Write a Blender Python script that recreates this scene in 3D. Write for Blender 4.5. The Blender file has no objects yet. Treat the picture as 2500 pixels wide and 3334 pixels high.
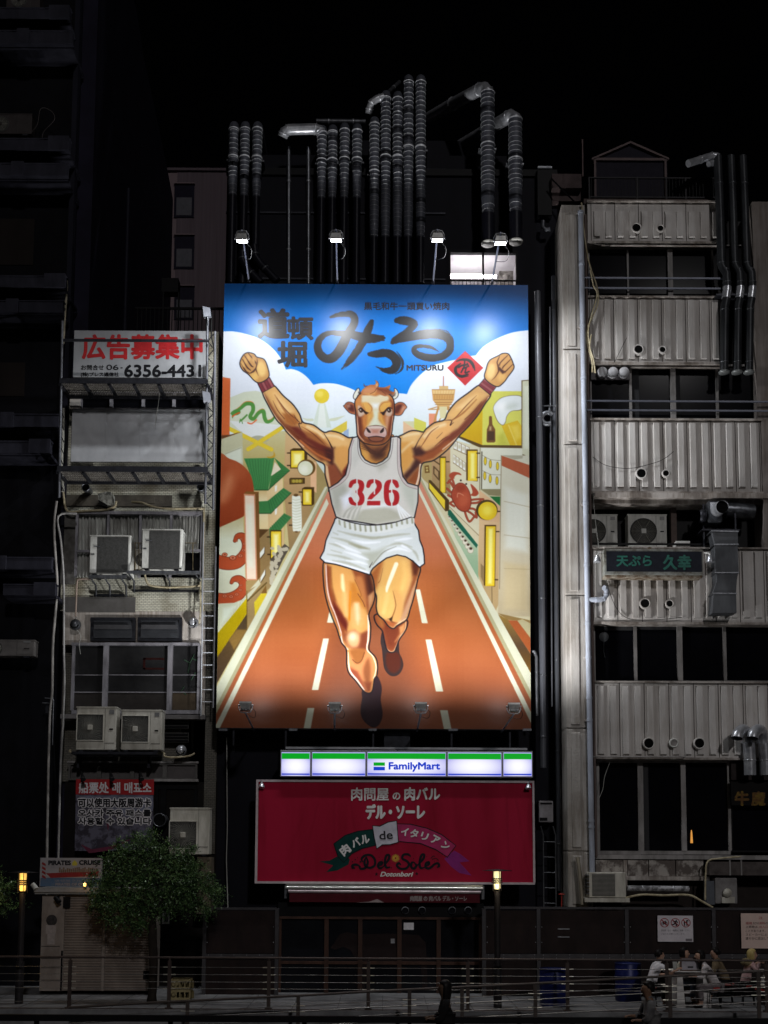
import bpy, bmesh, math, random
import numpy as np
from mathutils import Vector, Matrix
random.seed(7)
RNG = np.random.RandomState(11)
scene = bpy.context.scene
COL = scene.collection
R = math.radians
# ------------------------------------------------------------------ camera
F, PPX, PPY = 3850.0, 1250.0, 2423.0          # focal length and principal point, in photograph pixels (2500 x 3334)
CAM = Vector((0.0, -27.0, 3.0))
PITCH, ROLL = R(5.6), R(0.3)
_fw = Vector((0, math.cos(PITCH), math.sin(PITCH)))
_r0 = Vector((1, 0, 0)); _u0 = Vector((0, -math.sin(PITCH), math.cos(PITCH)))
_rt = _r0 * math.cos(ROLL) + _u0 * math.sin(ROLL)
_up = _u0 * math.cos(ROLL) - _r0 * math.sin(ROLL)
cam_data = bpy.data.cameras.new('camera'); cam = bpy.data.objects.new('camera', cam_data); COL.objects.link(cam)
cam.matrix_world = Matrix(((_rt.x, _up.x, -_fw.x, CAM.x), (_rt.y, _up.y, -_fw.y, CAM.y), (_rt.z, _up.z, -_fw.z, CAM.z), (0, 0, 0, 1)))
cam_data.sensor_fit = 'HORIZONTAL'; cam_data.sensor_width = 36.0; cam_data.lens = 36.0 * F / 2500.0
cam_data.shift_x = (1250.0 - PPX) / 2500.0; cam_data.shift_y = (PPY - 1667.0) / 2500.0
cam_data.clip_start = 0.1; cam_data.clip_end = 600.0
scene.camera = cam
# ------------------------------------------------------------------ night sky, city glow, exposure
SUN_EL, SUN_AZ = R(23.9), R(14)                # glow of the lit bank opposite: behind and a little right of the camera
world = bpy.data.worlds.new('World'); scene.world = world; world.use_nodes = True
_nt = world.node_tree; _bg = _nt.nodes['Background']
_sky = _nt.nodes.new('ShaderNodeTexSky'); _sky.sky_type = 'NISHITA'; _sky.sun_disc = False
_sky.sun_elevation = R(-3); _sky.sun_rotation = R(180) + SUN_AZ
_nt.links.new(_sky.outputs[0], _bg.inputs[0]); _bg.inputs[1].default_value = 0.004
_sl = bpy.data.lights.new('city_glow_sun', 'SUN'); _sl.energy = 0.45; _sl.angle = R(2.6); _sl.color = (1.0, 0.97, 0.97)
sun = bpy.data.objects.new('city_glow_sun', _sl); COL.objects.link(sun)
_d = Vector((-math.sin(SUN_AZ) * math.cos(SUN_EL), math.cos(SUN_AZ) * math.cos(SUN_EL), -math.sin(SUN_EL)))
sun.rotation_euler = _d.to_track_quat('-Z', 'Y').to_euler(); sun.location = (-12, -60, 20)
scene.view_settings.view_transform = 'Standard'; scene.view_settings.look = 'None'
scene.view_settings.exposure = 0.0; scene.view_settings.gamma = 1.0; scene.view_settings.use_curve_mapping = False
scene.render.engine = 'CYCLES'
scene.cycles.use_denoising = True
scene.cycles.max_bounces = 5; scene.cycles.sample_clamp_indirect = 4.0
# ------------------------------------------------------------------ helpers
def P(px, py, Y):
 """point of the world at depth Y that the photograph shows at pixel (px, py)"""
 d = _fw + _rt * ((px - PPX) / F) + _up * ((PPY - py) / F)
 t = (Y - CAM.y) / d.y
 return CAM + d * t
def PX(px, py, Y): return P(px, py, Y).x
def PZ(px, py, Y): return P(px, py, Y).z
def m_per_px(px, py, Y): return (P(px + 1, py, Y) - P(px, py, Y)).length
def thing(name, label, cat, loc=(0, 0, 0), group=None, rz=0):
 o = bpy.data.objects.new(name, None); COL.objects.link(o)
 o.empty_display_size = 0.2
 o.location = loc; o.rotation_euler = (0, 0, rz); o['label'] = label; o['category'] = cat
 if group: o['group'] = group
 return o
def tag(o, label=None, cat=None, group=None, kind=None):
 if label: o['label'] = label
 if cat: o['category'] = cat
 if group: o['group'] = group
 if kind: o['kind'] = kind
 return o
def kids(o): return [c for c in bpy.data.objects if c.parent == o]
def dup(root, loc, label, group=None, rz=None, scale=None):
 r = root.copy(); COL.objects.link(r); r.location = loc; r['label'] = label
 if rz is not None: r.rotation_euler = (0, 0, rz)
 if scale is not None: r.scale = scale
 if group: r['group'] = group
 def rec(src, dst):
  for c in kids(src):
   k = c.copy(); COL.objects.link(k); k.parent = dst; rec(c, k)
 rec(root, r)
 return r
class MB:
 """collects shapes and links them as one mesh object"""
 def __init__(s): s.v = []; s.f = []; s.m = []; s.sm = []; s.cur = 0; s.smooth = False
 def add(s, vs, fs, smooth=None):
  n = len(s.v); s.v += [tuple(a) for a in vs]
  for f in fs:
   s.f.append([n + i for i in f]); s.m.append(s.cur); s.sm.append(s.smooth if smooth is None else smooth)
  return s
 def box(s, x0, x1, y0, y1, z0, z1):
  v = [(x0, y0, z0), (x1, y0, z0), (x1, y1, z0), (x0, y1, z0), (x0, y0, z1), (x1, y0, z1), (x1, y1, z1), (x0, y1, z1)]
  return s.add(v, [(0, 3, 2, 1), (4, 5, 6, 7), (0, 1, 5, 4), (1, 2, 6, 5), (2, 3, 7, 6), (3, 0, 4, 7)], False)
 def bbox(s, x0, x1, y0, y1, z0, z1, b=0.01):
  """box with bevelled edges"""
  b = min(b, abs(x1 - x0) * .45, abs(y1 - y0) * .45, abs(z1 - z0) * .45)
  bm = bmesh.new(); bmesh.ops.create_cube(bm, size=1.0)
  for v in bm.verts: v.co = Vector(((x0 + x1) / 2 + v.co.x * (x1 - x0), (y0 + y1) / 2 + v.co.y * (y1 - y0), (z0 + z1) / 2 + v.co.z * (z1 - z0)))
  bmesh.ops.bevel(bm, geom=bm.edges[:], offset=b, segments=2, profile=.5, affect='EDGES')
  return s.addbm(bm)
 def addbm(s, bm, smooth=None):
  bm.verts.ensure_lookup_table(); bm.verts.index_update()
  s.add([v.co[:] for v in bm.verts], [[v.index for v in f.verts] for f in bm.faces], smooth); bm.free(); return s
 def pbox(s, px0, py0, px1, py1, Y, d, bev=0):
  """upright box whose front, at depth Y, covers the pixel rectangle; d metres deep"""
  my, mx = (py0 + py1) / 2, (px0 + px1) / 2
  a = (PX(px0, my, Y), PX(px1, my, Y), Y, Y + d, PZ(mx, py1, Y), PZ(mx, py0, Y))
  return s.bbox(*a, b=bev) if bev else s.box(*a)
 def quad(s, a, b, c, d): return s.add([a, b, c, d], [(0, 1, 2, 3)], False)
 def prism(s, pts, Y, d):
  """polygon given in the (x, z) plane at depth Y, d metres deep"""
  n = len(pts)
  ar = sum(pts[i][0] * pts[(i + 1) % n][1] - pts[(i + 1) % n][0] * pts[i][1] for i in range(n))
  if ar < 0: pts = pts[::-1]
  v = [(x, Y, z) for x, z in pts] + [(x, Y + d, z) for x, z in pts]
  f = [list(range(n)), list(range(2 * n - 1, n - 1, -1))] + [[i + n, (i + 1) % n + n, (i + 1) % n, i] for i in range(n)]
  return s.add(v, [x if k > 0 else x for k, x in enumerate(f)], False)
 def pprism(s, pix, Y, d): return s.prism([(P(x, y, Y).x, P(x, y, Y).z) for x, y in pix], Y, d)
 def tube(s, pts, r, n=8, caps=True, r1=None):
  pts = [Vector(p) for p in pts]; k = len(pts)
  rs = r if isinstance(r, (list, tuple)) else [r] * k
  rings = []; prev = None
  for i, p in enumerate(pts):
   t = (pts[min(i + 1, k - 1)] - pts[max(i - 1, 0)])
   t = t.normalized() if t.length > 1e-9 else Vector((0, 0, 1))
   if prev is None:
    a = Vector((0, 0, 1)) if abs(t.z) < .9 else Vector((1, 0, 0)); u = t.cross(a).normalized()
   else:
    u = (prev - t * prev.dot(t)); u = u.normalized() if u.length > 1e-6 else t.orthogonal().normalized()
   prev = u; w = t.cross(u)
   rings.append([p + (u * math.cos(2 * math.pi * j / n) + w * math.sin(2 * math.pi * j / n)) * rs[i] for j in range(n)])
  v = [q for rg in rings for q in rg]
  f = [(i * n + j, i * n + (j + 1) % n, (i + 1) * n + (j + 1) % n, (i + 1) * n + j) for i in range(k - 1) for j in range(n)]
  s.add(v, f, True)
  if caps:
   s.add(rings[0], [list(range(n - 1, -1, -1))], False); s.add(rings[-1], [list(range(n))], False)
  return s
 def lathe(s, prof, c=(0, 0, 0), n=20, axis='z'):
  """profile of (radius, height) pairs turned about an axis through c"""
  v = []
  for r_, h in prof:
   for j in range(n):
    a = 2 * math.pi * j / n; x, y = r_ * math.cos(a), r_ * math.sin(a)
    v.append({'z': (c[0] + x, c[1] + y, c[2] + h), 'y': (c[0] + x, c[1] + h, c[2] + y), 'x': (c[0] + h, c[1] + x, c[2] + y)}[axis])
  k = len(prof)
  return s.add(v, [(i * n + j, i * n + (j + 1) % n, (i + 1) * n + (j + 1) % n, (i + 1) * n + j) for i in range(k - 1) for j in range(n)], True)
 def ball(s, c, r, sx=1, sy=1, sz=1, n=12):
  bm = bmesh.new(); bmesh.ops.create_uvsphere(bm, u_segments=n, v_segments=max(6, n // 2 + 2), radius=r)
  for v in bm.verts: v.co = Vector((c[0] + v.co.x * sx, c[1] + v.co.y * sy, c[2] + v.co.z * sz))
  return s.addbm(bm, True)
 def build(s, name, mats, parent=None, local=False):
  me = bpy.data.meshes.new(name)
  off = Vector((0, 0, 0))
  if parent is not None and not local:
   q = parent
   while q is not None: off += q.location; q = q.parent
  me.from_pydata([(a[0] - off.x, a[1] - off.y, a[2] - off.z) for a in s.v], [], s.f)
  if not isinstance(mats, (list, tuple)): mats = [mats]
  for m in mats: me.materials.append(m)
  me.polygons.foreach_set('material_index', s.m); me.polygons.foreach_set('use_smooth', s.sm)
  bm = bmesh.new(); bm.from_mesh(me); bmesh.ops.recalc_face_normals(bm, faces=bm.faces); bm.to_mesh(me); bm.free()
  me.update()
  o = bpy.data.objects.new(name, me); COL.objects.link(o)
  if parent is not None: o.parent = parent
  return o
def group_mesh(name, parent=None):
 return None
def srgb(c):
 """8 bit colour of the photograph -> linear"""
 out = []
 for x in c[:3]:
  x = x / 255.0
  out.append(x / 12.92 if x <= 0.04045 else ((x + 0.055) / 1.055) ** 2.4)
 return out
_mats = {}
def mat(name, c, rough=.6, metal=0.0, c2=None, scale=6.0, amt=.5, bump=0.0, bscale=None, streak=1.0, spec=.25, coat=0.0, emit=None, est=0.0, grime=0.0, detail=6):
 """procedural material: base colour broken up by noise (stretched by streak along z), optional bump"""
 if name in _mats: return _mats[name]
 m = bpy.data.materials.new(name); m.use_nodes = True; nt = m.node_tree; b = nt.nodes['Principled BSDF']
 b.inputs['Roughness'].default_value = rough; b.inputs['Metallic'].default_value = metal
 if max(c) < .06: spec = min(spec, .1)
 b.inputs['Specular IOR Level'].default_value = spec; b.inputs['Coat Weight'].default_value = coat
 if c2 is None: c2 = [x * .72 for x in c]
 geo = nt.nodes.new('ShaderNodeNewGeometry'); mp = nt.nodes.new('ShaderNodeMapping'); mp.inputs['Scale'].default_value = (1, 1, 1 / streak)
 nz = nt.nodes.new('ShaderNodeTexNoise'); nz.inputs['Scale'].default_value = scale; nz.inputs['Detail'].default_value = detail; nz.inputs['Roughness'].default_value = .65
 nt.links.new(geo.outputs['Position'], mp.inputs[0]); nt.links.new(mp.outputs[0], nz.inputs[0])
 rp = nt.nodes.new('ShaderNodeValToRGB'); rp.color_ramp.elements[0].position = .5 - .5 * (1 - amt) * .6 - .02; rp.color_ramp.elements[1].position = .5 + .5 * (1 - amt) * .6 + .02
 rp.color_ramp.elements[0].color = (*c2[:3], 1); rp.color_ramp.elements[1].color = (*c[:3], 1)
 nt.links.new(nz.outputs[0], rp.inputs[0]); nt.links.new(rp.outputs[0], b.inputs['Base Color'])
 if grime:
  # run-down dirt: narrow streaks along z inside larger dirty patches
  m2 = nt.nodes.new('ShaderNodeMapping'); m2.inputs['Scale'].default_value = (9, 9, .55); n3 = nt.nodes.new('ShaderNodeTexNoise'); n3.inputs['Scale'].default_value = 1.6; n3.inputs['Detail'].default_value = 7; n3.inputs['Roughness'].default_value = .7
  n4 = nt.nodes.new('ShaderNodeTexNoise'); n4.inputs['Scale'].default_value = .9; n4.inputs['Detail'].default_value = 3; mu = nt.nodes.new('ShaderNodeMath'); mu.operation = 'MULTIPLY'
  r3 = nt.nodes.new('ShaderNodeValToRGB'); r3.color_ramp.elements[0].position = .2; r3.color_ramp.elements[1].position = .36; r3.color_ramp.elements[0].color = (1, 1, 1, 1); r3.color_ramp.elements[1].color = (1 - grime, 1 - grime * 1.1, 1 - grime * 1.2, 1)
  nt.links.new(geo.outputs['Position'], m2.inputs[0]); nt.links.new(m2.outputs[0], n3.inputs[0]); nt.links.new(geo.outputs['Position'], n4.inputs[0]); nt.links.new(n3.outputs[0], mu.inputs[0]); nt.links.new(n4.outputs[0], mu.inputs[1]); nt.links.new(mu.outputs[0], r3.inputs[0])
  mx = nt.nodes.new('ShaderNodeMix'); mx.data_type = 'RGBA'; mx.blend_type = 'MULTIPLY'; mx.inputs[0].default_value = 1; nt.links.new(rp.outputs[0], mx.inputs[6]); nt.links.new(r3.outputs[0], mx.inputs[7]); nt.links.new(mx.outputs[2], b.inputs['Base Color'])
 if bump:
  n2 = nt.nodes.new('ShaderNodeTexNoise'); n2.inputs['Scale'].default_value = bscale or scale * 6; n2.inputs['Detail'].default_value = 4
  bp = nt.nodes.new('ShaderNodeBump'); bp.inputs['Strength'].default_value = bump; bp.inputs['Distance'].default_value = .02
  nt.links.new(geo.outputs['Position'], n2.inputs[0]); nt.links.new(n2.outputs[0], bp.inputs['Height']); nt.links.new(bp.outputs[0], b.inputs['Normal'])
 if emit is not None:
  b.inputs['Emission Color'].default_value = (*emit, 1); b.inputs['Emission Strength'].default_value = est
 _mats[name] = m
 return m
_tc = {}
def text_mesh(body, bold=.0, shear=0.0, res=4):
 key = (body, bold, shear)
 if key not in _tc:
  cu = bpy.data.curves.new('t', 'FONT'); cu.body = body; cu.size = 1.0; cu.offset = bold; cu.shear = shear; cu.resolution_u = res; cu.fill_mode = 'FRONT'
  o = bpy.data.objects.new('t', cu); COL.objects.link(o)
  dg = bpy.context.evaluated_depsgraph_get(); me = bpy.data.meshes.new_from_object(o.evaluated_get(dg))
  v = np.array([a.co[:2] for a in me.vertices]); f = [list(p.vertices) for p in me.polygons]
  bpy.data.objects.remove(o); bpy.data.curves.remove(cu); bpy.data.meshes.remove(me)
  v = (v - v.min(0)) / (v.max(0) - v.min(0))
  _tc[key] = (v, f)
 return _tc[key]
def letters(mb, body, px0, py0, px1, py1, Y, bold=.015, shear=0.0, rot=0.0):
 """flat lettering whose bounds cover a pixel rectangle at depth Y (rot in degrees, clockwise in the picture)"""
 v, f = text_mesh(body, 0.0, shear)
 cx, cy = (px0 + px1) / 2, (py0 + py1) / 2; c, s_ = math.cos(R(rot)), math.sin(R(rot)); d = bold * (py1 - py0) * .8
 k = 0
 for ox, oy in ([(0, 0), (d, 0), (-d, 0), (0, d), (0, -d), (d * .7, d * .7), (-d * .7, d * .7), (d * .7, -d * .7), (-d * .7, -d * .7)] if d > .35 else [(0, 0)]):
  out = []
  for a, b in v:
   x = (a - .5) * (px1 - px0 - 2 * d) + ox; y = (.5 - b) * (py1 - py0 - 2 * d) + oy
   out.append(P(cx + x * c - y * s_, cy + x * s_ + y * c, Y - .0004 * k)[:])
  mb.add(out, f, False); k += 1
def spline(pts, closed=True, n=5):
 p = np.array(pts, float); k = len(p); out = []
 rng = range(k) if closed else range(k - 1)
 for i in rng:
  if closed: a, b, c, d = p[(i - 1) % k], p[i], p[(i + 1) % k], p[(i + 2) % k]
  else: a, b, c, d = p[max(i - 1, 0)], p[i], p[i + 1], p[min(i + 2, k - 1)]
  for j in range(n):
   t = j / n
   out.append(.5 * ((2 * b) + (c - a) * t + (2 * a - 5 * b + 4 * c - d) * t * t + (3 * b - a - 3 * c + d) * t ** 3))
 if not closed: out.append(p[-1])
 return np.array(out)
# ------------------------------------------------------------------ the painted picture of the billboard
BX0 = (PX(706, 2368, 0) + PX(728, 924, 0)) / 2; BX1 = (PX(1730, 2374, 0) + PX(1717, 930, 0)) / 2
BZ0 = PZ(1218, 2372, 0); BZ1 = PZ(1222, 926, 0)
AW, AH = 660, int(660 * (BZ1 - BZ0) / (BX1 - BX0))
IMG = np.zeros((AH, AW, 3), np.float32)
def cv(pts):
 """photograph pixels -> canvas pixels"""
 p = np.asarray(pts, float)
 u = (p[:, 0] - PPX) / F; w = (PPY - p[:, 1]) / F
 D = np.array(_fw)[None] + u[:, None] * np.array(_rt)[None] + w[:, None] * np.array(_up)[None]
 t = -CAM.y / D[:, 1]; X = CAM.x + D[:, 0] * t; Z = CAM.z + D[:, 2] * t
 return np.stack([(X - BX0) / (BX1 - BX0) * AW, (BZ1 - Z) / (BZ1 - BZ0) * AH], 1)
SC = AW / 1012.0                                # canvas pixels per photograph pixel
def zoomer(ox, oy, s): return lambda *pts: [(ox + x / s, oy + y / s) for x, y in pts]
ZA = zoomer(700, 900, 3.190); ZB = zoomer(1200, 900, 3.072); ZC = zoomer(690, 1400, 3.130); ZD = zoomer(1200, 1400, 3.016)
ZH = zoomer(1080, 1220, 5.925); ZL = zoomer(1020, 1680, 4.1475); ZF = zoomer(1020, 1960, 4.1475)
ZS = zoomer(690, 1900, 4.1475); ZR = zoomer(1380, 1900, 4.1475); ZT = zoomer(820, 960, 2.4397); ZU = zoomer(1000, 1380, 3.95)
def region(p, pad):
 x0 = max(0, int(p[:, 0].min() - pad)); x1 = min(AW, int(p[:, 0].max() + pad) + 2)
 y0 = max(0, int(p[:, 1].min() - pad)); y1 = min(AH, int(p[:, 1].max() + pad) + 2)
 return (x0, y0, x1, y1) if x1 > x0 and y1 > y0 else None
def coverage(pts, feather=0.0):
 """anti-aliased mask of a closed outline (canvas pixels), soft over `feather` pixels"""
 p = cv(pts); pad = feather + 2; rg = region(p, pad)
 if rg is None: return None
 x0, y0, x1, y1 = rg; h, w = y1 - y0, x1 - x0
 par = np.zeros((h, w + 1), np.int32); dist = np.full((h, w), 1e3, np.float32)
 q = np.roll(p, -1, 0)
 for (ax, ay), (bx, by) in zip(p, q):
  lo, hi = (ay, by) if ay < by else (by, ay)
  r0, r1 = max(0, int(math.ceil(lo - y0 - .5))), min(h, int(math.ceil(hi - y0 - .5)))
  if r1 > r0:
   yy = np.arange(r0, r1) + y0 + .5; xc = ax + (yy - ay) / (by - ay) * (bx - ax)
   np.add.at(par, (np.arange(r0, r1), np.clip(np.ceil(xc - x0 - .5), 0, w).astype(int)), 1)
  c0, c1 = max(0, int(min(ax, bx) - pad - x0)), min(w, int(max(ax, bx) + pad - x0) + 2)
  e0, e1 = max(0, int(lo - pad - y0)), min(h, int(hi + pad - y0) + 2)
  if c1 > c0 and e1 > e0:
   X = np.arange(c0, c1)[None] + x0 + .5; Y = np.arange(e0, e1)[:, None] + y0 + .5
   dx, dy = bx - ax, by - ay; L = dx * dx + dy * dy + 1e-9
   t = np.clip(((X - ax) * dx + (Y - ay) * dy) / L, 0, 1)
   d = np.hypot(X - ax - t * dx, Y - ay - t * dy)
   np.minimum(dist[e0:e1, c0:c1], d, out=dist[e0:e1, c0:c1])
 ins = np.cumsum(par, 1)[:, :w] % 2 == 1
 sd = np.where(ins, -dist, dist)
 m = np.clip(.5 - sd, 0, 1) if feather <= 0 else np.clip(.5 - sd / (2 * feather), 0, 1)
 if feather > 0: m = m * m * (3 - 2 * m)
 return rg, m.astype(np.float32)
CLIP = [None]
def comp(rg, m, c, a=1.0):
 x0, y0, x1, y1 = rg; m = m * a
 if CLIP[0] is not None: m = m * CLIP[0][y0:y1, x0:x1]
 if callable(c):
  c = c(np.arange(x0, x1)[None] + .5, np.arange(y0, y1)[:, None] + .5)
 else: c = np.array(c, np.float32)[None, None] / 255.0
 IMG[y0:y1, x0:x1] += (c - IMG[y0:y1, x0:x1]) * m[..., None]
def fill(pts, c, feather=0.0, sm=False, a=1.0):
 if sm: pts = spline(pts)
 r = coverage(pts, feather * SC)
 if r: comp(r[0], r[1], c, a)
def setclip(*polys, sm=True):
 M = np.zeros((AH, AW), np.float32)
 for p in polys:
  r = coverage(spline(p) if sm else p)
  if r:
   x0, y0, x1, y1 = r[0]; M[y0:y1, x0:x1] = np.maximum(M[y0:y1, x0:x1], r[1])
 CLIP[0] = M
def stroke(pts, c, w, sm=True, a=1.0, feather=0.0, dry=0.0, closed=False):
 """brush line; w one width or one per point, in photograph pixels; dry breaks the edge like a dry brush"""
 ws = list(w) if isinstance(w, (list, tuple)) else [w] * len(pts)
 pw = [(x, y, q) for (x, y), q in zip(pts, ws)]
 if sm: pw = spline(pw, closed)
 elif closed: pw = np.array(pw + [pw[0]])
 if sm and closed: pw = np.vstack([pw, pw[:1]])
 pw = np.array(pw); p = cv(pw[:, :2]); hw = np.maximum(pw[:, 2] * SC / 2, .25); mx = hw.max() + 3 + feather * SC
 rg = region(p, mx)
 if rg is None: return
 x0, y0, x1, y1 = rg; h, w_ = y1 - y0, x1 - x0
 best = np.full((h, w_), 1e3, np.float32); along = np.zeros((h, w_), np.float32); side = np.zeros((h, w_), np.float32); s0 = 0.0
 for i in range(len(p) - 1):
  (ax, ay), (bx, by) = p[i], p[i + 1]; pad = max(hw[i], hw[i + 1]) + 2 + feather * SC
  c0, c1 = max(0, int(min(ax, bx) - pad - x0)), min(w_, int(max(ax, bx) + pad - x0) + 2)
  e0, e1 = max(0, int(min(ay, by) - pad - y0)), min(h, int(max(ay, by) + pad - y0) + 2)
  L2 = (bx - ax) ** 2 + (by - ay) ** 2 + 1e-9
  if c1 > c0 and e1 > e0:
   X = np.arange(c0, c1)[None] + x0 + .5; Y = np.arange(e0, e1)[:, None] + y0 + .5
   t = np.clip(((X - ax) * (bx - ax) + (Y - ay) * (by - ay)) / L2, 0, 1)
   d = np.hypot(X - ax - t * (bx - ax), Y - ay - t * (by - ay)) - (hw[i] + t * (hw[i + 1] - hw[i]))
   b = best[e0:e1, c0:c1]; k = d < b; b[k] = d[k]
   along[e0:e1, c0:c1][k] = (s0 + t * math.sqrt(L2))[k]
   side[e0:e1, c0:c1][k] = (((X - ax) * (by - ay) - (Y - ay) * (bx - ax)) / math.sqrt(L2) + 0 * t)[k]
  s0 += math.sqrt(L2)
 if dry:
  g = np.sin(side * 2.1 + np.sin(along * .05) * 2) * np.sin(side * 3.3 + 1 + along * .02) + .6 * np.sin(along * .31 + side * 1.7)
  best = best + dry * np.clip(g, 0, 2) * np.clip((best + 9) / 9, 0, 1) + dry * 1.6 * np.clip(along / max(s0, 1) - .86, 0, 1) * 7 * np.clip(g + .3, 0, 2)
 m = np.clip(.5 - best, 0, 1) if feather <= 0 else np.clip(.5 - best / (2 * feather * SC), 0, 1)
 comp(rg, m, c, a)
def ell(cx, cy, rx, ry, rot=0, n=36):
 c, s = math.cos(R(rot)), math.sin(R(rot))
 return [(cx + rx * math.cos(t) * c - ry * math.sin(t) * s, cy + rx * math.cos(t) * s + ry * math.sin(t) * c) for t in np.linspace(0, 2 * math.pi, n, endpoint=False)]
def zell(Z, cx, cy, rx, ry, rot=0): return Z(*ell(cx, cy, rx, ry, rot))
def vgrad(stops):
 """vertical gradient between (photograph y, colour) stops"""
 ys = cv([(1220, y) for y, _ in stops])[:, 1]; cs = np.array([c for _, c in stops], float) / 255
 def f(X, Y):
  o = np.stack([np.interp(Y[:, 0], ys, cs[:, k]) for k in range(3)], -1).astype(np.float32)
  return np.repeat(o[:, None], X.shape[1], 1)
 return f
BLK = (38, 32, 40)
def paint():
 # sky and cloud
 fill([(690, 900), (1760, 900), (1760, 2400), (690, 2400)], vgrad([(920, (8, 112, 190)), (1080, (14, 128, 212)), (1300, (6, 136, 220))]))
 lob = lambda q: [tuple(p) for p in spline(q, False, 6)]
 cloud = lob(ZA((-20, 572), (75, 570), (200, 572), (330, 600), (470, 652), (600, 748), (690, 862), (735, 968))) + lob(ZA((735, 968), (800, 963), (880, 990), (960, 1050), (1022, 1127))) + \
  lob(ZA((1022, 1127), (1100, 1110), (1250, 1115), (1400, 1160), (1470, 1195)) + ZH((450, 325), (640, 420))) + lob(ZH((1100, 420), (1280, 362), (1442, 373))) + \
  lob(ZB((385, 1172), (430, 1080), (520, 980), (640, 893), (760, 858), (880, 830), (1000, 800), (1070, 790))) + lob(ZB((1070, 790), (1150, 700), (1290, 618), (1450, 558), (1640, 535))) + [(1760, 1700), (690, 1700)]
 fill(cloud, vgrad([(1070, (226, 231, 241)), (1300, (222, 228, 238)), (1420, (214, 226, 226)), (1560, (206, 216, 208))]))
 # ---- left side of the painted street
 fill([(690, 1520), (1000, 1500), (1080, 1560), (1080, 2400), (690, 2400)], (196, 186, 140))
 fill(ZC((95, 95), (310, 20), (750, 10), (790, 300), (730, 1300), (90, 1300)), vgrad([(1400, (205, 200, 160)), (1500, (190, 178, 122))]))
 fill(ZA((150, 1260), (300, 1200), (420, 1188), (560, 1215), (690, 1540), (470, 1720), (150, 1580)), (208, 214, 196))
 fill(ZA((150, 1500), (420, 1520), (690, 1545), (470, 1722), (300, 1640)), (222, 226, 226))
 fill(ZA((360, 1690), (420, 1655), (500, 1660), (560, 1700), (470, 1722)), (178, 180, 160), sm=True)
 for a, b in (((148, 1582), (585, 1798)), ((700, 1568), (345, 1795))):
  stroke(ZA(a, b), (222, 200, 66), 14, sm=False)
 fill(ZA((60, 1042), (160, 1060), (150, 1645), (60, 1655)), (208, 112, 62)); fill(ZA((60, 1650), (150, 1645), (280, 1612), (60, 1700)), (112, 70, 38))
 # dragon emblem on the fan
 dr = ZA((215, 1400), (262, 1372), (320, 1325), (385, 1330), (395, 1390), (365, 1455), (400, 1480), (450, 1420), (500, 1400), (515, 1470), (540, 1510), (590, 1495), (622, 1452))
 stroke([(x, y - 3.5) for x, y in dr], (222, 128, 58), [5, 8, 10, 10, 8, 7, 7, 8, 9, 8, 7, 6, 3]); stroke(dr, (92, 150, 74), [9, 11, 13, 13, 13, 13, 12, 12, 13, 13, 12, 9, 4])
 fill(ZA((160, 1420), (200, 1385), (250, 1380), (265, 1415), (235, 1440), (200, 1445), (180, 1475), (172, 1440)), (92, 150, 74), sm=True)
 stroke(ZA((180, 1455), (215, 1432), (255, 1415)), (224, 96, 40), 4)
 stroke(ZA((330, 1440), (290, 1480), (262, 1500)), (96, 150, 76), 6); stroke(ZA((262, 1480), (255, 1520)), (96, 150, 76), 2.5); stroke(ZA((275, 1490), (285, 1528)), (96, 150, 76), 2.5)
 stroke(ZA((340, 1520), (380, 1530), (430, 1490)), (226, 110, 60), 4)
 # plain tower with a ball
 fill(ZA((1075, 1318), (1145, 1318), (1208, 1570), (1008, 1570)), (206, 216, 206)); fill(ZA((1090, 1318), (1130, 1318), (1160, 1570), (1060, 1570)), (220, 226, 222))
 fill(zell(ZA, 1108, 1242, 78, 76), (216, 196, 62)); fill(zell(ZA, 1085, 1220, 38, 34), (228, 212, 100), 6)
 stroke(ZA((905, 1470), (960, 1490), (1010, 1490)), (206, 212, 190), [1, 8, 9]); stroke(ZA((1200, 1490), (1260, 1480), (1350, 1445)), (206, 212, 190), [9, 10, 1])
 fill(ZA((1130, 1640), (1370, 1500), (1370, 1590), (1290, 1640), (1200, 1700)), (214, 196, 84)); fill(ZA((1340, 1610), (1388, 1580), (1388, 1690), (1310, 1680)), (160, 180, 208))
 # buildings
 fill(ZC((750, 10), (780, 30), (1060, 320), (1195, 560), (1000, 880), (790, 1245), (730, 600)), vgrad([(1400, (214, 186, 142)), (1550, (190, 160, 118)), (1800, (150, 128, 90))]))
 fill(ZC((1060, 320), (1180, 500), (1195, 590), (1000, 880), (1000, 640), (1060, 640)), (166, 150, 104))
 fill(ZC((1005, 330), (1065, 330), (1065, 640), (1005, 600)), (224, 186, 150))
 fill(ZC((90, 95), (310, 20), (325, 640), (90, 640)), (196, 196, 168)); fill(ZC((135, 245), (300, 175), (322, 640), (150, 640)), (216, 222, 208), 6)
 stroke(ZC((135, 245), (300, 180)), (150, 150, 128), 1.5)
 # pagoda-like restaurant with green roofs
 fill(ZC((430, 600), (720, 470), (735, 1180), (590, 1260), (480, 1000), (480, 850)), vgrad([(1590, (222, 202, 160)), (1750, (206, 180, 136))]))
 fill(ZC((430, 612), (560, 615), (575, 1005), (480, 1010), (478, 720), (432, 700)), vgrad([(1590, (206, 180, 128)), (1640, (228, 220, 186)), (1740, (216, 196, 150))]))
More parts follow.
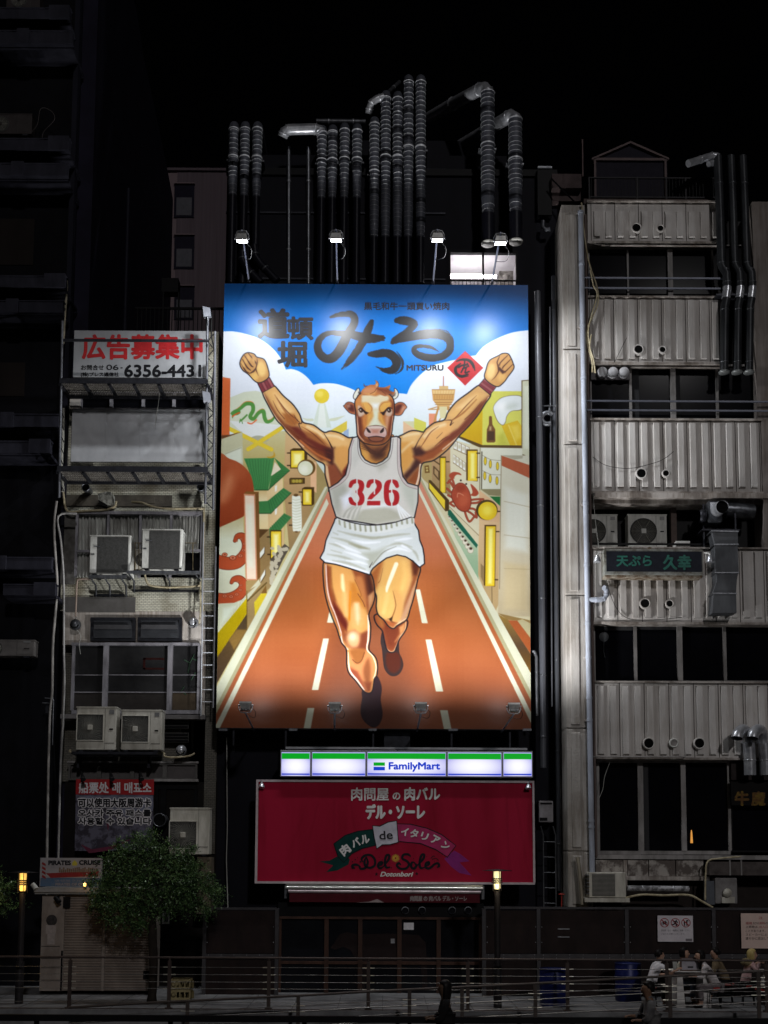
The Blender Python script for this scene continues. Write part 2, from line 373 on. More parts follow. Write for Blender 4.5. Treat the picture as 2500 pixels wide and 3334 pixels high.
 for rf, c in ((((325, 290), (635, 283), (605, 470), (572, 612), (432, 612), (400, 470)), (80, 146, 88)), (((635, 283), (792, 410), (578, 612), (605, 470), (700, 400)), (66, 128, 72)),
    (((476, 728), (568, 722), (728, 590), (806, 640), (600, 852), (480, 852)), (70, 134, 80)), (((578, 1012), (735, 848), (812, 888), (690, 1030), (592, 1170)), (66, 128, 76))):
  fill(ZC(*rf), c)
 for k in range(9):
  stroke(ZC((350 + 30 * k, 300), (345 + 26 * k + 40 - k * 3, 440), (436 + 16 * k, 605)), (56, 118, 70), 2.2, a=.8)
 for k in range(9):
  stroke(ZC((770 - 22 * k, 425 + 18 * k), (700 - 12 * k, 420 + 18 * k)), (50, 104, 60), 2, a=.7); stroke(ZC((790 - 24 * k, 652 + 23 * k), (720 - 18 * k, 600 + 16 * k)), (46, 100, 62), 2, a=.7)
  stroke(ZC((795 - 22 * k, 905 + 20 * k), (730 - 17 * k, 860 + 16 * k)), (46, 100, 62), 2, a=.7)
 fill(ZC((640, 328), (702, 400), (600, 470)), (226, 218, 196))
 for a, b in (((432, 612), (572, 612)), ((480, 850), (600, 850))):
  stroke(ZC(a, b), (40, 84, 50), 3, sm=False)
 stroke(ZC((578, 606), (790, 415)), (40, 84, 50), 2.5, sm=False); stroke(ZC((600, 850), (806, 642)), (40, 84, 50), 2.5, sm=False)
 for y in (570, 805): fill(ZC((640, y + 5), (664, y - 12), (660, y + 50), (642, y + 62)), (232, 232, 226))
 stroke(ZC((565, 275), (600, 280), (635, 262), (630, 225)), (196, 160, 60), [3, 6, 7, 2])
 # octopus
 fill(ZC((60, 290), (180, 294), (300, 350), (392, 455), (425, 605), (405, 760), (320, 880), (200, 962), (60, 1040)), vgrad([(1490, (176, 96, 58)), (1600, (160, 76, 40)), (1720, (146, 66, 34))]), sm=True)
 fill(zell(ZC, 150, 590, 60, 160, 20), (204, 136, 98), 22, a=.8); fill(zell(ZC, 250, 420, 90, 60, 30), (180, 98, 60), 20, a=.7)
 fill(ZC((60, 1000), (320, 885), (330, 1250), (340, 1540), (345, 1900), (60, 2000)), vgrad([(1690, (188, 180, 142)), (1760, (212, 218, 200)), (1960, (204, 206, 184))]))
 for tent in ([(40, 1330), (150, 1360), (260, 1345), (335, 1260), (352, 1170), (318, 1090), (262, 1082), (232, 1130)], [(40, 1725), (140, 1730), (230, 1705), (305, 1640), (322, 1570), (282, 1520), (225, 1520), (198, 1555)]):
  stroke(ZC(*tent), (118, 50, 28), [44, 44, 42, 36, 30, 26, 19, 12]); stroke(ZC(*tent), (176, 84, 50), [40, 40, 38, 32, 26, 21, 15, 8])
 for x, y, r_ in ((130, 1270, 30), (212, 1302, 36), (290, 1282, 26), (322, 1225, 22), (330, 1160, 18), (298, 1110, 17), (250, 1130, 14), (130, 1692, 26), (195, 1698, 26), (252, 1675, 22), (290, 1630, 18), (294, 1582, 15), (262, 1545, 14), (215, 1550, 11)):
  fill(zell(ZC, x, y, r_, r_ * .72), (120, 56, 34)); fill(zell(ZC, x, y, r_ * .8, r_ * .55), (206, 128, 96)); fill(zell(ZC, x, y, r_ * .35, r_ * .25), (134, 66, 44))
 # tan house below, signs
 fill(ZC((475, 1020), (585, 1010), (600, 1590), (350, 1750), (345, 1880), (480, 1900), (480, 1100)), (150, 126, 86)); fill(ZC((345, 1540), (490, 1500), (350, 1740)), (170, 146, 100))
 fill(ZC((470, 1010), (580, 1012), (480, 1110)), (96, 70, 38))
 fill(ZC((350, 1680), (600, 1350), (600, 1600), (430, 1760), (360, 1900)), (160, 138, 98)); fill(ZC((355, 1660), (480, 1520), (490, 1560), (360, 1720)), (206, 204, 178))
 for q in (((490, 1250), (540, 1185), (540, 1258), (494, 1318)), ((500, 1498), (548, 1412), (548, 1480), (500, 1560))):
  fill(ZC(*q), (96, 74, 44)); fill(ZC(*[(x - 4, y + 4) for x, y in q[:2]], *[(x - 8, y - 6) for x, y in q[2:]]), (222, 226, 220))
 fill(ZS((460, 110), (650, 0), (740, 0), (740, 130), (570, 250), (580, 640), (470, 640)), (160, 138, 96)); fill(ZS((470, 150), (640, -10), (660, 0), (476, 225)), (198, 198, 174))
 stroke(ZS((476, 235), (735, -10)), (104, 84, 44), 5, sm=False)
 fill(ZS((570, 255), (660, 135), (742, 132), (742, 180), (580, 450)), (204, 186, 52)); fill(ZS((665, 130), (728, 20), (742, 130)), (128, 96, 48))
 fill(ZC((325, 650), (440, 655), (462, 1530), (345, 1530)), (206, 150, 118)); fill(ZC((338, 668), (428, 672), (448, 1518), (356, 1518)), (232, 214, 196)); fill(ZC((352, 760), (415, 760), (425, 1400), (372, 1400)), (224, 228, 214), 9, a=.8)
 fill(ZC((325, 650), (350, 624), (476, 630), (440, 656)), (140, 96, 48)); fill(ZC((440, 655), (476, 630), (492, 1500), (462, 1530)), (126, 88, 46))
 for x0, y0, x1, y1, d in ((803, 208, 945, 386, 26), (924, 602, 1018, 765, 24), (598, 1030, 708, 1316, 0)):
  fill(ZC((x0 - 6, y0 - 6), (x0 + d, y0 - 22 if d else y0 - 10), (x1 + d, y0 - 20 if d else y0 - 10), (x1 + d, y1 - 10), (x1, y1 + 6), (x0 - 6, y1 + 6)), (84, 62, 22))
  fill(ZC((x0 + 4, y0 + 4), (x1 - 4, y0 + 4), (x1 - 4, y1 - 4), (x0 + 4, y1 - 4)), (226, 198, 48)); fill(ZC((x0 + 28, y0 + 30), (x1 - 28, y0 + 30), (x1 - 28, y1 - 30), (x0 + 28, y1 - 30)), (244, 240, 176), 9)
 for x, y in ((785, 235), (785, 362), (905, 632), (905, 735), (800, 745), (805, 970), (580, 1090), (585, 1268)): stroke(ZC((x - 16, y), (x + 12, y)), (60, 44, 24), 4, sm=False)
 fill(zell(ZC, 962, 385, 92, 86), (112, 84, 40)); fill(zell(ZC, 952, 390, 76, 74), (214, 218, 196)); fill(zell(ZC, 940, 400, 40, 40), (226, 228, 214), 8)
 fill(ZC((788, 498), (800, 488), (946, 488), (946, 548), (790, 554)), (74, 54, 22)); fill(ZC((800, 502), (930, 500), (930, 540), (802, 544)), (120, 98, 36))
 for x in (832, 865, 898): fill(zell(ZC, x, 521, 17, 17), (176, 160, 74))
 fill(ZC((815, 700), (835, 672), (880, 672), (905, 705), (915, 1000), (890, 1030), (845, 1032), (822, 1000)), (222, 226, 216), sm=True)
 for k in range(11): stroke(ZC((818, 705 + 29 * k), (855, 715 + 29 * k), (905, 702 + 29 * k)), (178, 178, 154), 1.6, a=.8)
 fill(zell(ZC, 855, 664, 24, 14), (104, 76, 40)); fill(zell(ZC, 860, 1038, 16, 8), (104, 76, 40))
 rs = np.random.RandomState(3)
 fill(ZC((596, 1316), (740, 1160), (792, 1200), (720, 1330), (598, 1590)), (92, 84, 74))
 for k in range(46):
  t = rs.rand(); y = 1180 + 390 * t; x = 602 + rs.rand() * max(10, (790 - 602) * (1 - t) - 10); fill(zell(ZC, x, y, 17 + 8 * rs.rand(), 15 + 6 * rs.rand(), rs.rand() * 90), (190, 184, 164))
 # lower left corner
 fill(ZS((60, 280), (100, 270), (300, 260), (470, 190), (470, 230), (75, 700), (60, 700)), (200, 204, 180)); fill(ZS((150, 330), (330, 300), (200, 470), (140, 520)), (214, 222, 206), 8)
 fill(ZS((60, 690), (470, 195), (470, 405), (60, 1020)), vgrad([(1950, (200, 180, 14)), (2120, (160, 140, 10))])); fill(ZS((60, 1010), (470, 410), (476, 620), (60, 1360)), vgrad([(2000, (108, 88, 46)), (2200, (84, 66, 50))]))
 fill(ZS((330, 622), (476, 622), (300, 900), (230, 760)), (140, 112, 60), 4); fill(ZS((335, 615), (470, 415), (476, 618)), (92, 76, 54)); stroke(ZS((472, 100), (472, 630)), (110, 88, 40), 2, sm=False)
 # ---- right side of the painted street
 fill([(1365, 1480), (1760, 1400), (1760, 2400), (1400, 2000), (1360, 1600)], (204, 198, 168))
 fill(ZB((345, 1450), (520, 1450), (520, 1600), (345, 1600)), (222, 190, 156)); fill(ZB((345, 1450), (520, 1450), (575, 1550), (575, 1600)), (206, 206, 172)); fill(ZB((455, 1412), (575, 1460), (575, 1600), (455, 1520)), (206, 204, 98))
 fill(ZB((603, 1372), (680, 1372), (680, 1520), (603, 1520)), (222, 152, 122))
 # observation tower
 for a, b, w in (((700, 1300), (650, 1480), 8), ((790, 1300), (840, 1480), 8), ((700, 1300), (800, 1470), 5), ((790, 1300), (690, 1470), 5), ((600, 1330), (700, 1300), 4), ((600, 1330), (850, 1330), 4), ((850, 1330), (790, 1300), 4)):
  stroke(ZB(a, b), (190, 146, 88), w * .8, sm=False)
 fill(ZB((705, 1300), (785, 1300), (775, 1420), (715, 1420)), (212, 206, 166)); fill(ZB((630, 1130), (866, 1130), (852, 1238), (808, 1302), (692, 1302), (642, 1238)), (208, 170, 112))
 for k in range(8): fill(ZB((640 + 28 * k, 1140), (662 + 28 * k, 1140), (664 + 26 * k, 1175), (644 + 26 * k, 1175)), (220, 192, 140)); fill(ZB((648 + 26 * k, 1186), (668 + 26 * k, 1186), (668 + 25 * k, 1226), (650 + 25 * k, 1226)), (196, 152, 92))
 for y in (1132, 1180, 1232, 1262, 1282): stroke(ZB((634 + (y - 1130) * .2, y), (862 - (y - 1130) * .2, y)), (150, 110, 60), 1.6, sm=False)
 fill(ZB((705, 1095), (796, 1095), (796, 1128), (705, 1128)), (206, 178, 128)); stroke(ZB((748, 1000), (748, 1095)), (176, 110, 92), 3, sm=False)
 # yellow beer building
 fill(ZB((1220, 1148), (1530, 1148), (1530, 1690), (1135, 1690), (1135, 1300)), (212, 212, 106)); fill(ZB((1140, 1290), (1135, 1690), (880, 1600), (1000, 1480)), vgrad([(1300, (214, 190, 40)), (1440, (204, 168, 8))]))
 fill(ZB((1290, 1600), (1350, 1560), (1400, 1690), (1290, 1690)), (196, 196, 84), 10)
 fill(ZB((1328, 1490), (1490, 1440), (1530, 1500), (1530, 1690), (1415, 1690)), (216, 186, 34)); fill(ZB((1420, 1500), (1500, 1480), (1525, 1600), (1470, 1650)), (228, 206, 86), 10)
 stroke(ZB((1400, 1490), (1480, 1690)), (232, 214, 120), 5, sm=False, a=.7)
 fill(ZB((1245, 1310), (1290, 1240), (1345, 1205), (1440, 1188), (1530, 1205), (1535, 1330), (1430, 1350), (1385, 1400), (1370, 1460), (1340, 1490), (1295, 1460), (1265, 1400)), (140, 130, 90), sm=True)
 fill(ZB((1249, 1312), (1292, 1246), (1347, 1210), (1440, 1193), (1530, 1210), (1535, 1322), (1428, 1345), (1380, 1396), (1366, 1454), (1340, 1484), (1300, 1456), (1270, 1396)), (226, 232, 234), sm=True)
 fill(zell(ZB, 1330, 1300, 46, 40), (240, 242, 244), 14); fill(zell(ZB, 1430, 1300, 60, 30, -15), (196, 204, 196), 14, a=.7)
 fill(ZB((1204, 1402), (1216, 1394), (1232, 1402), (1238, 1480), (1266, 1530), (1268, 1650), (1255, 1662), (1188, 1662), (1178, 1648), (1182, 1530), (1202, 1480)), (124, 86, 44)); fill(ZB((1190, 1550), (1256, 1550), (1256, 1640), (1190, 1640)), (84, 58, 34))
 fill(ZB((1208, 1500), (1228, 1500), (1226, 1540), (1206, 1540)), (190, 166, 128), 3)
 fill(ZB((868, 1600), (885, 1588), (1135, 1686), (1530, 1690), (1530, 1718), (1118, 1716)), (96, 74, 32))
 fill(ZB((1528, 1040), (1640, 1030), (1640, 1830), (1528, 1785)), (112, 94, 66)); fill(ZB((1538, 1048), (1640, 1040), (1640, 1818), (1536, 1776)), (204, 206, 184)); fill(ZB((1556, 1100), (1640, 1090), (1640, 1740), (1556, 1720)), (218, 222, 206), 6)
 # facades under it
 fill(ZD((805, 85), (1095, 172), (1090, 1030), (790, 760), (800, 450)), (212, 208, 184)); fill(ZD((1095, 172), (1510, 180), (1510, 600), (1095, 585)), (216, 218, 204))
 for (x0, y0, x1, y1) in ((835, 105, 990, 175), (830, 240, 955, 330)):
  for k in range(4):
   a = x0 + (x1 - x0) * k / 4; b = a + (x1 - x0) / 4 - 6; s = (y1 - y0) / (x1 - x0)
   ya, yb = y0 + (a - x0) * s, y0 + (b - x0) * s
   fill(ZD((a - 2, ya - 3), (b + 5, yb - 3), (b + 5, yb + 85), (a - 2, ya + 85)), (140, 120, 88)); fill(ZD((a, ya), (b, yb), (b, yb + 76), (a, ya + 76)), (230, 232, 228)); fill(zell(ZD, (a + b) / 2, ya + 42, 9, 20), (190, 184, 156), 4)
 fill(ZD((615, 240), (800, 90), (805, 640), (690, 600), (620, 500)), vgrad([(1440, (206, 170, 134)), (1580, (160, 136, 96))])); fill(ZD((530, 320), (620, 280), (620, 560), (520, 470)), (178, 160, 112))
 stroke(ZD((640, 360), (690, 410), (690, 480)), (96, 74, 44), 4, sm=False); stroke(ZD((640, 360), (640, 430), (690, 490)), (96, 74, 44), 4, sm=False); stroke(ZD((640, 300), (700, 340)), (96, 74, 44), 4, sm=False)
 fill(ZD((548, 352), (590, 346), (600, 420), (552, 424)), (120, 90, 40)); fill(zell(ZD, 572, 372, 13, 9), (196, 178, 120)); fill(zell(ZD, 574, 398, 11, 11), (196, 178, 120))
 stroke(ZD((1120, 250), (1200, 290), (1300, 300)), (110, 100, 80), 1); stroke(ZD((1120, 400), (1200, 435), (1300, 440)), (110, 100, 80), 1)
 for x, y in ((1145, 305), (1195, 335), (1265, 355), (1140, 450), (1193, 478), (1260, 498)):
  fill(zell(ZD, x, y, 15, 42), (110, 92, 30)); fill(zell(ZD, x, y, 12, 37), (216, 196, 50))
 stroke(ZD((1112, 215), (1108, 575)), (112, 104, 84), 4, sm=False); stroke(ZD((1095, 178), (1090, 590)), (120, 106, 76), 2, sm=False); fill(ZD((1095, 580), (1300, 580), (1290, 650), (1180, 640)), (146, 140, 108))
 fill(ZD((1085, 590), (1290, 750), (1290, 910), (1085, 890)), (214, 182, 146)); fill(ZD((1190, 652), (1292, 655), (1292, 748)), (30, 118, 60))
 # crab
 CR = (168, 78, 52); CD = (120, 50, 34)
 for leg in (((830, 560), (800, 510), (775, 520)), ((840, 540), (820, 485), (790, 500)), ((820, 620), (785, 590), (770, 575)), ((815, 660), (780, 640)), ((830, 700), (800, 720), (840, 750)), ((990, 690), (1060, 680), (1125, 680)), ((990, 720), (1060, 715), (1100, 700)),
    ((980, 770), (1030, 775), (1065, 800)), ((940, 780), (960, 850), (990, 900), (1030, 860)), ((960, 790), (1010, 820), (1060, 860), (1050, 810))):
  stroke(ZD(*leg), CD, 7); stroke(ZD(*leg), CR, 5)
 fill(ZD((880, 520), (940, 530), (990, 600), (1010, 700), (990, 780), (940, 805), (880, 780), (830, 710), (808, 640), (830, 570)), CD, sm=True); fill(ZD((882, 526), (938, 536), (985, 602), (1003, 700), (985, 774), (940, 798), (884, 774), (838, 706), (815, 640), (836, 574)), CR, sm=True)
 fill(zell(ZD, 930, 690, 50, 70, 20), (184, 96, 66), 12); fill(zell(ZD, 900, 570, 46, 34, -20), (150, 66, 40), 8); stroke(ZD((870, 660), (880, 620), (930, 640)), (220, 160, 130), 3, a=.7)
 fill(ZD((790, 440), (830, 412), (890, 420), (910, 444), (870, 438), (845, 458), (838, 480), (800, 470)), CR, sm=True); fill(ZD((1000, 530), (1050, 570), (1080, 620), (1050, 650), (1000, 640), (1020, 610)), CR, sm=True)
 for x, y in ((905, 495), (958, 530)): fill(zell(ZD, x, y, 9, 9), (40, 26, 22))
 # green counter with white jars, far right walls
 fill(ZD((790, 760), (1085, 1030), (1075, 1140), (780, 800)), (208, 200, 172)); stroke(ZD((795, 755), (1080, 1035)), (120, 100, 74), 1.5, sm=False)
 fill(ZD((775, 835), (1070, 1150), (1085, 1700), (1000, 1480)), vgrad([(1690, (190, 200, 176)), (1860, (150, 180, 150))]))
 fill(ZD((778, 792), (800, 782), (1074, 1130), (1058, 1158), (778, 832)), (26, 104, 82))
 for k in range(9):
  t = k / 8; x, y, r_ = 790 + 210 * t, 860 + 320 * t, 13 + 18 * t
  fill(zell(ZD, x, y, r_, r_ * 1.05), (150, 140, 118)); fill(zell(ZD, x, y, r_ * .9, r_ * .95), (218, 214, 198)); fill(zell(ZD, x + r_ * .1, y - r_ * .5, r_ * .5, r_ * .4), (70, 46, 34))
 fill(ZD((1085, 890), (1290, 910), (1280, 1700), (1230, 1820), (1075, 1420)), vgrad([(1700, (216, 188, 150)), (1900, (184, 160, 120))])); stroke(ZD((1210, 1540), (1212, 1700)), (110, 92, 60), 2, sm=False)
 fill(ZD((1100, 1310), (1130, 1340), (1128, 1500), (1100, 1440)), (150, 128, 92))
 fill(ZD((1300, 250), (1640, 250), (1640, 1830), (1270, 1830)), vgrad([(1480, (206, 206, 190)), (1700, (212, 208, 190)), (1960, (190, 178, 150))])); stroke(ZD((1302, 250), (1285, 1560)), (140, 124, 96), 2, sm=False)
 fill(ZD((1340, 560), (1560, 640), (1560, 1200), (1340, 1160)), (220, 222, 212), 16); fill(ZD((1330, 1300), (1560, 1330), (1560, 1780), (1330, 1760)), (200, 186, 152), 14)
 fill(ZD((1306, 252), (1640, 365), (1640, 500), (1306, 350)), (178, 96, 60)); fill(ZD((1306, 248), (1515, 250), (1510, 280), (1430, 290)), (176, 174, 156))
 for k in range(3): stroke(ZD((1330, 700 + 330 * k), (1640, 770 + 300 * k)), (166, 150, 118), 2, sm=False, a=.7)
 for q, d in ((((974, 205), (1066, 205), (1066, 500), (974, 500)), -16), (((704, 275), (754, 275), (754, 616), (704, 616)), -8), (((1152, 946), (1246, 946), (1236, 1532), (1145, 1532)), -14)):
  (x0, y0), (x1, _), (x2, y2), (x3, _) = q
  fill(ZD((x0 + d, y0 - 14), (x1 + 4, y0 - 14), (x1 + 5, y0), (x2 + 5, y2 + 5), (x3 + d, y2 - 5)), (92, 68, 22)); fill(ZD(*q), (224, 196, 44))
  fill(ZD((x0 + 26, y0 + 22), (x1 - 26, y0 + 22), (x2 - 26, y2 - 22), (x3 + 26, y2 - 22)), (242, 236, 150), 6)
 for x, y in ((1075, 228), (1075, 466), (775, 312), (1265, 998), (1252, 1470), (1272, 800)): stroke(ZD((x - 12, y), (x + 14, y)), (70, 50, 26), 4, sm=False)
 fill(ZD((590, 490), (612, 494), (790, 690), (790, 790), (755, 800), (588, 580)), (84, 62, 22)); fill(ZD((594, 515), (750, 690), (748, 782), (596, 572)), (222, 200, 60))
 fill(zell(ZD, 1160, 785, 106, 100), (84, 64, 24)); fill(zell(ZD, 1168, 795, 92, 90), (222, 196, 40)); fill(zell(ZD, 1165, 790, 50, 50), (236, 222, 96), 12)
 # lower right corner
 fill(ZR((1000, 400), (1450, 500), (1450, 560), (1260, 500), (1130, 490)), (150, 124, 76)); fill(ZR((1010, 420), (1140, 490), (1450, 965), (1450, 1220), (1010, 450)), vgrad([(2010, (150, 122, 64)), (2100, (96, 74, 52)), (2180, (124, 92, 40))]))
 fill(ZR((1135, 495), (1270, 500), (1450, 750), (1450, 960)), (172, 96, 52)); fill(ZR((1260, 500), (1330, 480), (1450, 545), (1450, 750)), (186, 178, 142))
 # ---- the track
 fill([(1062, 1590), (1080, 1560), (1360, 1560), (1372, 1570), (1740, 2292), (1740, 2390), (690, 2390), (690, 2335)], vgrad([(1600, (204, 142, 118)), (1700, (200, 132, 100)), (1800, (190, 118, 84)), (1860, (172, 104, 62)), (1960, (174, 106, 60)), (2080, (176, 106, 64)), (2200, (168, 100, 64)), (2370, (154, 94, 65))]))
 fill(zell(lambda *a: list(a), 1200, 2230, 150, 260), (120, 74, 56), 60, a=.55)
 fill([(1058, 1585), (1066, 1585), (706, 2295), (690, 2330), (690, 2264)], (208, 211, 190)); fill([(1066, 1585), (1072, 1590), (690, 2352), (690, 2326)], (172, 170, 140))
 fill([(1063, 1623), (1070, 1640), (717, 2367), (704, 2390), (688, 2390)], (216, 217, 198))
 fill([(1369, 1552), (1372, 1552), (1740, 2214), (1740, 2276), (1546, 1900)], (210, 211, 190)); fill([(1366, 1560), (1371, 1556), (1546, 1900), (1740, 2276), (1740, 2304), (1534, 1900)], (176, 172, 140))
 fill([(1356, 1590), (1364, 1585), (1522, 1900), (1740, 2342), (1740, 2378), (1508, 1900)], (216, 217, 198))
 DS = (214, 214, 194)
 for q in (ZL((222, 1262), (300, 1262), (262, 1442), (184, 1440)), ZS((1502, 742), (1578, 742), (1435, 1437), (1348, 1437)), ZS((1290, 1680), (1382, 1680), (1332, 1960), (1236, 1960)),
   ZL((1380, 993), (1440, 990), (1545, 1447), (1465, 1447)), ZR((22, 755), (102, 755), (260, 1457), (162, 1457)), ZR((218, 1710), (320, 1710), (374, 1975), (272, 1975))): fill(q, DS)
 bull()
def bull():
 SK, S2, S3, S4, HI, BR_, DK = (212, 171, 116), (196, 146, 88), (166, 108, 62), (132, 72, 44), (240, 220, 180), (112, 52, 36), (62, 34, 34)
 WH = (228, 226, 222)
 def body(p, base, ow=8.5, halo=True, sm=True):
  q = spline(p) if sm else p
  stroke(list(map(tuple, q)), BLK, ow, sm=False, closed=True); fill(q, base)
  CLIP[0] = None
  r = coverage(q); M = np.zeros((AH, AW), np.float32); x0, y0, x1, y1 = r[0]; M[y0:y1, x0:x1] = r[1]; CLIP[0] = M
 def end(): CLIP[0] = None
 # shoes on the ground and behind
 body(ZF((940, 400), (912, 530), (932, 640), (946, 800), (965, 900), (1020, 975), (1090, 998), (1165, 960), (1210, 860), (1190, 760), (1155, 680), (1142, 500), (1050, 420)), (62, 50, 50), 2)
 fill(ZF((1000, 680), (1150, 690), (1180, 800), (1170, 900), (1100, 960), (1020, 930), (980, 820)), (92, 46, 34), 6, sm=True); end()
 body(ZF((790, 1060), (850, 1000), (900, 1080), (920, 1180), (905, 1320), (930, 1480), (920, 1580), (872, 1665), (800, 1688), (705, 1625), (652, 1540), (642, 1440), (662, 1300), (665, 1190)), (62, 44, 50), 2)
 fill(ZF((700, 1400), (860, 1380), (890, 1540), (800, 1640), (700, 1580)), (70, 50, 56), 14); end()
 # far leg (right in the picture): calf, then thigh
 calf = ZF((850, 175), (835, 235), (872, 310), (935, 380), (955, 450), (985, 590), (1020, 662), (1085, 665), (1115, 600), (1155, 500), (1225, 400), (1258, 320), (1248, 240), (1050, 150))
 body(calf, (150, 84, 52))
 fill(ZF((940, 240), (1180, 260), (1150, 420), (1100, 600), (1000, 600), (960, 420)), (124, 62, 40), 14, sm=True); fill(ZF((860, 190), (930, 220), (950, 330), (900, 320)), S3, 9, sm=True)
 fill(ZF((1160, 340), (1240, 280), (1230, 380), (1100, 540), (1170, 430)), (206, 150, 100), 5); stroke(ZF((980, 600), (1020, 660), (1080, 665), (1115, 600), (1170, 470), (1235, 380), (1250, 270)), HI, 2.5, a=.8); end()
 thigh_r = ZL((765, 790), (800, 880), (830, 1000), (862, 1090), (858, 1230), (885, 1330), (960, 1400), (1020, 1480), (1080, 1510), (1130, 1470), (1250, 1395), (1300, 1250), (1345, 1100), (1400, 860), (1436, 690), (1330, 560), (1130, 500), (930, 570))
 body(thigh_r, SK)
 fill(ZL((760, 790), (930, 590), (960, 640), (900, 860), (880, 980), (830, 1000)), (170, 104, 58), 10); fill(ZL((1310, 560), (1440, 690), (1400, 870), (1300, 1260), (1200, 1440), (1180, 1400), (1240, 1150), (1330, 860)), (150, 88, 52), 9)
 fill(ZL((1330, 580), (1430, 680), (1400, 800), (1340, 800)), (100, 52, 36), 8); fill(ZL((1330, 1000), (1390, 880), (1300, 1260), (1230, 1400), (1150, 1450)), (226, 196, 168), 6, a=.6)
 fill(ZL((950, 600), (1130, 540), (1290, 620), (1320, 800), (1260, 1000), (1200, 1120), (1100, 1080), (900, 1050), (880, 900)), (226, 182, 112), 16); fill(ZL((880, 950), (1060, 1000), (1110, 1250), (1000, 1380), (890, 1300), (866, 1120)), (232, 194, 120), 12, sm=True)
 fill(ZL((1080, 1000), (1200, 1100), (1190, 1350), (1100, 1440), (1060, 1380), (1120, 1230)), (220, 172, 108), 8, sm=True); stroke(ZL((1075, 1010), (1105, 1140), (1110, 1230), (1060, 1370), (1000, 1390)), (150, 96, 50), [1, 3, 3, 4, 2], a=.8)
 fill(ZL((1020, 1390), (1070, 1360), (1060, 1420), (1120, 1450), (1060, 1450)), (60, 40, 30), 3); fill(ZL((940, 1390), (1030, 1420), (1130, 1440), (1080, 1505), (960, 1470)), (176, 104, 62), 6)
 stroke(ZL((1120, 650), (1060, 800), (1000, 960), (990, 1020)), (246, 240, 214), [13, 13, 10, 6], feather=2); stroke(ZL((1000, 1060), (980, 1180), (950, 1300)), (240, 210, 140), 14, feather=5, a=.7); stroke(ZL((880, 900), (905, 860), (940, 700)), (130, 78, 44), [3, 2, 1], a=.7)
 stroke(ZL((1220, 620), (1240, 800), (1200, 980)), (236, 196, 126), 16, feather=6, a=.7); stroke(ZL((1010, 1500), (1085, 1510), (1150, 1450), (1260, 1380)), (236, 214, 190), 2.5, a=.8); end()
 # near leg
 leg = ZL((165, 610), (140, 720), (152, 950), (190, 1150), (252, 1340), (330, 1530), (362, 1640)) + ZF((362, 460), (388, 545), (455, 640), (462, 850), (492, 960), (580, 1060), (680, 1190), (740, 1222), (790, 1190), (815, 1040), (848, 985), (858, 860), (830, 750), (742, 645), (758, 500), (765, 330), (740, 165)) + ZL((800, 1180), (822, 1030), (765, 780), (560, 690), (330, 640))
 body(leg, (214, 164, 100))
 fill(ZL((520, 720), (770, 780), (830, 1010), (800, 1180), (740, 1320), (700, 1200), (640, 1000), (560, 850)), (150, 86, 52), 8); fill(ZL((700, 790), (770, 780), (825, 1010), (740, 1080), (720, 950)), (84, 46, 38), 12)
 fill(ZL((570, 830), (660, 830), (700, 1000), (720, 1160), (690, 1230), (630, 1020)), (190, 126, 78), 8, sm=True); fill(ZL((740, 1080), (815, 1020), (800, 1150), (750, 1260)), (200, 150, 110), 6)
 fill(ZL((160, 640), (240, 690), (250, 950), (330, 1180), (440, 1400), (430, 1660), (330, 1500), (200, 1150), (150, 900)), (150, 82, 48), 8); fill(ZL((270, 1150), (400, 1330), (470, 1420), (450, 1560), (350, 1420), (270, 1250)), (112, 44, 34), 7)
 stroke(ZL((170, 660), (185, 950), (225, 1150), (300, 1340), (370, 1560), (385, 1660)), (232, 208, 200), [4, 5, 5, 4, 4, 3], a=.9); stroke(ZL((235, 700), (245, 900), (290, 1130)), (120, 62, 34), 5, feather=3, a=.7)
 fill(ZL((250, 700), (420, 700), (530, 800), (570, 950), (600, 1150), (500, 1400), (470, 1420), (330, 1180), (260, 960)), (222, 170, 104), 14); fill(ZL((500, 900), (560, 900), (640, 1050), (690, 1250), (600, 1260), (520, 1300), (480, 1420)), (198, 132, 58), 12)
 fill(ZL((490, 1300), (540, 1180), (620, 1180), (690, 1320), (690, 1450), (620, 1530), (550, 1520), (500, 1420)), (228, 178, 116), 10, sm=True); fill(ZL((560, 1180), (610, 1180), (630, 1380), (600, 1460), (570, 1380)), (242, 214, 174), 9)
 stroke(ZL((390, 800), (400, 950), (410, 1010)), (246, 226, 180), [9, 12, 8], feather=4); stroke(ZL((420, 1050), (430, 1200), (450, 1330)), (236, 192, 130), 14, feather=6, a=.8); stroke(ZL((500, 1020), (490, 1250), (486, 1400)), (216, 142, 46), 6, feather=2)
 stroke(ZL((560, 860), (640, 1040), (640, 1090)), (140, 80, 44), 2, a=.8); stroke(ZL((600, 1050), (670, 1160), (695, 1225)), (120, 66, 40), 2.5, a=.8)
 fill(ZF((480, 400), (560, 380), (640, 440), (740, 400), (750, 600), (640, 640), (540, 650), (460, 600), (400, 520), (390, 430)), (150, 88, 58), 8); fill(zell(ZF, 545, 500, 95, 115), (218, 172, 128), 10); fill(zell(ZF, 530, 470, 45, 48), (240, 214, 188), 12)
 fill(ZF((650, 430), (740, 380), (740, 640), (640, 800), (620, 620)), (132, 70, 46), 10); fill(ZF((480, 640), (640, 650), (740, 650), (820, 780), (840, 900), (800, 1040), (780, 1190), (720, 1220), (600, 1060), (490, 940)), (206, 144, 96), 8)
 fill(ZF((500, 650), (700, 640), (650, 800), (580, 830), (530, 760)), (164, 106, 58), 7, sm=True); stroke(ZF((530, 780), (590, 825), (650, 790), (690, 680)), (110, 64, 36), 3, a=.8)
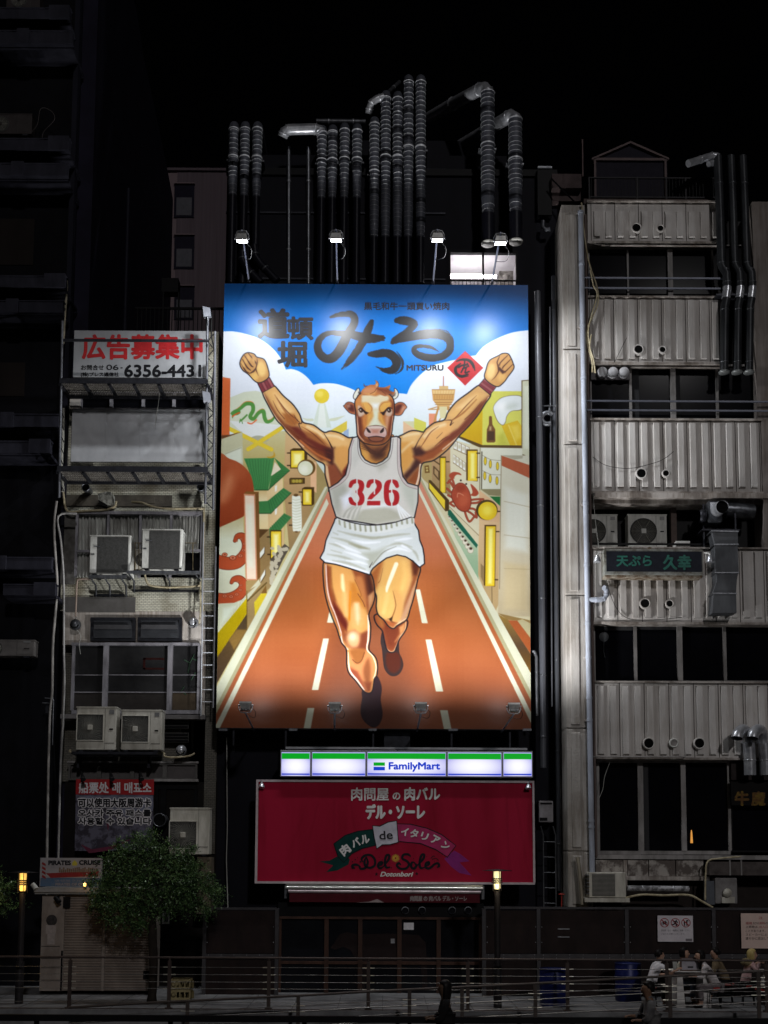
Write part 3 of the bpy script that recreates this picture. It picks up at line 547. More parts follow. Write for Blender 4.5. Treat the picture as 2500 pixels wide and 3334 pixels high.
 fill(ZF((680, 880), (740, 760), (770, 860), (770, 1000), (740, 1160), (680, 1000)), (150, 92, 56), 9, sm=True); fill(ZF((500, 880), (600, 940), (660, 1060), (720, 1210), (600, 1060), (500, 960)), (158, 84, 58), 7); fill(ZF((680, 1080), (790, 1080), (770, 1200), (730, 1218)), (140, 76, 50), 8)
 stroke(ZF((470, 680), (480, 860), (505, 950), (590, 1055), (685, 1185)), (246, 234, 226), [2, 4, 5, 5, 3], a=.9); stroke(ZF((735, 180), (745, 330), (740, 500), (725, 640), (800, 730), (845, 860), (835, 970), (812, 1030)), (246, 232, 220), [3, 5, 5, 4, 3, 3, 3, 2], a=.9)
 stroke(ZF((375, 470), (400, 560), (465, 640)), (240, 222, 210), 4, a=.9); end()
 # arms and shoulders
 armL = ZA((500, 1205), (560, 1170), (610, 1140), (700, 1240), (800, 1330), (870, 1430), (910, 1520), (1020, 1550), (1130, 1625), (1200, 1612), (1290, 1632), (1380, 1680), (1450, 1690)) + ZC((1420, 250), (1400, 420), (1350, 520), (1210, 620), (1195, 590), (1160, 460), (1150, 350), (1060, 300), (950, 210), (860, 110), (775, 25)) + ZA((700, 1545), (640, 1480), (560, 1340))
 body(armL, SK)
 fill(ZA((500, 1210), (560, 1340), (640, 1480), (740, 1600), (860, 1720), (1100, 1914), (1200, 1914), (1215, 1850), (980, 1740), (860, 1640), (740, 1540), (640, 1420), (560, 1280)), S4, 9); fill(ZA((740, 1540), (860, 1560), (1000, 1660), (1200, 1780), (1230, 1880), (1060, 1800), (880, 1680)), (118, 52, 40), 9)
 fill(ZA((540, 1190), (620, 1170), (760, 1330), (860, 1450), (880, 1520), (800, 1530), (680, 1440), (580, 1300)), (226, 182, 118), 12); fill(ZA((620, 1220), (720, 1300), (800, 1400), (760, 1450), (660, 1340)), (238, 204, 150), 14); fill(ZA((700, 1420), (820, 1430), (880, 1530), (800, 1560), (730, 1520)), (176, 114, 62), 8)
 fill(ZA((890, 1530), (1000, 1560), (1110, 1630), (1180, 1720), (1210, 1770), (1060, 1700), (920, 1600)), (224, 174, 112), 10); fill(ZA((920, 1600), (1060, 1640), (1190, 1760), (1100, 1740), (960, 1670)), S3, 8); stroke(ZA((960, 1560), (1060, 1610), (1130, 1670)), HI, 9, feather=4, a=.8)
 stroke(ZA((880, 1420), (900, 1520), (870, 1530), (890, 1590)), DK, [1, 3, 3, 1]); stroke(ZA((820, 1440), (850, 1490), (880, 1515)), DK, [1, 3, 2], a=.8); stroke(ZA((620, 1230), (720, 1390), (830, 1540)), S3, [2, 6, 4], feather=2, a=.8)
 fill(ZA((1130, 1640), (1290, 1650), (1400, 1720), (1400, 1914), (1260, 1914), (1240, 1800), (1170, 1700)), (226, 186, 128), 10); fill(ZA((1240, 1780), (1330, 1760), (1400, 1820), (1390, 1914), (1260, 1914)), (212, 162, 92), 8)
 stroke(ZA((1150, 1650), (1260, 1660), (1330, 1690)), HI, 8, feather=4, a=.8); stroke(ZA((500, 1215), (560, 1350), (650, 1490), (780, 1640), (920, 1770)), (240, 214, 186), 4, a=.8)
 fill(ZC((1140, 190), (1250, 180), (1240, 330), (1340, 470), (1330, 510), (1250, 420), (1180, 330)), (84, 44, 40), 9); fill(ZC((1150, 360), (1250, 350), (1330, 470), (1340, 500), (1205, 600), (1165, 480)), (150, 86, 60), 8); fill(ZC((1150, 350), (1180, 370), (1210, 580), (1195, 580), (1160, 460)), (226, 190, 150), 3)
 fill(ZC((1250, 200), (1380, 160), (1400, 300), (1370, 440), (1330, 440), (1260, 330)), (216, 164, 98), 8); fill(ZC((1330, 420), (1395, 330), (1385, 440), (1330, 520)), (120, 48, 40), 6); stroke(ZC((860, 60), (1000, 160), (1130, 210), (1215, 240)), (110, 52, 40), [2, 5, 4, 2], a=.8); stroke(ZC((900, 110), (1060, 240), (1200, 310)), (196, 120, 70), 6, feather=3)
 stroke(ZA((1130, 1630), (1180, 1710), (1215, 1780)), DK, [1.5, 3, 5]); end()
 armR = ZB((1105, 1095), (1000, 1170), (880, 1260), (800, 1360), (760, 1440), (660, 1470), (580, 1530), (550, 1562), (480, 1550), (420, 1552), (350, 1585), (290, 1620)) + ZD((300, 150), (310, 350), (350, 490), (420, 530), (480, 545), (500, 480), (520, 330), (640, 290), (780, 180), (880, 60)) + ZB((1000, 1490), (1090, 1380), (1160, 1270), (1215, 1180), (1150, 1130))
 body(armR, SK)
 fill(ZB((1215, 1185), (1160, 1290), (1090, 1400), (1000, 1500), (880, 1620), (760, 1720), (620, 1800), (480, 1843), (440, 1800), (620, 1730), (760, 1640), (900, 1530), (1000, 1400), (1100, 1280)), S4, 8); fill(ZB((760, 1600), (900, 1520), (1000, 1420), (1080, 1370), (1000, 1490), (860, 1610), (700, 1700)), (130, 66, 48), 8)
 fill(ZB((800, 1380), (920, 1280), (1080, 1160), (1150, 1190), (1060, 1300), (960, 1400), (860, 1440)), (226, 184, 120), 12); fill(ZB((880, 1320), (1000, 1220), (1080, 1190), (960, 1330)), (240, 206, 152), 12)
 fill(ZB((480, 1700), (560, 1580), (680, 1490), (800, 1450), (850, 1480), (800, 1580), (680, 1670), (520, 1740)), (226, 178, 116), 10); stroke(ZB((560, 1600), (660, 1520), (760, 1480)), HI, 10, feather=5, a=.8); stroke(ZB((760, 1440), (830, 1440), (815, 1490), (850, 1460)), DK, [1, 3, 3, 1]); stroke(ZB((830, 1440), (940, 1370), (1080, 1230)), S3, [3, 5, 2], feather=2)
 stroke(ZB((660, 1700), (740, 1630), (790, 1600)), (110, 56, 36), [1, 3, 1]); stroke(ZB((680, 1620), (740, 1560)), DK, [2, 1], a=.7); stroke(ZB((550, 1565), (500, 1640), (460, 1720)), DK, [2, 3, 5])
 fill(ZB((310, 1640), (400, 1570), (520, 1570), (480, 1660), (430, 1740), (320, 1720)), (226, 188, 130), 10); fill(ZD((310, 120), (430, 110), (440, 280), (380, 380), (330, 420), (312, 300)), (216, 164, 92), 8); stroke(ZB((350, 1600), (420, 1580), (500, 1570)), HI, 8, feather=4, a=.8); stroke(ZD((320, 220), (380, 160), (430, 120)), (238, 214, 170), 8, feather=4, a=.7)
 fill(ZD((430, 180), (500, 160), (560, 220), (530, 320), (440, 420), (370, 500), (335, 450), (410, 370), (455, 290)), (80, 44, 40), 9); fill(ZD((440, 260), (520, 250), (640, 200), (780, 100), (820, 120), (640, 280), (520, 320)), (160, 92, 54), 8); fill(ZD((440, 420), (520, 340), (500, 500), (470, 540), (370, 510)), (150, 86, 48), 7)
 stroke(ZD((508, 340), (492, 460), (470, 535)), (236, 214, 196), 6, a=.9); stroke(ZB((1200, 1210), (1130, 1350), (1030, 1470), (900, 1600), (740, 1730)), (240, 214, 186), 4, a=.8); end()
 for q in (((640, 1260), (720, 1370), (800, 1450), (860, 1490)), ((740, 1570), (860, 1640), (1000, 1740)), ((900, 1560), (1000, 1620), (1090, 1700), (1150, 1760)), ((600, 1290), (650, 1390), (720, 1480))): stroke(ZA(*q), (120, 66, 42), [1, 3.5, 3, 1][:len(q)], a=.8, feather=1)
 for q in (((1080, 1190), (980, 1290), (880, 1400), (830, 1440)), ((1000, 1440), (900, 1540), (780, 1640)), ((700, 1500), (620, 1560), (560, 1650), (500, 1740)), ((1130, 1250), (1060, 1340), (960, 1430))): stroke(ZB(*q), (120, 66, 42), [1, 3.5, 3, 1][:len(q)], a=.8, feather=1)
 # wristbands
 for p, z in ((((443, 1110), (565, 1052), (614, 1138), (490, 1207)), ZA), (((1102, 1090), (1162, 1020), (1282, 1096), (1214, 1182)), ZB)):
  body(z(*p), (112, 42, 52), 3.5, sm=False)
  for k in range(4):
   t = .12 + .25 * k; a = [(p[0][0] + (p[1][0] - p[0][0]) * t, p[0][1] + (p[1][1] - p[0][1]) * t), (p[3][0] + (p[2][0] - p[3][0]) * t, p[3][1] + (p[2][1] - p[3][1]) * t)]
   stroke(z(*a), (176, 108, 110) if k % 2 else (140, 60, 70), 7, feather=2, sm=False, a=.8)
  end()
 # fists
 fL = ZA((262, 905), (290, 830), (335, 797), (400, 808), (432, 842), (505, 865), (540, 940), (552, 1045), (445, 1100), (350, 1015), (290, 970))
 body(fL, (200, 154, 94), 6.5)
 for f in (((270, 905), (320, 985), (350, 1000)), ((285, 860), (330, 940), (368, 975)), ((305, 820), (370, 920), (395, 940)), ((345, 800), (420, 890), (432, 930))): stroke(ZA(*f), (90, 52, 34), [2, 5, 3])
 fill(zell(ZA, 480, 960, 50, 80, -10), (232, 198, 130), 9); stroke(ZA((435, 850), (440, 900), (425, 960), (450, 1030)), (110, 66, 40), [1, 3, 4, 2]); fill(zell(ZA, 410, 1040, 40, 40), (228, 190, 118), 8); stroke(ZA((355, 1010), (400, 985), (425, 950)), (96, 56, 36), [2, 6, 3])
 for x, y in ((290, 900), (318, 860), (350, 830), (400, 850)): fill(zell(ZA, x, y + 15, 12, 28, -25), (224, 182, 116), 5)
 end()
 fR = ZB((1168, 1020), (1180, 930), (1212, 845), (1300, 797), (1340, 775), (1392, 778), (1420, 820), (1440, 870), (1447, 920), (1390, 1000), (1345, 1060), (1278, 1098))
 body(fR, (206, 160, 102), 6.5)
 for f in (((1310, 800), (1285, 860), (1300, 890)), ((1390, 790), (1320, 860), (1310, 890)), ((1420, 830), (1350, 900), (1340, 920)), ((1440, 880), (1375, 945), (1360, 950))): stroke(ZB(*f), (96, 56, 36), [2, 4, 3])
 fill(zell(ZB, 1225, 950, 42, 80, 12), (234, 202, 140), 9); stroke(ZB((1285, 870), (1300, 940), (1270, 1000), (1230, 1040)), (120, 72, 42), [3, 5, 3, 1]); fill(zell(ZB, 1330, 1010, 40, 40), (226, 184, 116), 9); fill(ZB((1290, 890), (1370, 960), (1340, 975), (1295, 930)), (86, 48, 36), 4)
 end()
 # neck
 body(ZH((520, 1180), (535, 1450), (590, 1600), (720, 1690), (830, 1715), (960, 1690), (1090, 1560), (1140, 1300), (1150, 1150)), (206, 152, 84), 3)
 fill(ZH((520, 1180), (620, 1300), (830, 1370), (1060, 1290), (1140, 1180), (1120, 1400), (1000, 1600), (850, 1640), (760, 1560), (620, 1420)), (128, 80, 54), 18); fill(zell(ZH, 900, 1540, 120, 90), (78, 48, 40), 18); fill(zell(ZH, 640, 1540, 60, 80, -30), (214, 166, 92), 12)
 for k in range(5): stroke(ZH((540 + 8 * k, 1240 + 45 * k), (620 + 20 * k, 1330 + 35 * k), (760, 1440 + 20 * k), (850, 1480 + 12 * k)), (70, 42, 36), [1, 2.2, 2, .6], a=.8); stroke(ZH((1120 - 10 * k, 1270 + 40 * k), (1040 - 10 * k, 1370 + 22 * k), (930, 1460 + 14 * k)), (70, 42, 36), [1, 2, .6], a=.8)
 end()
 # singlet
 vest = ZU((590, 186), (660, 168), (668, 300), (690, 400), (740, 470), (820, 512), (890, 522), (970, 490), (1040, 430), (1072, 330), (1085, 178), (1150, 168), (1192, 192), (1190, 320), (1198, 540), (1222, 680), (1290, 770), (1420, 806), (1416, 1000), (1372, 1200)) + ZU((1340, 1202), (1200, 1252), (1000, 1292), (860, 1302), (640, 1278), (480, 1236), (376, 1190), (322, 1020), (286, 832), (400, 762), (500, 660), (538, 500), (544, 330))
 body(vest, (214, 212, 208), 8, sm=False)
 fill(ZU((290, 830), (480, 760), (560, 900), (440, 980), (420, 1190), (340, 1100)), (184, 186, 178), 16); fill(ZU((440, 950), (560, 860), (560, 1020), (480, 1080)), (232, 236, 248), 14)
 fill(ZU((580, 1250), (720, 1090), (1000, 1060), (1160, 1130), (1220, 1230), (860, 1290)), (186, 186, 174), 9); fill(ZU((700, 1090), (1000, 1020), (1200, 1080), (1100, 1060)), (230, 234, 240), 10); fill(ZU((1180, 720), (1400, 810), (1400, 1000), (1360, 1150), (1230, 900)), (194, 198, 190), 16)
 fill(ZU((860, 530), (1060, 420), (1020, 560), (930, 610)), (192, 192, 184), 12); fill(ZU((600, 200), (650, 190), (660, 330), (690, 440), (600, 560), (560, 420)), (200, 200, 196), 12)
 for k in range(4): stroke(ZU((470 + 55 * k, 1190 + 14 * k), (520 + 50 * k, 1110), (640 + 20 * k, 1040)), (184, 186, 178), [8, 5, 2], feather=2); stroke(ZU((1330 - 40 * k, 1195 + 8 * k), (1230 - 20 * k, 1100), (1160, 1030)), (236, 240, 244), [4, 5, 2], feather=1.5)
 stroke(ZU((300, 845), (420, 780), (520, 680), (560, 520), (566, 330), (600, 210)), (120, 104, 104), 1.5); stroke(ZU((650, 180), (652, 320), (672, 410), (730, 490), (820, 532), (890, 545), (985, 505), (1060, 440), (1092, 330), (1105, 190)), (96, 84, 88), 1.5); stroke(ZU((1160, 180), (1160, 500), (1185, 660), (1270, 790), (1410, 840)), (120, 104, 104), 1.5)
 stroke(ZU((290, 838), (404, 770), (508, 668), (546, 505), (552, 330), (590, 200)), (202, 186, 186), 6, a=.8); stroke(ZU((1182, 200), (1182, 500), (1210, 670), (1290, 785), (1416, 822)), (202, 186, 186), 6, a=.8); end()
 RED = (178, 42, 50)
 def num(z):
  # 3
  stroke(ZU((556, 800), (578, 755), (630, 735)), RED, [12, 15, 14]); stroke(ZU((650, 732), (690, 760), (700, 810), (680, 860), (640, 868)), RED, [9, 17, 17, 16, 9]); stroke(ZU((640, 878), (680, 895), (704, 950), (690, 1010), (645, 1032)), RED, [9, 16, 17, 17, 9]); stroke(ZU((556, 965), (575, 1010), (618, 1034)), RED, [13, 15, 9])
  # 2
  stroke(ZU((784, 800), (805, 752), (852, 734)), RED, [13, 16, 12]); stroke(ZU((876, 734), (918, 765), (926, 815), (895, 868), (830, 930), (800, 970)), RED, [11, 17, 17, 16, 15, 12]); fill(ZU((772, 992), (940, 990), (940, 1048), (768, 1048)), RED)
  # 6
  stroke(ZU((1070, 732), (1030, 770), (1018, 860), (1022, 960), (1040, 1015), (1072, 1040)), RED, [9, 17, 17, 17, 16, 8]); stroke(ZU((1100, 734), (1135, 755), (1156, 800)), RED, [10, 16, 13]); stroke(ZU((1028, 870), (1072, 868)), RED, [8, 9]); stroke(ZU((1100, 862), (1140, 890), (1152, 950), (1138, 1010), (1102, 1036)), RED, [9, 16, 17, 16, 9])
 num(0)
 for x, a, b_ in ((640, 700, 1060), (864, 700, 900), (1087, 700, 1060)): stroke(ZU((x, a), (x, b_)), (216, 216, 216), 4.5, sm=False)
 stroke(ZU((760, 981), (950, 979)), (216, 216, 216), 4, sm=False)
 # shorts
 shorts = ZL((300, 40), (285, 90), (240, 190), (178, 330), (152, 470), (100, 565), (160, 622), (300, 645), (380, 666), (560, 722), (758, 786), (772, 740), (800, 700), (870, 640), (985, 560), (1130, 516), (1250, 542), (1350, 602), (1436, 682), (1492, 640), (1488, 540), (1470, 430), (1430, 330), (1412, 200), (1372, 130), (1330, 60), (860, 130))
 body(shorts, (214, 220, 222), 8, sm=False)
 SH = (176, 178, 164)
 for a in (((330, 200), (560, 260), (800, 300), (900, 280)), ((250, 290), (420, 330), (600, 400), (760, 455)), ((215, 370), (330, 400), (420, 440)), ((270, 225), (330, 250)), ((240, 460), (380, 500)), ((190, 515), (420, 560), (640, 640)), ((260, 600), (480, 640), (700, 720)), ((480, 380), (600, 410), (720, 440)), ((860, 300), (1100, 260), (1300, 240)), ((1000, 410), (1150, 370), (1330, 420)), ((1280, 420), (1380, 500), (1420, 600)), ((560, 250), (760, 290), (900, 290), (1050, 270))):
  stroke(ZL(*a), SH, [2] + [8] * (len(a) - 2) + [3], feather=3, a=.75)
 fill(ZL((480, 360), (760, 440), (620, 440)), (166, 166, 146), 6); fill(ZL((640, 500), (860, 470), (980, 420), (840, 620), (760, 720), (720, 560)), (184, 188, 178), 12); stroke(ZL((1120, 410), (960, 480), (870, 570), (800, 660)), (150, 148, 136), [1, 3, 3, 3], feather=1.5); stroke(ZL((760, 690), (800, 620)), (90, 80, 84), [4, 1])
 for a in (((300, 360), (480, 440), (640, 500)), ((420, 480), (580, 530), (740, 590)), ((450, 600), (600, 620), (730, 655)), ((520, 320), (700, 360), (900, 350)), ((1100, 330), (1240, 310), (1330, 300)), ((1000, 480), (1150, 440), (1300, 480)), ((1200, 400), (1330, 470))): stroke(ZL(*a), (238, 242, 250), [2, 9, 3][:len(a)] if len(a) == 3 else [8, 3], feather=3, a=.9)
 stroke(ZL((160, 600), (400, 655), (745, 765)), (240, 240, 252), 4); stroke(ZL((775, 770), (880, 655), (990, 575), (1130, 530), (1250, 556), (1350, 618), (1430, 670)), (240, 240, 252), 4); end()
 band = ZL((312, 22), (480, 80), (700, 120), (900, 118), (1100, 88), (1322, 16), (1362, 30), (1366, 130), (1240, 172), (1000, 218), (780, 240), (560, 212), (400, 150), (318, 98))
 fill(band, (222, 226, 226)); setclip(band, sm=False)
 for k in range(15):
  t = k / 14; x = 350 + 980 * t; y = 60 + 80 * math.sin(math.pi * min(1, t * 1.15)) - 40 * t * t; stroke(ZL((x, y), (x + 8, y + 70)), (170, 172, 156), [6, 7], feather=1.5)
 end(); stroke(ZL((310, 18), (480, 78), (700, 120), (900, 118), (1100, 86), (1322, 14)), BLK, 3)
 # ---- head
 for ear, inn in ((((450, 640), (440, 590), (400, 545), (330, 530), (280, 550), (240, 600), (230, 605), (290, 680), (350, 735), (430, 760), (470, 760), (500, 680)), ((430, 620), (380, 570), (310, 560), (280, 610), (320, 680), (430, 720))),
     (((1195, 620), (1230, 570), (1300, 535), (1380, 548), (1430, 600), (1442, 630), (1400, 680), (1350, 760), (1290, 785), (1200, 770), (1170, 690)), ((1230, 620), (1300, 570), (1380, 590), (1330, 660), (1280, 740), (1200, 740)))):
  body(ZH(*ear), (186, 120, 84), 3.5); fill(ZH(*inn), (98, 46, 38), 7, sm=True); end()
 fill(ZH((280, 590), (350, 560), (360, 620), (300, 650)), (206, 170, 150), 5, a=.6); fill(ZH((1360, 590), (1430, 620), (1390, 680), (1340, 720)), (206, 160, 140), 5, a=.7)
 for horn in (((515, 265), (470, 310), (425, 390), (425, 450), (470, 480), (520, 475), (560, 420), (590, 385), (545, 340), (528, 300)), ((1215, 270), (1260, 310), (1278, 380), (1250, 440), (1190, 470), (1130, 455), (1130, 400), (1190, 385), (1215, 340))):
  body(ZH(*horn), (216, 216, 206), 4); end()
 fill(ZH((520, 320), (590, 385), (540, 410), (510, 350)), (60, 44, 44), 3); fill(ZH((1140, 410), (1200, 390), (1230, 350), (1220, 400), (1160, 440)), (74, 46, 40), 4); stroke(ZH((500, 400), (490, 440)), (120, 110, 110), 3, feather=1)
 face = ZH((570, 370), (500, 440), (462, 500), (452, 580), (470, 700), (470, 800), (488, 1000), (505, 1180), (600, 1290), (700, 1330), (830, 1350), (990, 1330), (1110, 1230), (1150, 1100), (1165, 950), (1190, 800), (1200, 640), (1190, 520), (1150, 430), (1060, 370), (830, 330))
 body(face, (184, 122, 70), 7)
 fill(ZH((455, 480), (560, 430), (560, 600), (480, 640)), (200, 140, 84), 8); fill(ZH((455, 700), (560, 760), (620, 900), (600, 1060), (640, 1250), (500, 1200), (480, 1000)), (116, 58, 40), 12); fill(ZH((1200, 560), (1140, 500), (1170, 700), (1130, 800), (1080, 1000), (1060, 1200), (1140, 1180), (1190, 800)), (118, 58, 38), 9)
 fill(ZH((1040, 820), (1110, 780), (1080, 1000), (1060, 1100), (1040, 1000)), (206, 158, 130), 7); fill(ZH((520, 1180), (640, 1230), (1060, 1210), (1110, 1200), (990, 1330), (700, 1330)), (124, 72, 50), 8)
 fill(ZH((590, 400), (720, 390), (840, 412), (960, 385), (1090, 420), (1080, 500), (960, 540), (915, 640), (905, 760), (900, 860), (990, 960), (1030, 1020), (690, 1010), (680, 960), (780, 830), (790, 720), (770, 620), (690, 550), (585, 540), (575, 460)), (214, 204, 176), 5, sm=True)
 fill(ZH((790, 560), (900, 560), (880, 640), (810, 640)), (228, 232, 238), 10); fill(ZH((790, 700), (900, 700), (890, 900), (960, 990), (740, 990), (800, 860)), (216, 222, 204), 10)
 fill(ZH((585, 545), (690, 540), (770, 630), (765, 700), (705, 740), (640, 690), (590, 600)), (216, 170, 96), 6, sm=True); fill(ZH((920, 690), (935, 590), (1020, 520), (1110, 520), (1145, 570), (1090, 640), (1000, 720)), (216, 170, 92), 6, sm=True)
 fill(ZH((690, 760), (790, 720), (800, 800), (700, 980), (660, 1000)), (214, 166, 92), 8); fill(ZH((905, 740), (960, 760), (1030, 980), (960, 940), (905, 850)), (220, 172, 94), 8); fill(ZH((590, 830), (650, 780), (665, 980), (620, 1030), (590, 940)), (200, 134, 74), 7)
 for e in (((500, 620), (540, 600), (600, 660), (640, 740), (560, 810), (510, 780)), ((1055, 690), (1100, 640), (1150, 660), (1170, 740), (1120, 800), (1040, 780))): fill(ZH(*e), (200, 176, 160), 4, sm=True)
 stroke(ZH((510, 680), (560, 640), (610, 690), (690, 750)), DK, [2, 4, 6, 1]); fill(ZH((600, 690), (715, 735), (660, 770), (620, 730)), (52, 30, 28), 2); stroke(ZH((940, 735), (1010, 725), (1090, 640), (1160, 650)), DK, [2, 6, 5, 3]); fill(ZH((945, 725), (1040, 715), (1010, 780), (980, 780)), (52, 30, 28), 2)
 for x, y in ((568, 690), (1108, 690)):
  fill(zell(ZH, x, y, 38, 42), (44, 28, 26)); fill(zell(ZH, x, y + 6, 20, 22), (96, 60, 44), 2); fill(zell(ZH, x - 14, y - 10, 10, 12), (236, 236, 232))
 stroke(ZH((595, 615), (650, 690), (600, 560)), S3, 1.5, a=.6); stroke(ZH((930, 700), (925, 620), (1000, 540), (1090, 530)), S3, 2, a=.8); stroke(ZH((700, 550), (770, 630), (770, 700)), S3, 2, a=.7)
 fill(ZH((630, 1080), (680, 1005), (780, 985), (900, 985), (1000, 1005), (1050, 1060), (1062, 1150), (1020, 1212), (930, 1196), (850, 1186), (740, 1208), (650, 1196), (618, 1140)), (84, 48, 44), sm=True)
 fill(ZH((636, 1082), (684, 1010), (780, 990), (900, 990), (998, 1010), (1044, 1062), (1055, 1148), (1016, 1205), (930, 1188), (850, 1178), (740, 1200), (654, 1188), (625, 1138)), (206, 178, 172), sm=True)
 fill(ZH((760, 1050), (920, 1050), (900, 1140), (780, 1140)), (184, 132, 116), 10); fill(ZH((700, 1000), (990, 1000), (960, 1030), (740, 1030)), (214, 206, 196), 5); fill(ZH((640, 1150), (850, 1140), (1050, 1150), (1010, 1190), (850, 1170), (680, 1190)), (196, 160, 156), 6)
 for n_ in (((665, 1030), (690, 1030), (750, 1100), (740, 1125), (690, 1100)), ((1005, 1030), (985, 1030), (930, 1095), (945, 1128), (1000, 1095))): fill(ZH(*n_), (56, 42, 42), sm=True)
 fill(ZH((705, 1212), (850, 1190), (1010, 1216), (960, 1275), (850, 1290), (755, 1268)), (142, 88, 66), 2); stroke(ZH((700, 1210), (850, 1190), (1010, 1214)), (52, 30, 32), 3); stroke(ZH((710, 1225), (760, 1275), (850, 1292), (960, 1275), (1005, 1225)), (70, 40, 36), 2.2); stroke(ZH((720, 995), (850, 975), (990, 995)), (110, 80, 70), 1.5)
 stroke(ZH((490, 800), (505, 1010), (520, 1160), (620, 1280)), (224, 186, 164), [2, 4, 4, 2], a=.8); stroke(ZH((1180, 800), (1155, 1000), (1135, 1170)), (224, 186, 164), 3, a=.8); end()
 # forelock
 fill(ZH((560, 350), (590, 290), (650, 240), (740, 195), (830, 190), (850, 140), (828, 105), (880, 130), (905, 190), (890, 230), (1000, 245), (1090, 215), (1130, 195), (1125, 250), (1100, 300), (1190, 330), (1215, 290), (1222, 330), (1180, 390), (1110, 370), (1040, 415), (950, 390), (860, 340), (800, 370), (700, 395), (600, 390)), (172, 112, 74), sm=True)
 fill(ZH((600, 300), (700, 240), (830, 250), (850, 300), (760, 350), (620, 350)), (196, 140, 100), 7, sm=True); fill(ZH((900, 260), (1060, 270), (1170, 350), (1110, 375), (1000, 340), (900, 300)), (128, 70, 48), 7, sm=True); fill(ZH((600, 360), (760, 350), (860, 310), (830, 380), (700, 395)), (208, 156, 98), 5); fill(ZH((850, 180), (890, 160), (890, 220), (850, 240)), (206, 164, 120), 4)
 stroke(ZH((620, 170), (630, 220), (690, 215)), (120, 66, 60), [1, 4, 2]); stroke(ZH((860, 270), (820, 330), (740, 370)), (110, 64, 44), 1.6); stroke(ZH((870, 260), (960, 310), (1040, 380)), (110, 58, 40), 1.8); stroke(ZH((890, 250), (905, 190), (880, 130)), (120, 74, 56), 1.8); stroke(ZH((1060, 270), (1110, 300)), (90, 54, 44), 1.5)
def brush():
 INK = (44, 44, 48)
 stroke(ZT((625, 178), (680, 160), (740, 152), (790, 155), (818, 195), (800, 250), (762, 310), (730, 380), (690, 450), (640, 500), (585, 505), (535, 460), (522, 400), (550, 340), (610, 305), (690, 305), (800, 318), (920, 345), (1030, 345)), INK, [8, 16, 20, 24, 26, 28, 30, 33, 33, 32, 30, 28, 25, 22, 18, 20, 28, 34, 26], dry=1.0)
 stroke(ZT((952, 212), (925, 275), (885, 365), (840, 440), (780, 520), (712, 592)), INK, [16, 26, 28, 27, 22, 5], dry=1.2)
 stroke(ZT((935, 470), (990, 470), (1060, 462), (1125, 490), (1150, 545), (1120, 595), (1060, 600), (985, 572)), INK, [16, 26, 30, 32, 30, 28, 18, 3], dry=1.2); stroke(ZT((1150, 450), (1195, 520), (1190, 590), (1140, 630)), INK, [3, 8, 8, 4], dry=1.5)
 stroke(ZT((1152, 205), (1210, 205), (1290, 228), (1260, 270), (1200, 320), (1140, 360), (1112, 385)), INK, [20, 32, 24, 24, 26, 26, 10], dry=1.0)
 stroke(ZT((1115, 378), (1200, 350), (1330, 320), (1450, 310), (1540, 335), (1575, 390), (1562, 450), (1500, 492), (1410, 500), (1320, 475), (1285, 432), (1330, 408), (1420, 418), (1490, 452)), INK, [12, 24, 32, 34, 30, 26, 28, 26, 26, 24, 18, 14, 12, 3], dry=1.0); stroke(ZT((1440, 270), (1540, 285), (1595, 350), (1598, 420)), INK, [2, 5, 5, 2], dry=2)
 # red lozenge crest
 fill(ZB((785, 915), (965, 745), (1147, 915), (965, 1093)), (196, 56, 62))
 stroke(ZB((920, 870), (870, 920), (880, 975), (930, 1000), (985, 985)), INK, [4, 10, 10, 10, 12], dry=1); stroke(ZB((880, 850), (930, 832), (1000, 840), (1040, 880), (1060, 940)), INK, [4, 8, 10, 10, 5], dry=1)
 for a, w in ((((900, 910), (935, 890), (975, 885)), 6), (((960, 850), (955, 900), (925, 960)), 5), (((940, 925), (985, 905)), 5), (((975, 920), (965, 965), (1005, 950)), 5), (((985, 870), (1000, 900)), 5)): stroke(ZB(*a), INK, w)
# ------------------------------------------------------------------ materials
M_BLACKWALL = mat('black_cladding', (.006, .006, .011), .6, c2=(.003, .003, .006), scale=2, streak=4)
M_DARKMETAL = mat('dark_metal', (.035, .037, .045), .45, .5, c2=(.018, .018, .022), scale=8)
M_BLACK = mat('black_paint', (.005, .005, .006), .5, c2=(.003, .003, .004), scale=8)
M_STEEL = mat('galvanised_steel', (.5, .51, .54), .3, .5, c2=(.3, .31, .34), scale=7, amt=.6)
M_STEELD = mat('weathered_steel', (.16, .165, .18), .4, .7, c2=(.08, .085, .095), scale=9, amt=.6, streak=3)
M_WRAP = mat('duct_wrap', (.085, .09, .112), .55, .1, c2=(.052, .056, .068), scale=6, amt=.6, streak=2)
M_SEAM = mat('bright_seam', (.6, .61, .64), .3, .3, c2=(.45, .46, .5), scale=20)
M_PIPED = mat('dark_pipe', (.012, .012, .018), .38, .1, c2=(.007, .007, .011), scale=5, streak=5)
M_WHITE = mat('white_paint', (.72, .72, .7), .5, c2=(.55, .54, .5), scale=4, amt=.7, streak=3)
M_ACBODY = mat('aged_ivory_paint', (.56, .54, .48), .5, c2=(.36, .34, .29), scale=3.5, amt=.75, streak=4)
M_ACSHELL = mat('grey_ivory_paint', (.6, .6, .57), .5, c2=(.4, .4, .37), scale=4, amt=.7, streak=3)
M_GRILLE = mat('dark_grille', (.07, .07, .066), .5, c2=(.035, .035, .033), scale=20)
M_WIRE = mat('pale_wire', (.4, .4, .38), .5, c2=(.3, .3, .28), scale=15)
M_RUBBER = mat('black_cable', (.02, .02, .021), .6)
M_TAPE = mat('taped_hose', (.5, .44, .3), .7, c2=(.32, .27, .17), scale=9, amt=.8)
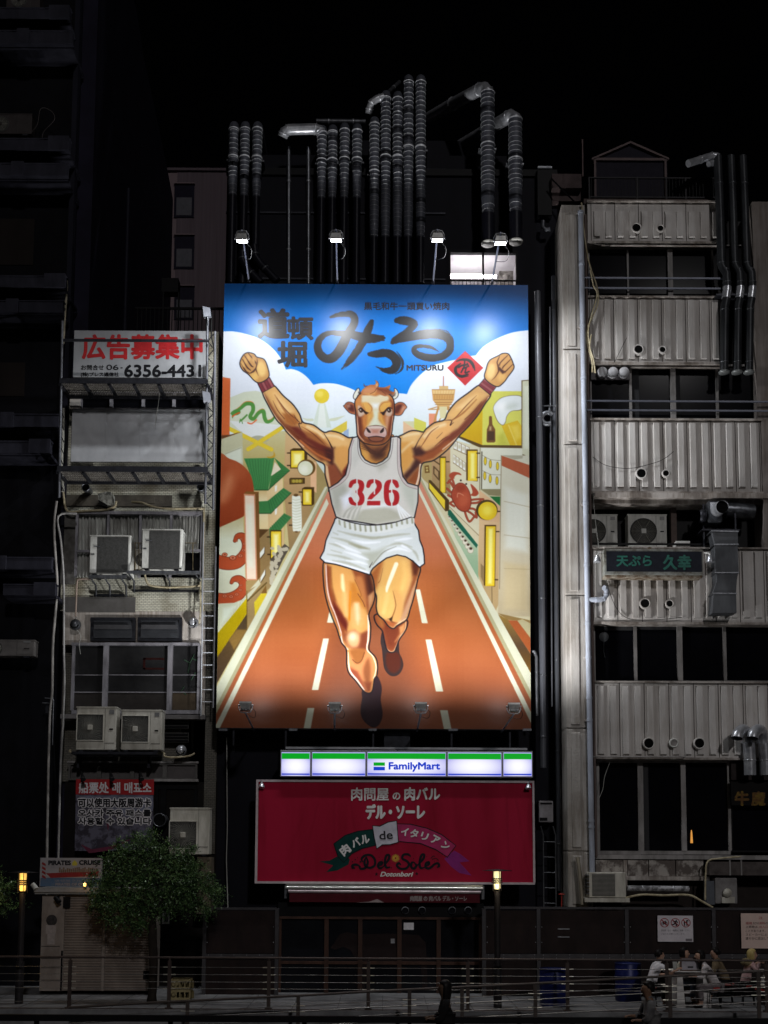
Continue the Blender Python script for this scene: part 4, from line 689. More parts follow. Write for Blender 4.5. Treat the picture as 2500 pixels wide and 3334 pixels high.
M_GLASSD = mat('night_glass', (.012, .013, .016), .12, c2=(.006, .006, .008), scale=1.2, spec=.5)
M_LETW = mat('white_lettering', (.78, .77, .76), .5, c2=(.66, .64, .63), scale=5, amt=.7)
M_LETK = mat('black_lettering', (.015, .015, .018), .5)
def emis(name, c, s, vary=0):
 m = bpy.data.materials.new(name); m.use_nodes = True; nt = m.node_tree; b = nt.nodes['Principled BSDF']
 b.inputs['Base Color'].default_value = (*[min(.8, x) for x in c], 1); b.inputs['Roughness'].default_value = .3
 b.inputs['Emission Color'].default_value = (*c, 1); b.inputs['Emission Strength'].default_value = s
 if vary:
  geo = nt.nodes.new('ShaderNodeNewGeometry'); nz = nt.nodes.new('ShaderNodeTexNoise'); nz.inputs['Scale'].default_value = vary; nz.inputs['Detail'].default_value = 1
  mr = nt.nodes.new('ShaderNodeMapRange'); mr.inputs[1].default_value = .25; mr.inputs[2].default_value = .75; mr.inputs[3].default_value = s * .6; mr.inputs[4].default_value = s * 1.4
  nt.links.new(geo.outputs['Position'], nz.inputs[0]); nt.links.new(nz.outputs[0], mr.inputs[0]); nt.links.new(mr.outputs[0], b.inputs['Emission Strength'])
 return m
def glossy(name, c, rough=.3, c2=None, scale=3): return mat(name, c, rough, c2=c2 or [x * .85 for x in c], scale=scale, amt=.7)
# ------------------------------------------------------------------ setting: ground, water, far structures
GZ = 0.06
M_PAVE = mat('promenade_paving', (.2, .2, .205), .55, c2=(.11, .11, .115), scale=1.3, amt=.75, bump=.2, bscale=20)
M_WATER = mat('canal_water', (.006, .008, .01), .08, c2=(.004, .005, .006), scale=1, bump=.6, bscale=2.2, spec=.5)
g = MB(); g.box(-60, 60, -3.45, 60, -.4, GZ)
o = g.build('pavement', M_PAVE); tag(o, kind='structure')
g = MB()
for k in range(-40, 40): g.box(k * .9 - .004, k * .9 + .004, -3.43, -.8, GZ, GZ + .004)
for y in (-2.6, -1.7): g.box(-36, 36, y - .004, y + .004, GZ, GZ + .005)
o = g.build('pavement_joint', M_BLACK); tag(o, kind='structure')
g = MB(); g.box(-60, 60, -7.6, -3.46, -2.2, -.75); o = g.build('lower_walkway', mat('wet_boards', (.05, .045, .04), .5, c2=(.025, .022, .02), scale=3)); tag(o, kind='structure')
g = MB(); g.quad((-200, -200, -2.0), (200, -200, -2.0), (200, -7.5, -2.0), (-200, -7.5, -2.0)); o = g.build('water', M_WATER); tag(o, kind='structure')
g = MB(); g.quad((-300, 10, GZ - .02), (300, 10, GZ - .02), (300, 300, GZ - .02), (-300, 300, GZ - .02)); o = g.build('ground', mat('dark_asphalt', (.04, .04, .042), .8)); tag(o, kind='structure')
# ------------------------------------------------------------------ black building behind the billboard
YB = 1.0
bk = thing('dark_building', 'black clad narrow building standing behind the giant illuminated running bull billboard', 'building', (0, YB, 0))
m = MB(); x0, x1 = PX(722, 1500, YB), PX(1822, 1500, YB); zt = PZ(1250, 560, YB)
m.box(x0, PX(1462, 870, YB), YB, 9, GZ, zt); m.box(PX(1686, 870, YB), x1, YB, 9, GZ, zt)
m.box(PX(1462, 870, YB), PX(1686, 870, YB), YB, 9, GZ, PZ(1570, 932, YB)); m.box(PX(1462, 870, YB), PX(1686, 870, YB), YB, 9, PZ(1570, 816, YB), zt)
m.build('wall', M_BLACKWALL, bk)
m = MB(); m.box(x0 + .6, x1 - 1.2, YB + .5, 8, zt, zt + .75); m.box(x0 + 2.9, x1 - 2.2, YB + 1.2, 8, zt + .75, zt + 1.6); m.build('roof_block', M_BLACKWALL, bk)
m = MB(); m.box(x0 - .02, x1 - .0, YB - .06, YB + .02, zt - .12, zt + .05); m.build('parapet', M_BLACK, bk)
m = MB()
for y in (690, 905, 548): m.pbox(735, y, 1450, y + 5, YB - .04, .05)
m.build('floor_band', M_DARKMETAL, bk)
# lit office window: a small room with a fluorescent tube
wn = MB(); wx0, wx1, wz0, wz1 = PX(1463, 870, YB) , PX(1685, 870, YB), PZ(1574, 931, YB), PZ(1574, 817, YB)
wn.cur = 0
for a in ((wx0, wx1, YB + 2.2, YB + 2.25, wz0, wz1), (wx0 - .05, wx0 - .002, YB + .1, YB + 2.2, wz0, wz1), (wx1 + .002, wx1 + .05, YB + .1, YB + 2.2, wz0, wz1), (wx0, wx1, YB + .1, YB + 2.2, wz1 + .001, wz1 + .04), (wx0, wx1, YB + .1, YB + 2.2, wz0 - .04, wz0 - .001)): wn.box(*a)
room = wn.build('room', mat('office_wall', (.7, .68, .69), .7, c2=(.6, .58, .6), scale=2), bk)
m = MB(); m.pbox(1462, 815, 1686, 823, YB - .03, .12); m.pbox(1462, 823, 1467, 930, YB - .03, .12); m.pbox(1680, 823, 1686, 930, YB - .03, .12); m.pbox(1570, 823, 1576, 930, YB - .02, .1)
m.build('window_frame', M_BLACK, bk)
m = MB(); m.pbox(1466, 893, 1572, 903, YB + .35, .05); m.pbox(1576, 896, 1616, 903, YB + .35, .05)
tb = m.build('fluorescent_tube', emis('tube_light', (1, .97, 1), 26.0), bk)
m = MB(); m.bbox(PX(1610, 860, YB + 1), PX(1660, 860, YB + 1), YB + 1, YB + 1.4, PZ(1630, 850, YB + 1), PZ(1630, 822, YB + 1)); m.bbox(PX(1625, 880, YB + 1), PX(1672, 880, YB + 1), YB + 1, YB + 1.4, wz0, PZ(1630, 856, YB + 1)); m.lathe([(.07, 0), (.1, .1), (.1, .12)], (PX(1648, 905, YB + .7), YB + .7, PZ(1648, 914, YB + .7)))
m.build('shelf_clutter', mat('office_box', (.35, .33, .3), .6, c2=(.1, .09, .08), scale=5), bk)
rl = MB(); rl.pbox(1462, 911, 1690, 915, .55, .03)
for k in range(18): rl.pbox(1468 + 12.4 * k, 915, 1470 + 12.4 * k, 932, .55, .02)
tag(rl.build('railing', M_BLACK), 'low black railing across the lit office window above the billboard', 'railing')
# ------------------------------------------------------------------ ventilation ducts above the billboard
def duct(px, ytop, ylit, ybot, w, Y, label, group, elbow=True, open_end=False):
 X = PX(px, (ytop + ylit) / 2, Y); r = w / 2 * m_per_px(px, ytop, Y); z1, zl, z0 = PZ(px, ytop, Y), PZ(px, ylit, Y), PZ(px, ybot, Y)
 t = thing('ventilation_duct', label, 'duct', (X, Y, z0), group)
 s = MB(); s.lathe([(r * .55, zl - r * 2.2), (r * .8, zl + r * .2), (r * .97, zl + r * 3), (r, zl + r * 6), (r, z1)], (X, Y, 0), 18)  # taper marks where the lit length ends: light cut-off built into the shape
 if elbow: s.tube([(X, Y, z1)] + [(X, Y + r * 1.5 * (1 - math.cos(a)), z1 + r * 1.2 * math.sin(a)) for a in np.linspace(.2, math.pi / 2, 6)] + [(X, Y + 2.2, z1 + r * 1.2)], r, 14)
 s.build('wrapped_sleeve', M_WRAP, t)
 q = MB(); z = zl + r * .5; k = 0; stp = .118
 while z < z1 + .01:
  f = min(1.0, .82 + .18 * (z - zl) / (r * 6)); rr = r * f + .004
  ti, an = random.uniform(0, .012), random.uniform(0, 6.3); q.tube([(X + rr * math.cos(a), Y + rr * math.sin(a), z + ti * math.cos(a - an)) for a in np.linspace(0, 2 * math.pi, 19)], random.uniform(.003, .0052), 4, caps=False)
  z += stp * random.uniform(.86, 1.16); k += 1
 for zc in ((z1 - (z1 - zl) * .42, 3), (z1 - .02, 2)):
  rr = r + .006; q.lathe([(rr, -.012 * zc[1] / 2), (rr + .012, 0), (rr, .012 * zc[1] / 2)], (X, Y, zc[0]), 18)
 q.build('seam', M_SEAM, t)
 for _ in range(random.choice((1, 2, 2))): zc = random.uniform(zl + .4, z1 - .2); MB().lathe([(r + .004, -.06), (r + .008, -.055), (r + .008, .05), (r + .004, .055)], (X, Y, zc), 18).build('patch_tape', M_DARKMETAL, t)
 p = MB(); p.tube([(X, Y, z0), (X, Y, zl + .1)], r * (.97 if open_end else .8), 16); p.build('shaded_lower_pipe', M_PIPED, t)  # dark lower length, its shade put into the colour
 if open_end:
  e = MB(); e.lathe([(0, 0), (r * .99, 0), (r * 1.03, .03), (r * .98, .05)], (X, Y, z0 - .004), 20); e.build('end_cap', M_ACSHELL, t)
 b = MB(); zb = z1 - (z1 - zl) * .42 - .03; b.box(X - r - .05, X + r + .05, Y + r * .6, Y + .8, zb - .02, zb + .02); b.build('wall_bracket', M_STEELD, t)
 return t
DG = 'ventilation ducts rising above the billboard'
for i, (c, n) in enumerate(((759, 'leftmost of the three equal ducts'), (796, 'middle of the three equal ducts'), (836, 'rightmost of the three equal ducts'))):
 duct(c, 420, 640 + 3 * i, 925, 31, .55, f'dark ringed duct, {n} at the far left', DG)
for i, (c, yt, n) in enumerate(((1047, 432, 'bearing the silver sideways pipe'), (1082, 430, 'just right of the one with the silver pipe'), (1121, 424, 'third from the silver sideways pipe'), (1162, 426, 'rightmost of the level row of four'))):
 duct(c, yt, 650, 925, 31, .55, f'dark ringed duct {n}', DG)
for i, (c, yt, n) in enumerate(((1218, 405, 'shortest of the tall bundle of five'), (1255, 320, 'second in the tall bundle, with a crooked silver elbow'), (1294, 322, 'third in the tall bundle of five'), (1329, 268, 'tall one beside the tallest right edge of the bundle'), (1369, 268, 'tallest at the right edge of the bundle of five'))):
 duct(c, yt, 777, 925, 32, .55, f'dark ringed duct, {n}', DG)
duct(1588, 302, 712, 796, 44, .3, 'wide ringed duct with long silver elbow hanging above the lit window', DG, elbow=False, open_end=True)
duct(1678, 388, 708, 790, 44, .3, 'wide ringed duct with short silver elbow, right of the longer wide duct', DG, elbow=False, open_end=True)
def pipe_thing(name, label, cat, pts, r, m, n=12, rings=0, group=None, ringm=None):
 c = Vector(pts[0]); t = thing(name, label, cat, c, group); s = MB(); s.tube(pts, r, n); s.build('pipe', m, t)
 if rings:
  q = MB()
  for k in range(rings):
   f = (k + .5) / rings * (len(pts) - 1); i = int(f); a, b = Vector(pts[i]), Vector(pts[min(i + 1, len(pts) - 1)]); p = a.lerp(b, f - i); d = (b - a).normalized()
   q.tube([p - d * .02, p - d * .008, p + d * .008, p + d * .02], [r, r * 1.12, r * 1.12, r], n, caps=False)
  q.build('seam', ringm or M_STEEL, t)
 return t
Yd = .3
pipe_thing('silver_elbow', 'long shiny silver elbow pipe leaving the top of the wide duct', 'pipe', [P(1588, 318, Yd), P(1587, 300, Yd), P(1578, 288, Yd), P(1562, 292, Yd + .15), P(1530, 308, .9), P(1475, 338, 1.6), P(1400, 382, 3)], .15, M_STEEL, rings=3)
pipe_thing('silver_elbow', 'short shiny silver elbow pipe leaving the top of the right wide duct', 'pipe', [P(1678, 402, Yd), P(1676, 384, Yd), P(1664, 376, Yd), P(1645, 388, Yd + .15), P(1612, 408, .8), P(1500, 474, 2.5)], .15, M_STEEL, rings=3)
pipe_thing('silver_pipe', 'bright silver pipe bending sideways above the four level ducts', 'pipe', [P(1046, 436, .5), P(1040, 424, .5), P(1025, 420, .5), P(940, 422, .5), P(926, 430, .5), P(920, 446, .55)], .125, M_STEEL, rings=4)
pipe_thing('silver_elbow', 'crooked silver elbow leaning left of the tall duct bundle', 'pipe', [P(1250, 316, .5), P(1228, 322, .5), P(1210, 334, .5), P(1204, 350, .55), P(1200, 368, .6)], .09, M_STEEL, rings=3)
pipe_thing('roof_pipe', 'thin dark pipe lying level behind the ducts on the roof', 'pipe', [P(1030, 396, 1.6), P(1190, 398, 1.6)], .07, M_STEELD, rings=2)
pipe_thing('roof_pipe', 'thin grey strut slanting to the tallest ducts', 'pipe', [P(1262, 302, .8), P(1300, 268, 1.4)], .05, M_STEELD, rings=1)
for (a, n) in ((940, 'left'), (1004, 'right')):
 pipe_thing('vent_pipe', f'thin dim vent pipe with a mushroom cap, {n} one under the silver sideways pipe', 'pipe', [P(a, 925, 1), P(a, 480, .9)], .055, M_STEELD, rings=2)
bent = [[P(797, 925, .5)]]
for i, pts in enumerate(([P(788, 820, .35), P(790, 850, .35), P(808, 880, .35), P(850, 922, .35)], [P(828, 800, .3), P(832, 838, .3), P(850, 862, .3), P(902, 916, .3)])):
 pipe_thing('bent_pipe', ('lower' if i == 0 else 'upper') + ' dark bent pipe slanting behind the leftmost floodlight', 'pipe', pts, .1, M_PIPED, rings=2, ringm=M_STEELD)
# ------------------------------------------------------------------ the billboard
bb = thing('billboard', 'giant floodlit billboard of a running bull athlete with arms raised on a red track', 'billboard', ((BX0 + BX1) / 2, 0, BZ0))
paint(); brush()
if True:
 # faint brush grain of the print
 gr = RNG.rand(AH, AW).astype(np.float32); gr = (gr + np.roll(gr, 1, 1) + np.roll(gr, 1, 0) + np.roll(gr, 2, 1)) / 4 - .5
 lo = RNG.rand(AH // 40 + 2, AW // 40 + 2); lo = np.kron(lo, np.ones((40, 40)))[:AH, :AW]
 for _ in range(3): lo = (lo + np.roll(lo, 13, 0) + np.roll(lo, 13, 1) + np.roll(lo, -13, 0) + np.roll(lo, -13, 1)) / 5
 IMG += gr[..., None] * .03 + ((lo - .5) * .05)[..., None].astype(np.float32)
 np.clip(IMG, 0, 1, out=IMG); IMG **= 1.16
xs = np.linspace(BX0, BX1, AW + 1); zs = np.linspace(BZ1, BZ0, AH + 1)
vx = np.zeros(((AH + 1) * (AW + 1), 3), np.float32); gx, gz = np.meshgrid(xs - bb.location.x, zs - bb.location.z); vx[:, 0] = gx.ravel(); vx[:, 2] = gz.ravel()
i0 = (np.arange(AH)[:, None] * (AW + 1) + np.arange(AW)[None]).ravel(); qd = np.stack([i0, i0 + AW + 1, i0 + AW + 2, i0 + 1], 1).astype(np.int32)
me = bpy.data.meshes.new('printed_face'); me.vertices.add(len(vx)); me.vertices.foreach_set('co', vx.ravel()); me.loops.add(qd.size); me.loops.foreach_set('vertex_index', qd.ravel())
me.polygons.add(len(qd)); me.polygons.foreach_set('loop_start', np.arange(0, qd.size, 4, dtype=np.int32)); me.update(calc_edges=True)
ca = me.color_attributes.new('paint', 'FLOAT_COLOR', 'POINT')
pad = np.pad(IMG, ((1, 1), (1, 1), (0, 0)), 'edge'); vc = (pad[:-1, :-1] + pad[1:, :-1] + pad[:-1, 1:] + pad[1:, 1:]) / 4
lin = np.where(vc <= .04045, vc / 12.92, ((vc + .055) / 1.055) ** 2.4).astype(np.float32) * .46
rgba = np.ones((len(vx), 4), np.float32); rgba[:, :3] = lin.reshape(-1, 3); ca.data.foreach_set('color', rgba.ravel())
mt = bpy.data.materials.new('printed_vinyl'); mt.use_nodes = True; nt = mt.node_tree; b = nt.nodes['Principled BSDF']
at = nt.nodes.new('ShaderNodeAttribute'); at.attribute_name = 'paint'; nt.links.new(at.outputs['Color'], b.inputs['Base Color'])
b.inputs['Roughness'].default_value = .33; b.inputs["Specular IOR Level"].default_value = .15; VINYL = b
# sheets of the print, slightly uneven: weak seams in the relief
geo = nt.nodes.new('ShaderNodeNewGeometry'); n2 = nt.nodes.new('ShaderNodeTexNoise'); n2.inputs['Scale'].default_value = .8; bp = nt.nodes.new('ShaderNodeBump'); bp.inputs['Strength'].default_value = .12; bp.inputs['Distance'].default_value = .05
nt.links.new(geo.outputs['Position'], n2.inputs[0]); nt.links.new(n2.outputs[0], bp.inputs['Height']); nt.links.new(bp.outputs[0], b.inputs['Normal'])
me.materials.append(mt); po = bpy.data.objects.new('printed_face', me); COL.objects.link(po); po.parent = bb
m = MB(); m.box(BX0 - .004, BX1 + .004, .004, .3, BZ0 - .01, BZ1 + .006); m.build('panel_box', mat('board_edge', (.05, .05, .055), .5), bb)
M_INKC = mat('ink_lettering', (.024, .024, .028), .3, c2=(.018, .018, .02), scale=8, spec=.5)
m = MB()
letters(m, '道', 838, 1003, 944, 1104, -.002, .05); letters(m, '頓', 934, 1030, 1021, 1108, -.002, .05); letters(m, '堀', 902, 1110, 1001, 1197, -.002, .05); m.build('place_lettering', M_INKC, bb)
m = MB(); letters(m, 'MITSURU', 1323, 1188, 1444, 1207, -.002, .07); m.build('name_lettering', M_INKC, bb); m = MB(); letters(m, '黒毛和牛一頭買い焼肉', 1185, 984, 1463, 1010, -.002, .03); m.build('slogan_lettering', M_INKC, bb)
m = MB()
for a, b_ in ((712, 740), (940, 968), (1200, 1226), (1460, 1490), (1702, 1730)): m.pbox(a, 2372, b_, 2379, -.02, .2)
m.build('mounting_foot', M_STEELD, bb)
for x in (760, 930, 1215, 1470, 1660): MB().pbox(x - 3, 2374, x + 3, 2452, .1, .06).build('support_strut', M_DARKMETAL, bb)
MB().pbox(1250, 2380, 1335, 2450, .3, .7).build('support_block', M_DARKMETAL, bb)
# ------------------------------------------------------------------ floodlights
M_LENS = emis('flood_lens', (.93, .96, 1.0), 60.0)
M_HOUS = mat('flood_housing', (.4, .4, .39), .4, .5, c2=(.24, .24, .24), scale=12)
M_ARM = mat('flood_arm', (.3, .32, .4), .4, .4, c2=(.2, .21, .27), scale=10)
WIDE, NARROW = 540.0, 440.0
def flood(px, py, bx, by, up, label, tilt=.22, wide=1.0, nar=1.0, aim=6.2):
 L = P(px, py, -1.62 if up else -2.1); B = P(bx, by, .12); s = 1 if up else -1
 t = thing('floodlight', label, 'floodlight', L, 'floodlights of the billboard')
 n = Vector((0, tilt, s)).normalized(); X = Vector((1, 0, 0)); W = n.cross(X)
 def fr(a, b, c): return L + X * a + W * b + n * c
 def hexa(mb, w, d, c0, c1, w1=None, d1=None):
  w1, d1 = w1 or w, d1 or d
  v = [fr(-w, -d, c0), fr(w, -d, c0), fr(w, d, c0), fr(-w, d, c0), fr(-w1, -d1, c1), fr(w1, -d1, c1), fr(w1, d1, c1), fr(-w1, d1, c1)]
  mb.add(v, [(0, 3, 2, 1), (4, 5, 6, 7), (0, 1, 5, 4), (1, 2, 6, 5), (2, 3, 7, 6), (3, 0, 4, 7)], False)
 m = MB(); hexa(m, .1, .085, -.12, -.02, .125, .11); hexa(m, .128, .113, -.019, .02)
 for k in range(7): m.add([fr(-.1 + .033 * k, -.09, -.16), fr(-.09 + .033 * k, -.09, -.16), fr(-.09 + .033 * k, .09, -.16), fr(-.1 + .033 * k, .09, -.16), fr(-.1 + .033 * k, -.09, -.119), fr(-.09 + .033 * k, -.09, -.119), fr(-.09 + .033 * k, .09, -.119), fr(-.1 + .033 * k, .09, -.119)], [(0, 3, 2, 1), (0, 1, 5, 4), (1, 2, 6, 5), (2, 3, 7, 6), (3, 0, 4, 7)], False)
 m.build('housing', M_HOUS, t)
 m = MB()
 for o_ in (-.055, .055): hexa(m, .108, .036, .021, .027); m.v = m.v[:-8] + [tuple(Vector(q) + W * o_) for q in m.v[-8:]]
 m.build('lens', M_LENS, t)
 m = MB(); m.tube([fr(-.14, 0, -.02), fr(-.15, 0, -.1), fr(-.1, 0, -.19), fr(0, 0, -.2), fr(.1, 0, -.19), fr(.15, 0, -.1), fr(.14, 0, -.02)], .012, 6)
 for a in (-1, 1): m.tube([fr(a * .128, 0, -.03), fr(a * .165, 0, -.03)], .02, 8)
 m.build('yoke', M_STEEL, t)
 m = MB(); m.tube([fr(0, 0, -.2) if up else fr(0, .02, -.2), B], .022, 4); m.tube([B, B + Vector((0, .3, 0))], .03, 6); m.build('arm', M_ARM, t)
 m = MB(); m.tube(spline([L + Vector((.1, .05, -.05)), L + Vector((.2, .1, -.16)), L + Vector((.16, .3, -.26)), L.lerp(B, .45)], False, 5), .006, 5); m.build('cable', M_RUBBER, t)
 for nm, sz, bl, en, d, r_ in (('wide_beam', 170 if up else 162, .9 if up else .7, WIDE * wide, n, .1), ('long_beam', 46, 1.0, NARROW * nar, Vector((0, 1.62 if up else 2.1, s * aim)).normalized(), .1)):
  ld = bpy.data.lights.new(nm, 'SPOT'); ld.energy = en; ld.spot_size = R(sz); ld.spot_blend = bl; ld.shadow_soft_size = r_; ld.color = (.95, .975, 1.0) if not up else (.98, .98, .98)
  lo_ = bpy.data.objects.new(nm, ld); COL.objects.link(lo_); lo_.parent = t; lo_.location = n * .14; lo_.rotation_euler = d.to_track_quat('-Z', 'Y').to_euler()
 return t
TOPS = [(788, 782, 810, 915, 'leftmost lit white floodlight on an arm above the billboard'), (1094, 780, 1098, 918, 'lit floodlight above the billboard, second from the left end'), (1424, 780, 1410, 920, 'lit floodlight above the billboard between the tall ducts and the lit window'), (1629, 790, 1601, 922, 'rightmost lit floodlight on a leaning arm before the bright window')]
for a in TOPS: flood(*a[:4], False, a[4])
BOTS = [(800, 2292, 824, 2372, 'leftmost dark backed floodlight at the foot of the billboard'), (1090, 2294, 1089, 2372, 'floodlight at the billboard foot, left of the painted shoe'), (1370, 2294, 1359, 2374, 'floodlight at the billboard foot, right of the painted shoe'), (1672, 2296, 1636, 2378, 'rightmost floodlight at the foot of the billboard beside dark pipes')]
for a in BOTS: flood(*a[:4], True, a[4], tilt=.2, wide=1.2, nar=3.0)
# ------------------------------------------------------------------ shop signs below
fs = thing('lightbox_sign', 'glowing green, white and blue store lightbox under the billboard', 'sign', P(1322, 2530, -.2))
m = MB(); m.pbox(912, 2444, 1735, 2530, -.19, .4, .012); m.pbox(930, 2433, 1716, 2440, -.05, .25); m.build('case', mat('lightbox_case', (.3, .3, .32), .4, .3), fs)
def lightbox(name, c_mid, c_edge):
 """glowing panel; brighter middle, as from tubes behind, is painted into its emission"""
 m = bpy.data.materials.new(name); m.use_nodes = True; nt = m.node_tree; b = nt.nodes['Principled BSDF']; tc = nt.nodes.new('ShaderNodeTexCoord'); sp = nt.nodes.new('ShaderNodeSeparateXYZ'); nt.links.new(tc.outputs['Generated'], sp.inputs[0]); ds = []
 for i, k in ((0, 1.5), (2, 1.7)):
  u = nt.nodes.new('ShaderNodeMath'); u.operation = 'SUBTRACT'; u.inputs[1].default_value = .5 if i == 0 else .42; nt.links.new(sp.outputs[i], u.inputs[0]); v = nt.nodes.new('ShaderNodeMath'); v.operation = 'MULTIPLY'; nt.links.new(u.outputs[0], v.inputs[0]); nt.links.new(u.outputs[0], v.inputs[1]); w = nt.nodes.new('ShaderNodeMath'); w.operation = 'MULTIPLY'; w.inputs[1].default_value = k * 2; nt.links.new(v.outputs[0], w.inputs[0]); ds.append(w)
 ad = nt.nodes.new('ShaderNodeMath'); nt.links.new(ds[0].outputs[0], ad.inputs[0]); nt.links.new(ds[1].outputs[0], ad.inputs[1]); rp = nt.nodes.new('ShaderNodeValToRGB'); rp.color_ramp.elements[0].color = (*c_mid, 1); rp.color_ramp.elements[1].color = (*c_edge, 1); nt.links.new(ad.outputs[0], rp.inputs[0]); nt.links.new(rp.outputs[0], b.inputs['Emission Color']); b.inputs['Emission Strength'].default_value = 1; b.inputs['Base Color'].default_value = (.3, .3, .3, 1); return m
GRN, WHT, BLU = emis('lit_green', (.0, .3, .012), 1.0), lightbox('lit_white', (.95, .95, 1.0), (.36, .36, .8)), emis('lit_blue', (.005, .04, .5), .9)
segs = ((916, 1009), (1016, 1189), (1196, 1451), (1458, 1632), (1639, 1731))
for i, (a, b_) in enumerate(segs):
 f = MB(); f.pbox(a, 2449 + (i > 2), b_, 2526 + (i > 2), -.2, .012); pn = f.build('lit_panel', WHT, fs)
 f = MB(); f.pbox(a + 1, 2452 + (i > 2), b_ - 1, 2471 + (i > 2), -.204, .004); f.build('green_band', GRN, pn)
 f = MB(); f.pbox(a + 1, 2518 + (i > 2), b_ - 1, 2522.5 + (i > 2), -.204, .004); f.build('blue_band', BLU, pn)
 if i == 2:
  f = MB(); letters(f, 'FamilyMart', 1265, 2481, 1433, 2513, -.206, .05); f.build('lettering', BLU, pn)
  f = MB(); f.pbox(1216, 2482, 1253, 2493, -.206, .005); f.build('emblem', GRN, pn); f = MB(); f.pbox(1216, 2496.5, 1253, 2508, -.206, .005); f.build('emblem', BLU, pn)
YS = -.12
rs_ = thing('shop_signboard', 'large dark red signboard with white Japanese lettering and a ribbon emblem', 'sign', P(1288, 2875, YS))
M_CRIM = mat('crimson_panel', (.37, .011, .04), .5, c2=(.27, .007, .025), scale=1.1, amt=.6, streak=6, detail=3, spec=.06)
m = MB(); m.pbox(840, 2546, 1736, 2871, YS, .16); m.build('panel', M_CRIM, rs_)
m = MB(); M_FR = mat('pale_frame', (.58, .5, .52), .4)
m.pprism([(834, 2538), (1739, 2542), (1739, 2549), (834, 2545)], YS - .03, .2); m.pprism([(829, 2869), (1742, 2873), (1742, 2880), (829, 2876)], YS - .03, .2)
m.pprism([(834, 2545), (841, 2545), (837, 2869), (829, 2869)], YS - .03, .2); m.pprism([(1733, 2549), (1739, 2549), (1743, 2873), (1736, 2873)], YS - .03, .2); m.build('frame', M_FR, rs_)
YL = YS - .004
m = MB(); letters(m, '肉問屋', 1143, 2564, 1266, 2607, YL, .032); letters(m, 'の', 1278, 2580, 1303, 2604, YL, .05); letters(m, '肉バル', 1316, 2563, 1433, 2607, YL, .045); m.build('upper_lettering', M_LETW, rs_); m = MB(); letters(m, 'デル・ソーレ', 1190, 2617, 1384, 2668, YL, .06); m.build('lettering', M_LETW, rs_)
KN, GRB, MAG, PNK = mat('ribbon_outline', (.01, .01, .016), .5), mat('ribbon_green', (.004, .045, .04), .5), mat('ribbon_magenta', (.28, .012, .2), .5), mat('ribbon_pink', (.45, .02, .12), .5)
zq = zoomer(700, 2350, 1.508)
def rib(pts, col, Y, ol=3.2):
 q = [tuple(a) for a in spline(pts, True, 4)] if len(pts) > 9 else pts
 m = MB(); m.pprism(q, Y, .002); return m
em = MB(); em.cur = 0
def ribbon(pts, mi, Y):
 c = np.mean(np.array(pts), 0); ar = np.array(pts)
 nrm = []; k = len(pts); sgn = 1 if sum(pts[i][0] * pts[(i + 1) % k][1] - pts[(i + 1) % k][0] * pts[i][1] for i in range(k)) > 0 else -1
 for i in range(k):
  d1 = ar[i] - ar[i - 1]; d2 = ar[(i + 1) % k] - ar[i]; d1 = d1 / (np.hypot(*d1) + 1e-6); d2 = d2 / (np.hypot(*d2) + 1e-6); nn = np.array([d1[1] + d2[1], -(d1[0] + d2[0])]) * sgn; nrm.append(nn / (np.hypot(*nn) + 1e-6))
 out = [tuple(ar[i] + nrm[i] * 3.4) for i in range(k)]
 em.cur = 0; em.pprism(out, Y + .0015, .0015); em.cur = mi; em.pprism(pts, Y, .0015)
def arc(cx, cy, rx, ry, a0, a1, n=9): return [(cx + rx * math.cos(R(a)), cy + ry * math.sin(R(a))) for a in np.linspace(a0, a1, n)]
ribbon(zq((512, 685), (560, 682), (610, 655), (640, 650), (662, 676), (655, 700), (600, 730), (545, 738), (580, 705)), 1, YL + .003)
ribbon(zq((1125, 672), (1175, 632), (1205, 650), (1250, 685), (1200, 690), (1260, 755), (1200, 742), (1160, 712)), 3, YL + .003)
ribbon(zq((585, 600), (640, 560), (700, 540), (772, 530), (785, 605), (720, 620), (670, 645), (632, 688), (605, 660)), 1, YL)
ribbon(zq((892, 502), (960, 505), (1040, 525), (1110, 555), (1180, 608), (1140, 662), (1085, 625), (1010, 595), (900, 585)), 2, YL)
ribbon(zq((775, 512), (810, 515), (850, 495), (890, 488), (898, 590), (860, 600), (820, 602), (795, 620), (784, 570)), 4, YL - .003)
em.build('ribbon_emblem', [KN, GRB, PNK, MAG, mat('ribbon_white', (.62, .6, .68), .5)], rs_)
YL2 = YL - .004
for wd in ((('肉', 638, 628, 52, -38), ('バ', 690, 592, 44, -22), ('ル', 737, 576, 44, -10)), (('イ', 932, 540, 40, 6), ('タ', 978, 548, 42, 12), ('リ', 1028, 562, 38, 20), ('ア', 1082, 580, 42, 28), ('ン', 1132, 608, 38, 36))):
 m = MB()
 for ch, x, y, s, r_ in wd: (cx, cy), = zq((x, y)); h = s / 1.508 / 2; letters(m, ch, cx - h * .95, cy - h, cx + h * .95, cy + h, YL2, .055, rot=r_)
 m.build('ribbon_lettering', M_LETW, rs_)
m = MB(); (a, b_), (c, d) = zq((806, 535), (872, 577)); letters(m, 'de', a, b_, c, d, YL2 - .003, .03, rot=-4); m.build('de_lettering', mat('soft_black', (.03, .03, .035), .5), rs_); m = MB()
zk = zoomer(1060, 2750, 3.318)
